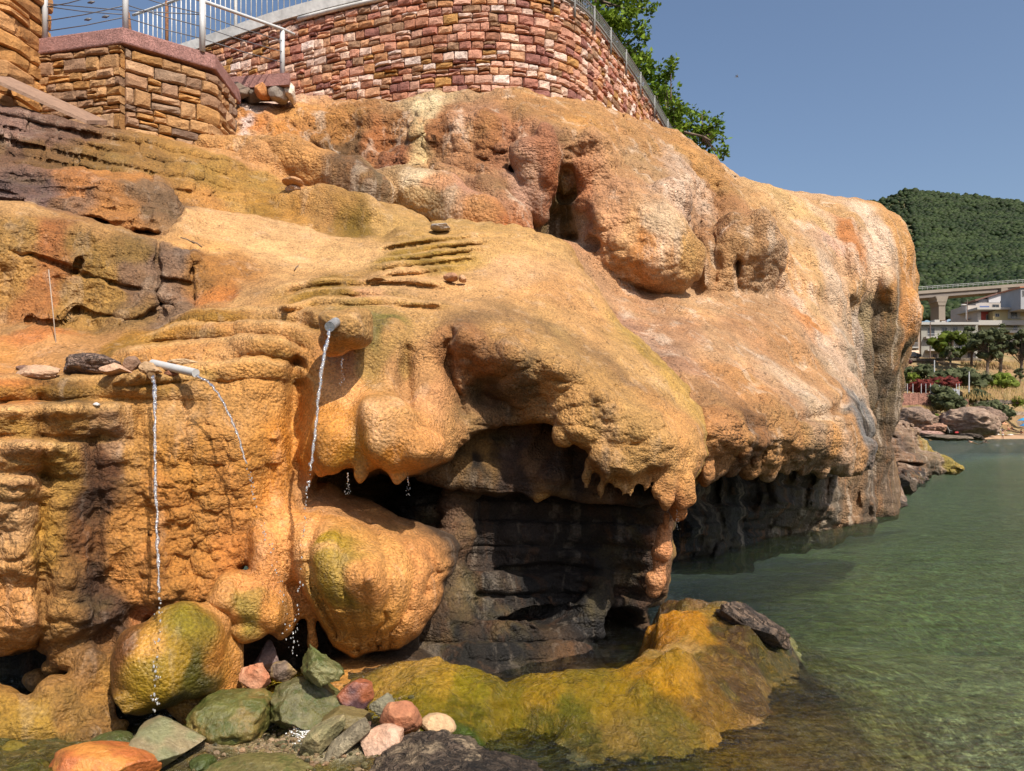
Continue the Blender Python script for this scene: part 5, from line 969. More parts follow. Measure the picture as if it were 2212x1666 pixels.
# rocks in the sea
OC = Sculpt(1880, 2110, 880, 1110, 15.0, 36.0, 1.8, 2.4)
OC.slab([(1926, 905), (1935, 912), (1965, 920), (1985, 935), (1990, 965), (1992, 985), (1978, 1040), (1960, 1062), (1880, 1075), (1880, 905)], [(1930, 915, 27), (1980, 940, 27.5), (1930, 1050, 24), (1975, 1040, 24.5), (1890, 1050, 22)], thick=4, rnd=.5, k=0, rag=6, lump=.35, ls=.8)
OC.slab([(1955, 985), (1990, 975), (2030, 985), (2065, 1002), (2082, 1016), (2060, 1022), (2020, 1022), (2002, 1035), (1994, 1050), (1970, 1052), (1952, 1030)], [(1960, 990, 25.5), (2030, 990, 27), (2080, 1016, 30), (2000, 1040, 24.5), (1960, 1040, 24)], thick=2.5, rnd=.25, k=.2, rag=3, lump=.2, ls=1.2)
OC.slab([(1985, 945), (2000, 958), (2012, 972), (2040, 988), (2080, 1014), (2000, 1015), (1980, 990)], 29, thick=2, rnd=.3, k=.2, lump=.2, ls=1.2)
for (u, v, Y, a, b) in ((1945, 945, 26.3, 40, 3), (1960, 965, 25.8, 35, 3), (1940, 990, 25, 50, 4), (1975, 1012, 24.6, 30, 5), (1990, 1003, 25.6, 50, 2.5)): OC.ell(u, v, Y - .2, a, b, .8, -.1, k=.1, sub=True)
AO = [(1940,915,(170,140,115)),(1970,935,(160,130,105)),(1940,950,(110,88,72)),(1980,965,(165,135,108)),(1950,990,(150,120,95)),(1935,1030,(75,60,48)),(1970,1040,(70,55,42)),(2000,985,(150,125,98)),(2030,1000,(160,135,108)),(2050,1012,(150,130,50)),(2070,1016,(170,145,50)),(2020,1018,(70,60,40)),(1995,1035,(60,48,38)),(1890,1040,(90,70,55))]
oc = rockmesh('sea_rock', OC, M_rockf, AO, [(1940,930,.1,.1,1),(2020,1000,.1,.1,1),(1960,1040,.1,.2,1)], wart=.0, amp=1.3); del OC
tag(oc, 'layered grey brown rock outcrop tapering into the sea beyond the cliff', 'rock')
stone('boulder', 'pale broken boulder at the foot of the cliff tip', 1915, 1052, 17.6, 56, 88, .5, roll=-.5, seed=71, cuts=16, nz=.12, col=(175, 140, 112), col2=(130, 105, 85), cat='boulder', mat=M_band)
stone('boulder', 'dark half sunk boulder right of the pale broken one', 1952, 1046, 20.5, 44, 50, .5, seed=72, cuts=12, nz=.1, col=(95, 75, 52), cat='boulder', mat=M_band)
stone('boulder', 'small dark rock at the waterline under the cliff tip', 1925, 1085, 17.3, 60, 26, .5, seed=73, cuts=12, nz=.1, col=(80, 66, 50), cat='boulder', mat=M_band)
# ---------------------------------------------------------------- pipes and falling water
M_pvc = plain('white_pvc', (.48, .48, .47), .45, .08, 12, .0); M_galv = plain('wet_grey_pipe', (.20, .21, .22), .35, .4, 18, .004); M_crust = vcmat('crusted_pipe', 40, .01, .8, .4)
def pipe(name, label, A, B_, r, mat, mouth=True, col=None):
    A, B_ = at(*A), at(*B_); d = (B_ - A).normalized(); mb = MB(); mb.tube([A, A.lerp(B_, .3), A.lerp(B_, .7), B_, B_ - d * .002, B_ - d * .08], [r, r, r, r, r * .84, r * .84], 28, col, caps=True)
    o = mb.build(name, mat, None, False); tag(o, label, 'pipe'); return B_, d
YP = N.on(425, 830); pipe('white_pipe', 'white plastic pipe lying on the stones and pouring water', (330, 785, YP + .1), (423, 806, YP - .16), .026, M_pvc)
pipe('crusted_pipe', 'short lime crusted brown pipe spouting beside the white pipe', (298, 806, 4.98), (328, 812, 4.68), .022, M_crust, col=[x * .6 for x in lin((165, 125, 80))])
pipe('grey_pipe', 'dark grey metal pipe spouting from the lump above the hollow', (742, 684, 4.95), (712, 706, 4.58), .030, M_galv)
def glassy():
    m = bpy.data.materials.new('falling_water'); m.use_nodes = True; t = m.node_tree; t.nodes.clear(); out = nd(t, 'ShaderNodeOutputMaterial')
    fr = nd(t, 'ShaderNodeFresnel'); fr.inputs['IOR'].default_value = 1.5; gl = nd(t, 'ShaderNodeBsdfGlossy'); gl.inputs['Roughness'].default_value = .08
    P = coords(t); nr = bump(t, noise(t, P, 60, 3), .02); t.links.new(nr, gl.inputs['Normal']); t.links.new(nr, fr.inputs['Normal'])
    tr = nd(t, 'ShaderNodeBsdfTransparent'); tr.inputs['Color'].default_value = (.97, .97, .96, 1); df = nd(t, 'ShaderNodeBsdfDiffuse'); df.inputs['Color'].default_value = (.9, .9, .9, 1)
    m0 = nd(t, 'ShaderNodeMixShader'); m0.inputs[0].default_value = .30; t.links.new(tr.outputs[0], m0.inputs[1]); t.links.new(df.outputs[0], m0.inputs[2])
    m2 = nd(t, 'ShaderNodeMixShader'); t.links.new(math_(t, 'MULTIPLY', fr.outputs[0], 2.2, True), m2.inputs[0]); t.links.new(m0.outputs[0], m2.inputs[1]); t.links.new(gl.outputs[0], m2.inputs[2]); t.links.new(m2.outputs[0], out.inputs[0]); return m
M_fall = glassy()
def stream(label, pts, r0, seed, brk=.5, drops=1.0, group='water jets from the pipes'):
    r_ = random.Random(seed); P = catmull([tuple(at(*p)) for p in pts], 14); n = len(P); mb = MB(); V_, Fc = ico(2)
    k = int(n * brk); q = [p + Vector((r_.gauss(0, .0025), r_.gauss(0, .002), 0)) for p in P[:k]]
    rad = [r0 * (1 - .45 * i / n) * r_.uniform(.5, 1.1) * .8 for i in range(k)]
    if k > 2: mb.tube(q, rad, 7)
    o = mb.build('water_stream', M_fall, None, True); tag(o, label, 'water stream', group); mb = MB()
    for i in range(int((n - k) * 1.3 * drops)):
        t = k + r_.random() * (n - k - 1); a = P[int(t)].lerp(P[min(int(t) + 1, n - 1)], t % 1); s_ = r0 * r_.uniform(.14, .42) * (1 - .2 * t / n)
        sp = .012 * (t / n); a = a + Vector((r_.gauss(0, sp), r_.gauss(0, sp), 0)); st = r_.uniform(.8, 2.2)
        mb.add([(a.x + v_[0] * s_, a.y + v_[1] * s_, a.z + v_[2] * s_ * st) for v_ in V_], Fc)
    d_ = mb.build('drops', M_fall, o, True); d_['kind'] = 'stuff'
stream('water falling straight down from the crusted pipe', [(330, 814, 4.65), (334, 850, 4.56), (335, 1000, 4.42), (341, 1180, 4.2), (343, 1330, 4.1), (335, 1440, 4.05), (335, 1540, 4.02)], .019, 1, .62)
stream('water arcing out of the white pipe and breaking into drops', [(424, 812, 4.63), (460, 835, 4.58), (500, 905, 4.52), (535, 1010, 4.5), (558, 1110, 4.48), (600, 1240, 4.45), (625, 1400, 4.4)], .014, 2, .5)
stream('thin water jet curving down from the dark grey pipe', [(712, 712, 4.56), (697, 790, 4.5), (684, 900, 4.46), (672, 1010, 4.44), (660, 1110, 4.42), (645, 1300, 4.4), (632, 1420, 4.4)], .017, 3, .52)
for i, (u, v, Y, l) in enumerate(((751, 1022, 4.9, 55), (881, 1030, 4.9, 40), (738, 775, 4.95, 60), (1462, 1085, 5.7, 60))):
    stream(('drips falling from the left point of the hanging lip', 'drips falling from the right point of the hanging lip', 'dribble under the hollow beside the jet', 'drips beside the stacked drip column')[i], [(u, v, Y), (u + 1, v + l / 2, Y), (u + 2, v + l, Y)], .007, 20 + i, .4, group='thin drips')
mb = MB(); mb.tube([at(105, 583, 5.6), at(113, 660, 5.5), at(122, 752, 5.35)], .004, 6); o = mb.build('thin_rod', plain('pale_rod', (.36, .27, .20), .7), None, True); tag(o, 'thin pale rod leaning against the orange stained slab wall', 'rod')
mb = MB(); r_ = random.Random(5)
for (u, v, Y, l, a) in ((640, 580, 6.7, 16, 1.0), (405, 520, 6.5, 30, -.4), (425, 528, 6.4, 24, -.5)):
    c = at(u, v, Y); d = Vector((math.cos(a), .2, math.sin(a))) * l * Y / F / 2; mb.tube([c - d, c + Vector((0, 0, .01)), c + d], .006, 5)
o = mb.build('dry_twigs', plain('twig', (.20, .13, .08), .8), None, True); tag(o, 'dry twigs scattered on the pale sandy terrace', 'twigs', kind='stuff')
# foam where the jets land
def foam(label, pts, r, n, seed):
    r_ = random.Random(seed); mb = MB(); V_, Fc = ico(1)
    for i in range(n):
        t = r_.random() * (len(pts) - 1); a, b = pts[int(t)], pts[min(int(t) + 1, len(pts) - 1)]; f = t % 1; u = a[0] + (b[0] - a[0]) * f + r_.gauss(0, r); v = a[1] + (b[1] - a[1]) * f + r_.gauss(0, r * .4)
        g_ = gpos(u, v, .05); s_ = r_.uniform(.002, .0055); c = Vector((g_[0] + r_.gauss(0, .01), g_[1] + r_.gauss(0, .01), g_[2] + .006)); mb.add([(c.x + q[0] * s_, c.y + q[1] * s_, c.z + q[2] * s_ * .5) for q in V_], Fc)
    o = mb.build('foam', plain('foam_white', (.8, .8, .78), .5, .05), None, True); tag(o, label, 'foam', kind='stuff')
foam('white foam streak on the shallow run-off behind the long stones', [(640, 1580), (690, 1568), (700, 1560), (660, 1600)], 14, 900, 1)
foam('thin foam line along the round boulder edge', [(480, 1590), (520, 1580), (585, 1568)], 4, 300, 2)
foam('white splash where the left jets land on the wet rocks', [(325, 1545), (345, 1552), (640, 1500)], 12, 160, 3)
r_ = random.Random(12); mb = MB(); V_, Fc = ico(1)
for i in range(750):
    u, v = r_.uniform(370, 900), r_.uniform(1500, 1662)
    if r_.random() < .5: u = r_.gauss(640, 60); v = r_.gauss(1600, 28)
    g_ = gpos(u, v, .05); s_ = .004 + .016 * r_.random() ** 3; c = Vector((g_[0] + r_.gauss(0, .012), g_[1] + r_.gauss(0, .012), g_[2] + s_ * .3)); k = r_.uniform(.5, 1.2); cc = r_.choice([(150, 125, 90), (120, 110, 70), (175, 140, 105), (100, 95, 60), (190, 160, 125)]); sd = r_.random() * 9
    mb.add([(c.x + q[0] * s_ * r_.uniform(.8, 1.3), c.y + q[1] * s_ * r_.uniform(.8, 1.3), c.z + q[2] * s_ * .7) for q in V_], Fc, [x * .6 * k for x in lin(cc)])
o = mb.build('gravel', M_wetd, None, False); tag(o, 'wet gravel and grit between the loose stones', 'gravel', kind='stuff')
# ---------------------------------------------------------------- far shore: bank, hill, forest
def sheet(name, pts, us, ks, mat, zfix=None, amp=0.0, sc_=.1):
    """ground sheet through rows of points of the photo; ks = row values, interpolated between (u, v, Y) rows"""
    rows = [[Vector(at(*p)) for p in row] for row in pts]; vs = []; nk = (len(rows) - 1) * ks + 1
    for r in range(nk):
        i = min(r // ks, len(rows) - 2); t = (r - i * ks) / ks
        for c in range(us + 1):
            def ev(row):
                x = c / us * (len(row) - 1); j = min(int(x), len(row) - 2); return row[j].lerp(row[j + 1], x - j)
            vs.append(ev(rows[i]).lerp(ev(rows[i + 1]), t))
    V_ = np.array([v[:] for v in vs])
    if amp: V_[:, 2] += amp * fbm(V_ * sc_, 4)
    n = us + 1; fa = [(r * n + c, r * n + c + 1, (r + 1) * n + c + 1, (r + 1) * n + c) for r in range(nk - 1) for c in range(us)]
    return mesh_np(name, V_, fa, mat)
def soil():
    m, t, b = newmat('dry_bank'); P = coords(t)
    c = mixc(t, ramp(t, noise(t, P, .12, 5, .65, .5), [(.40, 0), (.6, 1)]), (.27, .155, .07), (.33, .235, .11)); c = mixc(t, ramp(t, noise(t, P, .35, 5, .7), [(.52, 0), (.62, .8)]), c, (.09, .10, .035))
    t.links.new(c, b.inputs['Base Color']); b.inputs['Roughness'].default_value = .95; t.links.new(bump(t, noise(t, P, 1.5, 6, .7), .5), b.inputs['Normal']); return m
bank = sheet('terrain', [[(1700, 952, 128), (1990, 952, 126), (2120, 948, 150), (2200, 946.5, 160), (2420, 946, 165)], [(1700, 915, 140), (1990, 915, 138), (2120, 925, 158), (2200, 924, 172), (2420, 924, 174)], [(1700, 870, 150), (1990, 868, 148), (2100, 872, 165), (2200, 872, 178), (2420, 870, 180)],
        [(1700, 830, 165), (1990, 830, 165), (2100, 826, 175), (2200, 822, 182), (2420, 820, 185)], [(1700, 778, 184), (1990, 778, 184), (2100, 780, 186), (2200, 784, 190), (2420, 780, 192)], [(1700, 764, 205), (1990, 764, 205), (2100, 760, 205), (2200, 740, 215), (2420, 730, 225)],
        [(1700, 700, 300), (1990, 700, 300), (2100, 690, 300), (2200, 672, 300), (2420, 650, 300)]], 120, 12, soil(), amp=.5, sc_=.25); tag(bank, kind='structure')
sand = sheet('beach', [[(2085, 951, 132), (2160, 949, 150), (2420, 947.5, 155)], [(2085, 938, 150), (2160, 934, 168), (2420, 932, 172)]], 20, 6, plain('beach_sand', (.42, .26, .15), .95, .15, 2, .02), amp=.02); tag(sand, kind='structure')
M_forest = None
def foliage(name, ca, cb, rough=.6, sc_=.5, tl=.25):
    m, t, b = newmat(name); P = coords(t); c = mixc(t, ramp(t, noise(t, P, sc_, 4, .6), [(.35, 0), (.65, 1)]), ca, cb)
    rnd = nd(t, 'ShaderNodeAttribute', attribute_name='tint').outputs['Fac']; 
    hs = nd(t, 'ShaderNodeHueSaturation'); t.links.new(c, hs.inputs['Color']); t.links.new(math_(t, 'ADD', .55, math_(t, 'MULTIPLY', rnd, .9)), hs.inputs['Value']); t.links.new(hs.outputs[0], b.inputs['Base Color'])
    b.inputs['Roughness'].default_value = rough; b.inputs['Specular IOR Level'].default_value = .12
    if tl:
        tr = nd(t, 'ShaderNodeBsdfTranslucent'); t.links.new(hs.outputs[0], tr.inputs[0]); mx = nd(t, 'ShaderNodeMixShader'); mx.inputs[0].default_value = tl
        o = [n for n in t.nodes if n.type == 'OUTPUT_MATERIAL'][0]; t.links.new(b.outputs[0], mx.inputs[1]); t.links.new(tr.outputs[0], mx.inputs[2]); t.links.new(mx.outputs[0], o.inputs[0])
    return m
hillrows = [[(1500, 700, 290), (1980, 700, 290), (2100, 690, 290), (2230, 672, 290), (2500, 640, 290)], [(1500, 640, 400), (1980, 630, 400), (2100, 612, 400), (2230, 590, 400), (2500, 560, 400)], [(1500, 560, 520), (1980, 520, 560), (2100, 520, 560), (2230, 520, 540), (2500, 520, 520)],
            [(1500, 520, 640), (1860, 448, 700), (1920, 424, 720), (1960, 413, 730), (2010, 414, 720), (2080, 424, 710), (2140, 434, 700), (2212, 442, 690), (2500, 480, 660)]]
for i in range(3):                                 # same number of points in each row
    r = hillrows[i]; hillrows[i] = r
hr_ = [[hillrows[0][0], hillrows[0][1], hillrows[0][2], hillrows[0][3], hillrows[0][4]], hillrows[1], hillrows[2], [(1500, 540, 640), (1960, 414, 730), (2060, 422, 715), (2212, 443, 690), (2500, 490, 660)]]
hill = sheet('hills', hr_ + [[(1500, 640, 900), (1960, 640, 900), (2060, 640, 900), (2212, 640, 900), (2500, 640, 900)]], 100, 25, plain('hill_ground', (.10, .085, .035), .95, .3, .05, 0), amp=2, sc_=.02); tag(hill, kind='structure')
co_ = np.empty(len(hill.data.vertices) * 3, np.float32); hill.data.vertices.foreach_get('co', co_); HG = co_.reshape(101, 101, 3)     # rows, columns
r_ = np.random.RandomState(4); V1, F1 = ico(1); NT = 19500
tv = []; tf = []; tc = []
for i in range(NT):
    c, r = r_.uniform(8, 84), r_.uniform(0, 78); j, k = int(r), int(c); fr_, fc = r - j, c - k
    p = (HG[j, k] * (1 - fr_) * (1 - fc) + HG[j + 1, k] * fr_ * (1 - fc) + HG[j, k + 1] * (1 - fr_) * fc + HG[j + 1, k + 1] * fr_ * fc)
    s_ = r_.uniform(1.0, 2.5) * (p[1] / 500) ** .5 * (1.25 if r_.rand() < .12 else 1)
    V_ = V1 * (1 + .32 * vnoise(V1 * 1.8 + i * 3.7) + .16 * vnoise(V1 * 5 + i))[:, None] * s_ * np.array([1, 1, r_.uniform(.7, 1.0)]) + p + np.array([0, 0, s_ * .45])
    tv.append(V_); tf.append(F1 + i * len(V1)); tc.append(np.full(len(V1), r_.rand()))
o = mesh_np('forest', np.concatenate(tv), np.concatenate(tf), foliage('forest_leaf', (.014, .025, .007), (.032, .046, .014), sc_=.03, tl=0)); tc = np.concatenate(tc); attrs(o, np.stack([tc] * 3, 1), 'tint')
tag(o, 'dense dark green scrub forest covering the rounded hill', 'forest', kind='stuff')
# ---------------------------------------------------------------- trees and shrubs
M_bark = plain('bark', (.17, .12, .085), .9, .3, 6, .01)
LF = {'green': foliage('leaf_green', (.08, .15, .015), (.19, .26, .025), sc_=1.5), 'olive': foliage('leaf_olive', (.060, .072, .032), (.12, .13, .060), sc_=.4), 'pine': foliage('leaf_pine', (.060, .090, .012), (.12, .15, .02), sc_=.4),
      'lime': foliage('leaf_lime', (.12, .16, .02), (.20, .24, .04), sc_=.4), 'wine': foliage('leaf_wine', (.13, .025, .025), (.22, .05, .035), sc_=.4), 'pinkf': foliage('leaf_pink', (.22, .03, .07), (.12, .06, .04), sc_=.4), 'straw': foliage('straw', (.42, .29, .12), (.32, .22, .09), sc_=.4)}
def leaves(mb, c, rad, n, size, r_, hang=0.0, flat=1.0):
    for i in range(n):
        d = Vector((r_.gauss(0, 1), r_.gauss(0, 1), r_.gauss(0, 1))); d = d.normalized() * (r_.random() ** .45); p = Vector(c) + Vector((d.x * rad[0], d.y * rad[1], d.z * rad[2]))
        a = Vector((r_.gauss(0, 1), r_.gauss(0, 1), r_.gauss(0, .6) - hang)).normalized(); b = a.cross(Vector((r_.gauss(0, 1), r_.gauss(0, 1), r_.gauss(0, 1)))).normalized(); s_ = size * r_.uniform(.6, 1.3)
        q = r_.random(); mb.add([p, p + a * s_ * .5 + b * s_ * .24 * flat, p + a * s_, p + a * s_ * .5 - b * s_ * .24 * flat], [(0, 1, 2, 3)], (q, q, q))
def tree(name, label, u, vb, vt, Y, w_, kind, seed, cat='tree', trunk=True, n=26, per=26, group=None, lean=0, cs=.34):
    r_ = random.Random(seed); base = at(u, vb, Y); top = at(u + lean, vt, Y); hgt = (top - base).z; wd = w_ * Y / F / 2; root = empty(name, base)
    lb = MB(); tb = MB(); c0 = hgt * (.30 if trunk else .0)
    if trunk: tb.tube([(0, 0, -.3), (0.02 * hgt, 0, hgt * .3), (.05 * hgt, 0, hgt * .75)], [hgt * .035, hgt * .025, hgt * .01], 7)
    for i in range(n):
        th = r_.uniform(0, 6.283); f = r_.random() ** .8; z = c0 + (hgt - c0) * (.12 + .83 * f); rr_ = wd * (.35 + .6 * math.sin(math.pi * min(max((z - c0) / (hgt - c0), .08), .92)) ) * r_.uniform(.3, 1)
        p = Vector((math.cos(th) * rr_ + lean * Y / F * (z / hgt), math.sin(th) * rr_, z)); s_ = wd * cs * r_.uniform(.6, 1.2)
        if trunk: tb.tube([(.03 * hgt, 0, hgt * .3 * r_.uniform(.8, 1.6)), tuple(p * .6 + Vector((0, 0, z * .25))), tuple(p)], [hgt * .012, hgt * .008, hgt * .003], 4)
        V_, Fc = ico(2); sd = r_.random() * 50; VV = V_ * (1 + .35 * vnoise(V_ * 1.7 + sd) + .25 * vnoise(V_ * 4.5 + sd))[:, None] * s_ * .78; q_ = r_.random() * .7; lb.add([(p.x + a[0], p.y + a[1], p.z + a[2] * .85) for a in VV], Fc, (q_,) * 3); leaves(lb, p, (s_ * 1.15, s_ * 1.15, s_ * .95), per, max(.42 * s_, .3), r_, .2, 1.5)
    lb.build('crown', LF[kind], root); 
    if trunk: tb.build('trunk', M_bark, root)
    tag(root, label, cat, group); return root
# the plane-like tree behind the curved wall
r_ = random.Random(77); root = empty('leafy_tree', (3.2, 19.0, 5.2)); lb = MB(); tb = MB(); TO = Vector((3.2, 19.0, 5.2))
CLS = [(1262,2,20),(1290,15,24),(1337,8,22),(1310,-20,40),(1360,-25,40),(1374,6,20),(1402,18,9),(1325,39,22),(1358,34,18),(1337,54,20),(1368,60,17),(1387,66,14),(1320,70,20),(1300,45,20),(1327,91,20),(1350,104,22),(1372,110,18),(1391,124,14),(1358,133,22),(1345,120,18),(1379,149,20),(1401,150,14),(1422,149,13),(1449,139,10),(1437,162,13),(1389,172,20),(1412,188,19),(1394,200,20),(1431,205,16),
       (1446,215,12),(1418,228,20),(1433,251,22),(1457,234,16),(1478,243,15),(1451,268,22),(1472,280,20),(1496,262,16),(1490,300,20),(1516,278,14),(1549,266,10),(1549,292,10),(1516,298,17),(1532,318,12),(1561,328,8),(1516,246,7),(1434,196,16),(1410,240,22),(1530,285,12),(1350,160,24),(1380,215,24),(1420,270,24)]
Yt = 19.0; spine = [at(1330, 420, Yt + 1), at(1320, 250, Yt + .7), at(1300, 120, Yt + .5), at(1290, 0, Yt + .3)]
tb.tube([p - TO for p in spine], [.16, .13, .09, .05], 8)
sp2 = [at(1330, 330, Yt + .8), at(1390, 290, Yt + .4), at(1450, 280, Yt), at(1520, 295, Yt - .2)]; tb.tube([p - TO for p in sp2], [.09, .07, .05, .02], 7)
for (u, v, s_) in CLS:
    Y = Yt + r_.uniform(-.8, .8); c = at(u, v, Y) - TO; k = min(spine + sp2, key=lambda q: (q - TO - c).length) - TO; mid = k.lerp(c, .55) + Vector((0, 0, -.12)); tb.tube([k, mid, c], [.035, .02, .006], 5)
    rr_ = s_ * Y / F; 
    for q in range(max(int(s_ / 2.2), 3)):
        d = Vector((r_.gauss(0, .6), r_.gauss(0, .6), r_.gauss(0, .55))) * rr_; tip = c + d; tb.tube([c, c + d * .6, tip], .004, 3, caps=False)
        leaves(lb, tip, (.16, .16, .13), 17, .125, r_, .15, 1.25)
lb.build('crown', LF['green'], root); tb.build('trunk', M_bark, root); tag(root, 'leafy bright green tree leaning out from behind the curved stone wall', 'tree')
tree('pine_tree', 'yellow green umbrella pine in front of the grey apartment house', 2052, 800, 718, 178, 78, 'pine', 1, n=30)
tree('tall_tree', 'dark broadleaf tree right beside the yellow green pine', 2098, 788, 706, 178, 46, 'olive', 2, n=28)
tree('olive_tree', 'narrow grey green young tree below the pine', 2052, 798, 748, 168, 34, 'olive', 3, n=20)
tree('eucalyptus_tree', 'big grey green eucalyptus with drooping crown, left half of the tall pair', 2132, 812, 708, 172, 72, 'olive', 4, n=46, cs=.3)
tree('eucalyptus_tree', 'taller grey green eucalyptus, right half of the tall pair', 2160, 818, 700, 174, 50, 'olive', 5, n=40, cs=.3)
tree('eucalyptus_tree', 'grey green eucalyptus cut by the right edge of the photo', 2205, 815, 712, 172, 62, 'olive', 6, n=40, cs=.3)
tree('dark_cypress', 'small dark conical tree low on the far right bank', 2203, 830, 795, 168, 26, 'olive', 7, n=16)
GS = 'shrubs on the far bank'
for i, (u, vb, vt, Y, w_, k, lb_) in enumerate(((1952, 792, 768, 165, 30, 'pinkf', 'pink flowering oleander below the parked dark car'), (1950, 828, 792, 160, 46, 'olive', 'grey green shrub left of the lime bush'), (1972, 832, 806, 158, 26, 'lime', 'lime green bush by the terrace fence'),
        (2000, 822, 790, 162, 54, 'olive', 'dark green shrub behind the lime bush'), (2035, 832, 805, 160, 60, 'olive', 'long low green hedge left of the wine red bush'), (2075, 832, 800, 162, 70, 'olive', 'wide green hedge under the big eucalyptus'), (2120, 838, 812, 163, 60, 'olive', 'green hedge right of the wide one'),
        (2165, 836, 812, 163, 60, 'lime', 'yellow green low bush near the right edge'), (2040, 846, 818, 152, 60, 'wine', 'wine red bush above the grey net fence'), (1995, 846, 825, 152, 60, 'wine', 'smaller wine red bush left of the bigger one'), (2027, 852, 822, 152, 30, 'pine', 'green shrub between the two wine red bushes'),
        (2035, 886, 836, 145, 58, 'olive', 'big dusty dark shrub on the slope below the net fence'), (2060, 892, 858, 143, 50, 'olive', 'lower dusty shrub right of the big one'), (2110, 868, 845, 158, 50, 'olive', 'grey shrub in the dry grass field'), (2136, 895, 868, 150, 62, 'olive', 'green shrub above the rounded headland'),
        (2165, 913, 880, 150, 56, 'olive', 'bright shrub behind the striped parasol'), (2026, 920, 897, 138, 28, 'pine', 'round green bush growing on the rock face'), (2199, 880, 858, 160, 26, 'lime', 'young green tree shaped shrub by the terrace wall'), (2030, 700, 684, 260, 30, 'pinkf', 'pink bougainvillea behind the flat roof')))  :
    tree('shrub', lb_, u, vb, vt, Y, w_, k, 30 + i, cat='shrub', trunk=False, n=26, per=30, group=GS, cs=.42)
mb = MB(); r_ = random.Random(8)
for (u0, u1, v0, v1) in ((2080, 2212, 826, 866), (1965, 2040, 868, 888), (2040, 2130, 886, 895), (2075, 2240, 784, 800)):
    for i in range(900):
        u, v = r_.uniform(u0, u1), r_.uniform(v0, v1); Y = 166 - (v - 826) * .35; c = at(u, v, Y); mb.add([c, c + Vector((.12, 0, 0)), c + Vector((r_.uniform(-.3, .3), 0, r_.uniform(.4, 1.1)))], [(0, 1, 2)], (r_.random(),) * 3)
o = mb.build('dry_grass', LF['straw']); tag(o, 'dry golden grass on the far bank', 'grass', kind='stuff')
# ---------------------------------------------------------------- headland rocks on the far shore
M_far = vcmat('far_rock', 1.2, .35, .9, .35); M_farwall = vcmat('far_rubble', 3.5, .25, .9, .55)
def frock(label, u, v, Y, w_, h_, d, seed, col, roll=0, name='headland_rock', **k): k.setdefault('nz', .14); k.setdefault('cuts', 12); return stone(name, label, u, v, Y, w_, h_, d, roll=roll, seed=seed, col=col, mat=M_far, cat='rock', n=5, **k)
frock('pale rounded headland rock above the white beach chair', 2085, 912, 132, 130, 62, 6, 81, (195, 160, 130), .08, col2=(160, 125, 98), nz=.12)
frock('overhanging brown end of the headland beside the parasol', 2128, 905, 134, 54, 46, 4, 82, (150, 118, 95), .5, cuts=14, nz=.1)
frock('ochre boulder between the headland and the beach', 2128, 930, 130, 40, 30, 2, 83, (215, 150, 95), 0, cuts=12, nz=.1)
frock('flat dark rock shelf at the waterline, long left one', 2045, 945, 124, 100, 14, 3, 84, (135, 115, 92), .04, cuts=10)
frock('flat dark rock shelf at the waterline, short right one', 2098, 944, 126, 46, 14, 3, 85, (95, 78, 62), .15, cuts=10)
frock('low brown cliff below the rubble terrace wall', 1975, 905, 136, 90, 56, 5, 86, (170, 135, 108), 0, cuts=12, nz=.12, col2=(120, 95, 75))
frock('reddish rock step beside the round green bush', 2012, 925, 132, 50, 26, 3, 87, (195, 140, 105), 0, cuts=12)
frock('pale scree slope left of the red rock step', 1950, 930, 128, 70, 26, 3, 88, (165, 130, 105), 0, cuts=12)
frock('pinkish gravel ledge with towels on it', 1995, 936, 127, 80, 10, 3, 89, (190, 145, 125), 0, cuts=6)
def fbox(mb, u0, u1, v0, v1, Y, dep, col=None):
    a, b = at(u0, v1, Y), at(u1, v0, Y); mb.box(((a.x + b.x) / 2, Y + dep / 2, (a.z + b.z) / 2), (abs(b.x - a.x), dep, abs(b.z - a.z)), col=col)
def wallthing(label, u0, u1, v0, v1, Y, col, dep=.8, mat=None):
    mb = MB(); n = 10
    for i in range(n): fbox(mb, u0 + (u1 - u0) * i / n, u0 + (u1 - u0) * (i + 1) / n, v0 + math.sin(i * 2.3) * .5, v1, Y + .05 * (i % 2), dep, [x * .6 for x in lin(col)])
    o = mb.build('terrace_wall', mat or M_farwall); tag(o, label, 'wall', 'terrace walls on the far bank'); return o
wallthing('red and white rubble terrace wall under the fenced garden', 1925, 2024, 849, 876, 146, (195, 140, 120))
wallthing('long grey stone terrace wall below the dry grass field', 2085, 2400, 864, 873, 160, (150, 135, 122))
wallthing('pale stepped stone wall behind the beach at the right edge', 2178, 2400, 889, 897, 168, (215, 190, 165))
wallthing('whitish rubble wall right behind the sunbathers', 2178, 2400, 910, 926, 172, (185, 165, 145))
wallthing('red and white rubble corner wall right of the dusty shrub', 2066, 2092, 862, 886, 149, (200, 150, 125))
wallthing('low grey roadside wall in front of the parked car', 1930, 2120, 774, 779, 182, (150, 135, 118))
gf2 = empty('garden_fence'); tag(gf2, 'garden fence of thin posts and grey netting on the rubble terrace wall', 'fence')
for i, u in enumerate((1938, 1948, 1960, 1972, 1990, 2000, 2010, 2066, 2072)):
    mb = MB(); mb.tube([at(u, 850, 146), at(u, 829, 146)], .06, 5); mb.build('post', M_grey, gf2)
mb = MB(); A_ = [(2010, 833, 851, 146), (2030, 832, 852, 146), (2050, 838, 853, 146), (2073, 842, 856, 147)]; vs = []
for u, v0, v1, Y in A_: vs += [at(u, v1, Y), at(u, v0, Y)]
mb.add(vs, [(0, 2, 3, 1), (2, 4, 5, 3), (4, 6, 7, 5)]); mb.build('netting', plain('net', (.30, .31, .33), .8), gf2)
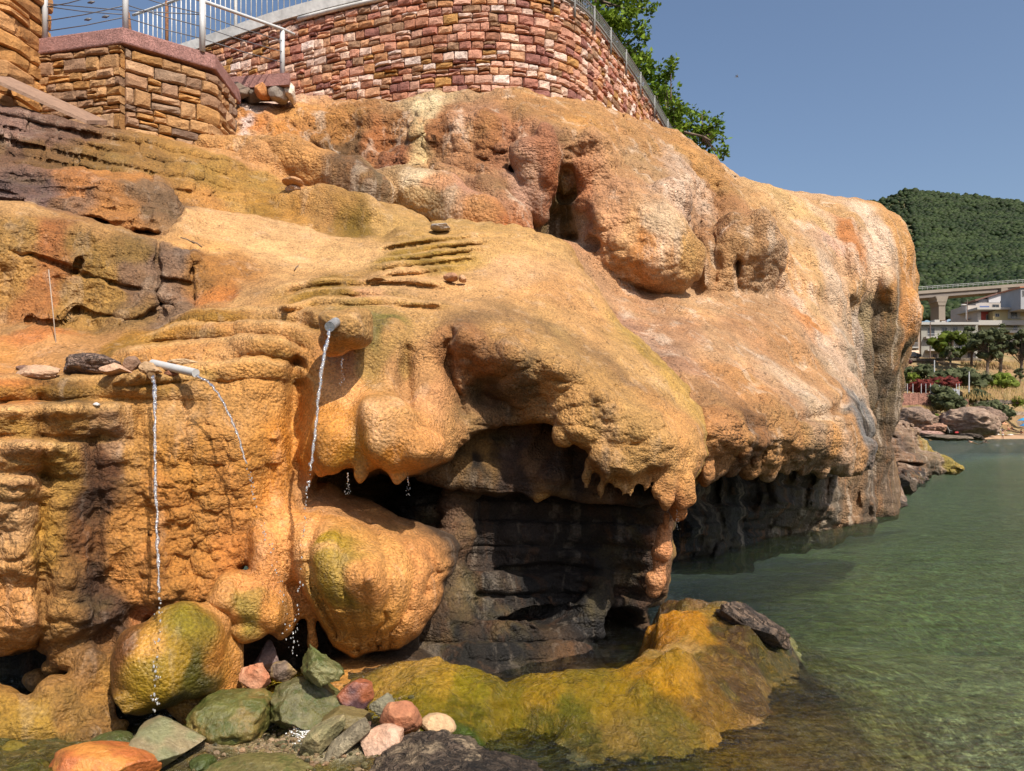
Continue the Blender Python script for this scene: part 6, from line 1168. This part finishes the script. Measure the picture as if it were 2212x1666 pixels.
# ---------------------------------------------------------------- viaduct
M_conc = plain('viaduct_concrete', (.24, .20, .16), .9, .15, .15, .05); vd = empty('viaduct'); tag(vd, 'concrete road viaduct on a flared pier crossing below the wooded hill', 'bridge')
def beam(mb, a, b, h, dep):
    A, B_ = at(*a), at(*b); vs = []
    for P in (A, B_): vs += [(P.x, P.y, P.z - h), (P.x, P.y, P.z), (P.x, P.y + dep, P.z), (P.x, P.y + dep, P.z - h)]
    mb.add(vs, [(0, 1, 5, 4), (1, 2, 6, 5), (2, 3, 7, 6), (3, 0, 4, 7), (3, 2, 1, 0), (4, 5, 6, 7)])
mb = MB(); beam(mb, (1800, 642, 250), (2230, 611, 262), 1.0, 9); mb.build('deck', M_conc, vd)
mb = MB(); beam(mb, (1800, 649, 250.6), (2232, 616, 262.6), 1.5, 7); mb.build('girder', plain('girder_concrete', (.19, .16, .14), .9, .15, .15, .05), vd)
mb = MB()
for u0, u1, v0, v1, dz in ((2028, 2042, 650, 692, 0), (2024, 2044, 641, 652, -.3)): fbox(mb, u0, u1, v0, v1, 252 + dz, 5)
x = at(2035, 640, 252); vs = [at(2028, 660, 251.8), at(2042, 660, 251.8), at(2049, 640, 251.8), at(2021, 640, 251.8)]; mb.add(list(vs) + [p + Vector((0, 5, 0)) for p in vs], [(0, 1, 2, 3), (7, 6, 5, 4), (0, 4, 5, 1), (1, 5, 6, 2), (2, 6, 7, 3), (3, 7, 4, 0)]); mb.build('pier', M_conc, vd)
mb = MB(); fbox(mb, 2163, 2177, 622, 700, 259, 5); mb.build('abutment', M_conc, vd)
mb = MB(); A, B_ = at(1800, 633, 250), at(2230, 603, 262)
for k in range(40): p = A.lerp(B_, k / 39); mb.tube([p - Vector((0, 0, 1.1)), p], .05, 4)
mb.tube([A, B_], .06, 4); mb.tube([A - Vector((0, 0, .5)), B_ - Vector((0, 0, .5))], .05, 4); mb.build('guard_rail', M_grey, vd)
# ---------------------------------------------------------------- houses
def hm(n, c, v=.10): return plain(n, c, .9, v, .6, .01)
M_gw, M_pk, M_yw, M_wh, M_gl, M_dk, M_rd, M_or, M_ol = hm('grey_wall', (.27, .26, .225)), hm('beige_wall', (.38, .29, .22)), hm('yellow_wall', (.44, .35, .18)), hm('white_wall', (.42, .37, .33)), plain('window_glass', (.03, .035, .045), .2, .1), plain('dark_opening', (.04, .035, .035), .8), hm('red_wall', (.36, .06, .045)), hm('roof_tile', (.45, .19, .11)), hm('olive_wall', (.30, .27, .15))
M_trim = plain('white_trim', (.37, .35, .32), .8, .05)
class House:
    def __init__(s, label, Y): s.Y = Y; s.r = empty('house'); tag(s.r, label, 'house', 'houses above the far bay')
    def box(s, name, u0, u1, v0, v1, mat, dy=0, dep=8): mb = MB(); fbox(mb, u0, u1, v0, v1, s.Y + dy, dep); return mb.build(name, mat, s.r)
    def win(s, u0, u1, v0, v1, shut=False, name='window', mat=None, dy=0):
        f = MB(); t_ = .45
        for q in ((u0 - t_, u1 + t_, v0 - t_, v0), (u0 - t_, u1 + t_, v1, v1 + t_), (u0 - t_, u0, v0, v1), (u1, u1 + t_, v0, v1), ((u0 + u1) / 2 - .15, (u0 + u1) / 2 + .15, v0, v1)): fbox(f, *q, s.Y - .10 + dy, .3)
        f = f.build(name, M_trim, s.r); g = MB(); fbox(g, u0, u1, v0, v1, s.Y - .02 + dy, .1); g.build('pane', mat or M_gl, f)
        if shut:
            for a, b in ((u0 - 6.5, u0 - .7), (u1 + .7, u1 + 7)): m_ = MB(); fbox(m_, a, b, v0 - .6, v1 + .4, s.Y - .14 + dy, .1); m_.build('shutter', M_trim, s.r)
    def rail(s, u0, u1, v0, v1, dy=-1.2):
        mb = MB(); n = int((u1 - u0) / 2.0)
        for k in range(n + 1): u = u0 + (u1 - u0) * k / n; mb.tube([at(u, v1, s.Y + dy), at(u, v0, s.Y + dy)], .025, 4)
        mb.tube([at(u0, v0, s.Y + dy), at(u1, v0, s.Y + dy)], .04, 4); mb.build('balcony_railing', M_grey, s.r)
h = House('grey three storey apartment house with a flat roof behind the pine tree', 190)
h.box('wall', 1990, 2112, 701, 778, M_gw); h.box('roof', 1988, 2114, 696, 701.3, M_trim, -1.0, 10); h.box('balcony', 2001, 2112, 727, 731, M_trim, -1.3, 1.3); h.box('balcony', 2004, 2112, 755, 758, M_trim, -1.3, 1.3); h.rail(2003, 2024, 721, 727)
for a in ((2004, 2019, 709, 726), (2035, 2046, 708, 722), (2058, 2069, 707, 722), (2012, 2022, 737, 754), (2040, 2050, 738, 752), (2070, 2080, 738, 752)): h.win(*a)
for a in ((2015, 2024, 765, 774), (2036, 2044, 765, 774), (2064, 2076, 763, 774), (2090, 2108, 762, 773)): h.win(*a, name='window', mat=M_dk)
h.box('water_tank', 2019, 2030, 691, 696, M_trim, 1, 2); h.box('water_tank', 2034, 2043, 693.5, 696, M_trim, 1, 2)
h = House('beige apartment house with balconies and an awning, half hidden by the cliff', 186)
h.box('wall', 1920, 1983, 690, 778, M_pk, 1.5); h.box('wall', 1983, 1987, 688, 778, hm('shaded_pillar', (.35, .25, .18)), .2); h.box('balcony', 1950, 1983, 720, 723, M_trim, -.3, 1.8); h.box('balcony', 1950, 1985, 749, 752, M_trim, -.3, 1.8); h.rail(1951, 1983, 713, 720, -.3); h.rail(1951, 1985, 741, 749, -.3)
h.win(1968, 1975, 706, 718, dy=1.5); h.win(1958, 1976, 733, 742, dy=1.5, mat=M_dk); mb = MB(); A = [at(1960, 753, 187), at(1984, 753, 187), at(1986, 762, 185), at(1959, 762, 185)]; mb.add(A + [p - Vector((0, 0, .1)) for p in A], [(0, 1, 2, 3), (7, 6, 5, 4), (3, 2, 6, 7)]); mb.build('awning', hm('awning_cloth', (.55, .42, .30)), h.r); h.win(1962, 1972, 764, 776, dy=1.5, mat=M_dk); h.win(1976, 1984, 764, 772, dy=1.5)
h = House('yellow house with a red loggia, white shutters and a flat white roof', 200)
h.box('wall', 2150, 2215, 668, 693, M_yw); h.box('loggia_wall', 2119, 2146, 672, 693, M_rd, 2.2); h.box('wall', 2146, 2150, 672, 693, M_yw); h.box('roof', 2111, 2225, 664, 668.5, M_trim, -1.2, 10); h.box('wall', 2112, 2119, 669, 722, M_wh, 1.0); h.box('balcony', 2114, 2213, 692, 702, M_trim, -1.2, 3); h.box('wall', 2119, 2225, 701, 724, M_ol, .3); h.box('balcony', 2130, 2225, 714, 719, M_trim, -1.0, 2)
h.win(2150.5, 2158.5, 678, 684); h.win(2184, 2197, 675, 688, True); h.win(2131, 2137, 680, 691, dy=2.2, mat=M_dk); h.win(2190, 2198, 703, 714, dy=.3); h.rail(2186, 2214, 685, 692, -1.2); h.rail(2155, 2220, 709, 714, -1.0); h.box('wall', 2165, 2235, 722, 745, M_wh, .5)
h = House('white rooftop house with a corrugated gable and a brown lean to roof', 210)
h.box('wall', 2090, 2116, 660, 694, M_wh, -3); h.box('wall', 2108, 2190, 654, 668, M_wh, 0); h.box('wall', 2113, 2136, 646, 656, hm('grey_cladding', (.38, .36, .36)), .5)
mb = MB(); A = [at(2136, 655, 210), at(2168, 655, 210), at(2169, 631, 210), at(2136, 641, 210)]; mb.add(A + [p + Vector((0, 6, 0)) for p in A], [(0, 1, 2, 3), (7, 6, 5, 4), (0, 4, 5, 1), (1, 5, 6, 2), (2, 6, 7, 3), (3, 7, 4, 0)]); mb.build('gable', plain('corrugated_white', (.48, .46, .46), .7, .08, 3), h.r)
mb = MB(); A = [at(2106, 648, 209.3), at(2169, 629, 209.3), at(2169, 631, 209.3), at(2108, 650.5, 209.3)]; mb.add(A + [p + Vector((0, 6, 0)) for p in A], [(0, 1, 2, 3)[::-1], (7, 6, 5, 4)[::-1], (0, 1, 5, 4), (1, 2, 6, 5), (2, 3, 7, 6), (3, 0, 4, 7)]); mb.build('roof', hm('brown_roof', (.16, .08, .06)), h.r)
mb = MB(); A = [at(2178, 656, 208), at(2214, 660, 208), at(2212, 654, 211), at(2182, 651, 211)]; mb.add(A, [(0, 1, 2, 3)]); mb.build('roof', M_or, h.r); h.win(2144, 2158, 658, 666, mat=M_gl); h.box('awning', 2115, 2137, 661, 668, hm('blue_panel', (.10, .14, .30)), -2, 2)
for i in range(3): mb = MB(); c = at(2163.5 + i * 4, 652, 207); V_, Fc = ico(2); mb.add([(c.x + q[0] * .32, c.y + q[1] * .4, c.z + q[2] * .42) for q in V_], Fc); mb.build('black_tank', M_dk, h.r, True)
mb = MB(); A = [at(2088, 688, 206), at(2118, 684, 206), at(2118, 687, 204), at(2090, 691, 204)]; mb.add(A, [(0, 1, 2, 3)]); mb.build('canopy', hm('maroon_roof', (.14, .04, .03)), h.r)
h = House('grey rendered tower house cut by the right edge of the photo', 196); h.box('wall', 2205, 2260, 621, 668, hm('grey_render', (.32, .32, .33)), -1); h.win(2209, 2213, 628, 640, dy=-1); h.box('roof', 2203, 2262, 619, 621.5, M_or, -1.4, 9)
mb = MB(); mb.tube([at(2178, 638, 205), at(2195, 652, 205), at(2215, 664, 205)], .2, 6); o = mb.build('wooden_beam', hm('beam_wood', (.40, .22, .14))); tag(o, 'long bare beam sticking up beside the orange roof', 'beam')
for lb_, u, v0, v1, Y in (('dark utility pole in front of the grey apartment house', 2009, 696, 775, 187), ('tall brown utility pole left of the white rooftop house', 2089, 648, 694, 199), ('thin pale pole on the dry bank below the pine', 2018, 778, 830, 160), ('thin pole in the dry grass field', 2093, 803, 848, 158)):
    mb = MB(); mb.tube([at(u, v1, Y), at(u + .5, v0, Y)], [.14, .10], 6); o = mb.build('utility_pole', hm('pole_wood', (.16, .11, .09)) if Y > 180 else M_grey); tag(o, lb_, 'pole', 'poles on the far bank')
mb = MB(); 
for q in range(10): pass
lamp = empty('street_lamp', at(2087, 690, 198)); mb = MB(); mb.tube([(0, 0, 0), (0, 0, 3.6)], .06, 6); mb.build('post', M_grey, lamp); mb = MB(); V_, Fc = ico(2); mb.add([(q[0] * .8 - .6, q[1] * .5, 3.6 + max(q[2], -.1) * .35) for q in V_], Fc); mb.build('lamp_shade', M_trim, lamp); tag(lamp, 'street lamp with a wide white shade left of the tall brown pole', 'street lamp')
# dark parked car
car = empty('parked_car', at(1968, 774, 183)); tag(car, 'dark parked car by the roadside wall below the beige house', 'car')
def prism(mb, prof, y0, y1):
    n = len(prof); vs = [(x, y0, z) for x, z in prof] + [(x, y1, z) for x, z in prof]; mb.add(vs, [tuple(range(n)), tuple(range(2 * n - 1, n - 1, -1))] + [(i, n + i, n + (i + 1) % n, (i + 1) % n) for i in range(n)])
mb = MB(); prism(mb, [(-2.1, .3), (-2.15, .8), (-1.5, .95), (-.9, 1.4), (.5, 1.42), (1.2, .98), (2.05, .85), (2.15, .35)], -.8, .8); mb.build('body', plain('car_paint', (.02, .02, .025), .25, .05), car)
mb = MB(); prism(mb, [(-1.25, .98), (-.82, 1.33), (.42, 1.35), (.98, .99)], -.82, .82); mb.build('window', M_gl, car)
for x in (-1.35, 1.35):
    for y in (-.78, .78): mb = MB(); mb.tube([(x, y - .1, .32), (x, y + .1, .32)], .32, 14); mb.build('wheel', M_dk, car, True)
# ---------------------------------------------------------------- beach: parasols, people, bits
def parasol(label, u, v, Y, w_, ca, cb, open_=True):
    c = at(u, v, Y); root = empty('parasol', (c.x, c.y, c.z - 1.9)); r = w_ * Y / F / 2; mb = MB(); mb.tube([(0, 0, 0), (0, 0, 2.1)], .03, 6); mb.build('pole', M_grey, root)
    mb = MB(); nr = 5; n = 16; vs = [(0, 0, 2.35)]
    for k in range(1, nr + 1):
        for i in range(n): a = 6.2832 * i / n; f = k / nr; vs.append((math.cos(a) * r * f, math.sin(a) * r * f, 2.35 - .62 * r * .8 * f ** 1.6 + (0)))
    for i in range(n): mb.add([vs[0], vs[1 + i], vs[1 + (i + 1) % n]], [(0, 1, 2)], ca)
    for k in range(nr - 1):
        for i in range(n): a0 = 1 + k * n; mb.add([vs[a0 + i], vs[a0 + n + i], vs[a0 + n + (i + 1) % n], vs[a0 + (i + 1) % n]], [(0, 1, 2, 3)], (ca, cb)[(k + 1) % 2])
    mb.build('canopy', vcmat('parasol_cloth', 3, .0, .8, .05), root, True); tag(root, label, 'parasol', 'parasols on the far beach')
L_ = lambda *c: [x * .7 for x in lin(c)]
parasol('peach and brown striped parasol near the headland', 2164, 915.5, 158, 24, L_(235, 170, 125), L_(190, 120, 90)); parasol('bright blue parasol, upper of the two at the right edge', 2212, 907, 166, 26, L_(50, 160, 225), L_(60, 175, 235)); parasol('bright blue parasol, lower of the two at the right edge', 2218, 918, 160, 28, L_(60, 150, 220), L_(70, 160, 230))
M_skin = plain('skin', (.46, .24, .15), .6, .08); M_hair = plain('dark_hair', (.03, .02, .015), .7)
def person(label, u, vfoot, Y, pose, cloth=None, hair=M_hair, lean=0., face=0., hs=1.0):
    root = empty('person', at(u, vfoot, Y), face); J = {}
    if pose == 'stand': J = dict(pel=(0, 0, .92), ch=(lean * .3, 0, 1.28), nk=(lean * .42, 0, 1.46), hd=(lean * .48, 0, 1.62), kl=(.09, -.03, .5), fl=(.1, 0, .05), kr=(-.09, .03, .5), fr=(-.1, .02, .05), el=(.24 + lean * .4, -.08, 1.12), hl=(.2 + lean * .5, -.28, .95), er=(-.24 + lean * .4, -.08, 1.12), hr=(-.2 + lean * .5, -.25, .98))
    if pose == 'sit': J = dict(pel=(0, 0, .12), ch=(0, .05, .48), nk=(0, .03, .64), hd=(0, 0, .8), kl=(.14, -.42, .42), fl=(.14, -.75, .05), kr=(-.14, -.42, .40), fr=(-.14, -.8, .05), el=(.26, .0, .36), hl=(.2, -.3, .4), er=(-.26, .0, .36), hr=(-.2, -.3, .4))
    if pose == 'swim': J = dict(pel=(.75, .1, -.12), ch=(.35, 0, .02), nk=(.14, 0, .10), hd=(0, 0, .17), kl=(1.2, .1, -.25), fl=(1.6, .1, -.35), kr=(1.2, -.1, -.25), fr=(1.6, -.1, -.3), el=(.1, -.3, -.08), hl=(-.2, -.4, -.12), er=(.2, .3, -.1), hr=(-.1, .4, -.15))
    names = list(J); R_ = dict(pel=.15, ch=.16, nk=.06, hd=.105, kl=.075, fl=.05, kr=.075, fr=.05, el=.045, hl=.035, er=.045, hr=.035); E_ = [('pel', 'ch'), ('ch', 'nk'), ('nk', 'hd'), ('pel', 'kl'), ('kl', 'fl'), ('pel', 'kr'), ('kr', 'fr'), ('ch', 'el'), ('el', 'hl'), ('ch', 'er'), ('er', 'hr')]
    me = bpy.data.meshes.new('body'); me.from_pydata([J[k] for k in names], [(names.index(a), names.index(b)) for a, b in E_], []); ob = link(bpy.data.objects.new('body', me), root); me.materials.append(M_skin)
    sk = ob.modifiers.new('skin', 'SKIN'); 
    for i, k in enumerate(names): me.skin_vertices[0].data[i].radius = (R_[k], R_[k] * .8); me.skin_vertices[0].data[i].use_root = (k == 'pel')
    sk.use_smooth_shade = True; ob.modifiers.new('sub', 'SUBSURF').levels = 1
    V_, Fc = ico(2); mb = MB(); hd = J['hd']; mb.add([(hd[0] + q[0] * .125, hd[1] + .03 + q[1] * .125, hd[2] + .05 + q[2] * .115) for q in V_], Fc); mb.build('hair', hair, root, True)
    if cloth:
        p = J['pel']; mb = MB(); mb.add([(p[0] + q[0] * .2, p[1] + q[1] * .17, p[2] - .03 + q[2] * .15) for q in V_], Fc); mb.build('swimwear', cloth, root, True)
        if hs > 1: c = J['ch']; mb = MB(); mb.add([(c[0] + q[0] * .2, c[1] + q[1] * .17, c[2] - .05 + q[2] * .22) for q in V_], Fc); mb.build('shirt', cloth, root, True)
    tag(root, label, 'person', 'people at the far beach'); return root
M_na, M_wc, M_rc = plain('navy_cloth', (.04, .04, .09), .8), plain('white_cloth', (.6, .58, .56), .8), plain('red_cloth', (.5, .05, .05), .8)
person('person standing on the sand bending slightly left, bare back, beside another', 2179, 936.5, 166, 'stand', M_rc, lean=-.5, face=.4)
person('person in dark swimwear standing just right of the bending one', 2188, 936.5, 167, 'stand', M_na, lean=.5, face=2.4)
person('person wading in white shorts in front of the striped parasol', 2166, 949.6, 140, 'stand', M_wc, face=0)
person('person in dark clothes sitting under the striped parasol', 2166, 934, 160, 'sit', M_na, face=.5, hs=2)
person('person with pale hair sitting in the shade near the striped parasol', 2161, 934.5, 161, 'sit', M_wc, hair=plain('pale_hair', (.5, .42, .3)), face=-.4, hs=2)
person('person in navy and red sitting at the right edge of the beach', 2206, 937, 160, 'sit', M_na, face=.3, hs=2)
person('swimmer with dark wet hair and pinkish shoulders', 2092, 955.2, 108, 'swim'); person('swimmer farther right with only the head above water', 2131, 955.5, 107, 'swim', face=1.6)
mb = MB()
for (u, v, Y, a, b) in ((2052, 930, 130, 9, 7),): 
    c = at(u, v, Y); mb.box(c, (.5, .5, .06)); mb.box(c + Vector((-.35, .1, .35)), (.08, .5, .75), Matrix.Rotation(-.5, 3, 'Y')); 
    for sx in (-.22, .22):
        for sy in (-.22, .22): mb.box(c + Vector((sx, sy, -.22)), (.05, .05, .42))
ch = mb.build('beach_chair', M_trim); tag(ch, 'white plastic beach chair on the ledge below the headland', 'chair')
for lb_, u, v, Y, w_, m_ in (('small red bag on the ledge beside the white chair', 2066, 934, 129, .55, M_rc), ('white towel spread on the sand below the striped parasol', 2150, 939, 156, 1.6, M_wc), ('pale towel lying by the waterline', 2180, 939.5, 158, 1.4, M_wc), ('pink towel on the gravel ledge', 1998, 932.5, 127, 1.8, plain('pink_cloth', (.6, .25, .25)))):
    c = at(u, v, Y); mb = MB(); mb.box(c, (w_, w_ * .6, .25 if 'bag' in lb_ else .05)); mb.box(c + Vector((w_ * .2, 0, .08)), (w_ * .5, w_ * .4, .12), taper=.8); o = mb.build('bag' if 'bag' in lb_ else 'towel', m_); tag(o, lb_, 'bag' if 'bag' in lb_ else 'towel')
# a swift in the sky
bi = empty('bird', at(1592, 165, 40)); mb = MB(); V_, Fc = ico(2); mb.add([(q[0] * .10, q[1] * .02, q[2] * .022) for q in V_], Fc); mb.add([(-.08, 0, 0), (-.17, .01, .03), (-.1, 0, .01)], [(0, 1, 2)]); mb.add([(-.08, 0, 0), (-.17, .01, -.03), (-.1, 0, -.01)], [(0, 1, 2)]); mb.build('body', M_dk, bi, True)
for s in (-1, 1):
    mb = MB(); mb.add([(.04, 0, 0), (-.03, 0, 0), (-.02, s * .05, .07 * s + .01), (.04, s * .05, .08 * s), (-.10, s * .1, .17 * s)], [(0, 1, 2, 3), (3, 2, 4)]); mb.build('wing', M_dk, bi)
bi.rotation_euler = (0, R(35), 0); tag(bi, 'small dark swift flying in the empty sky', 'bird')
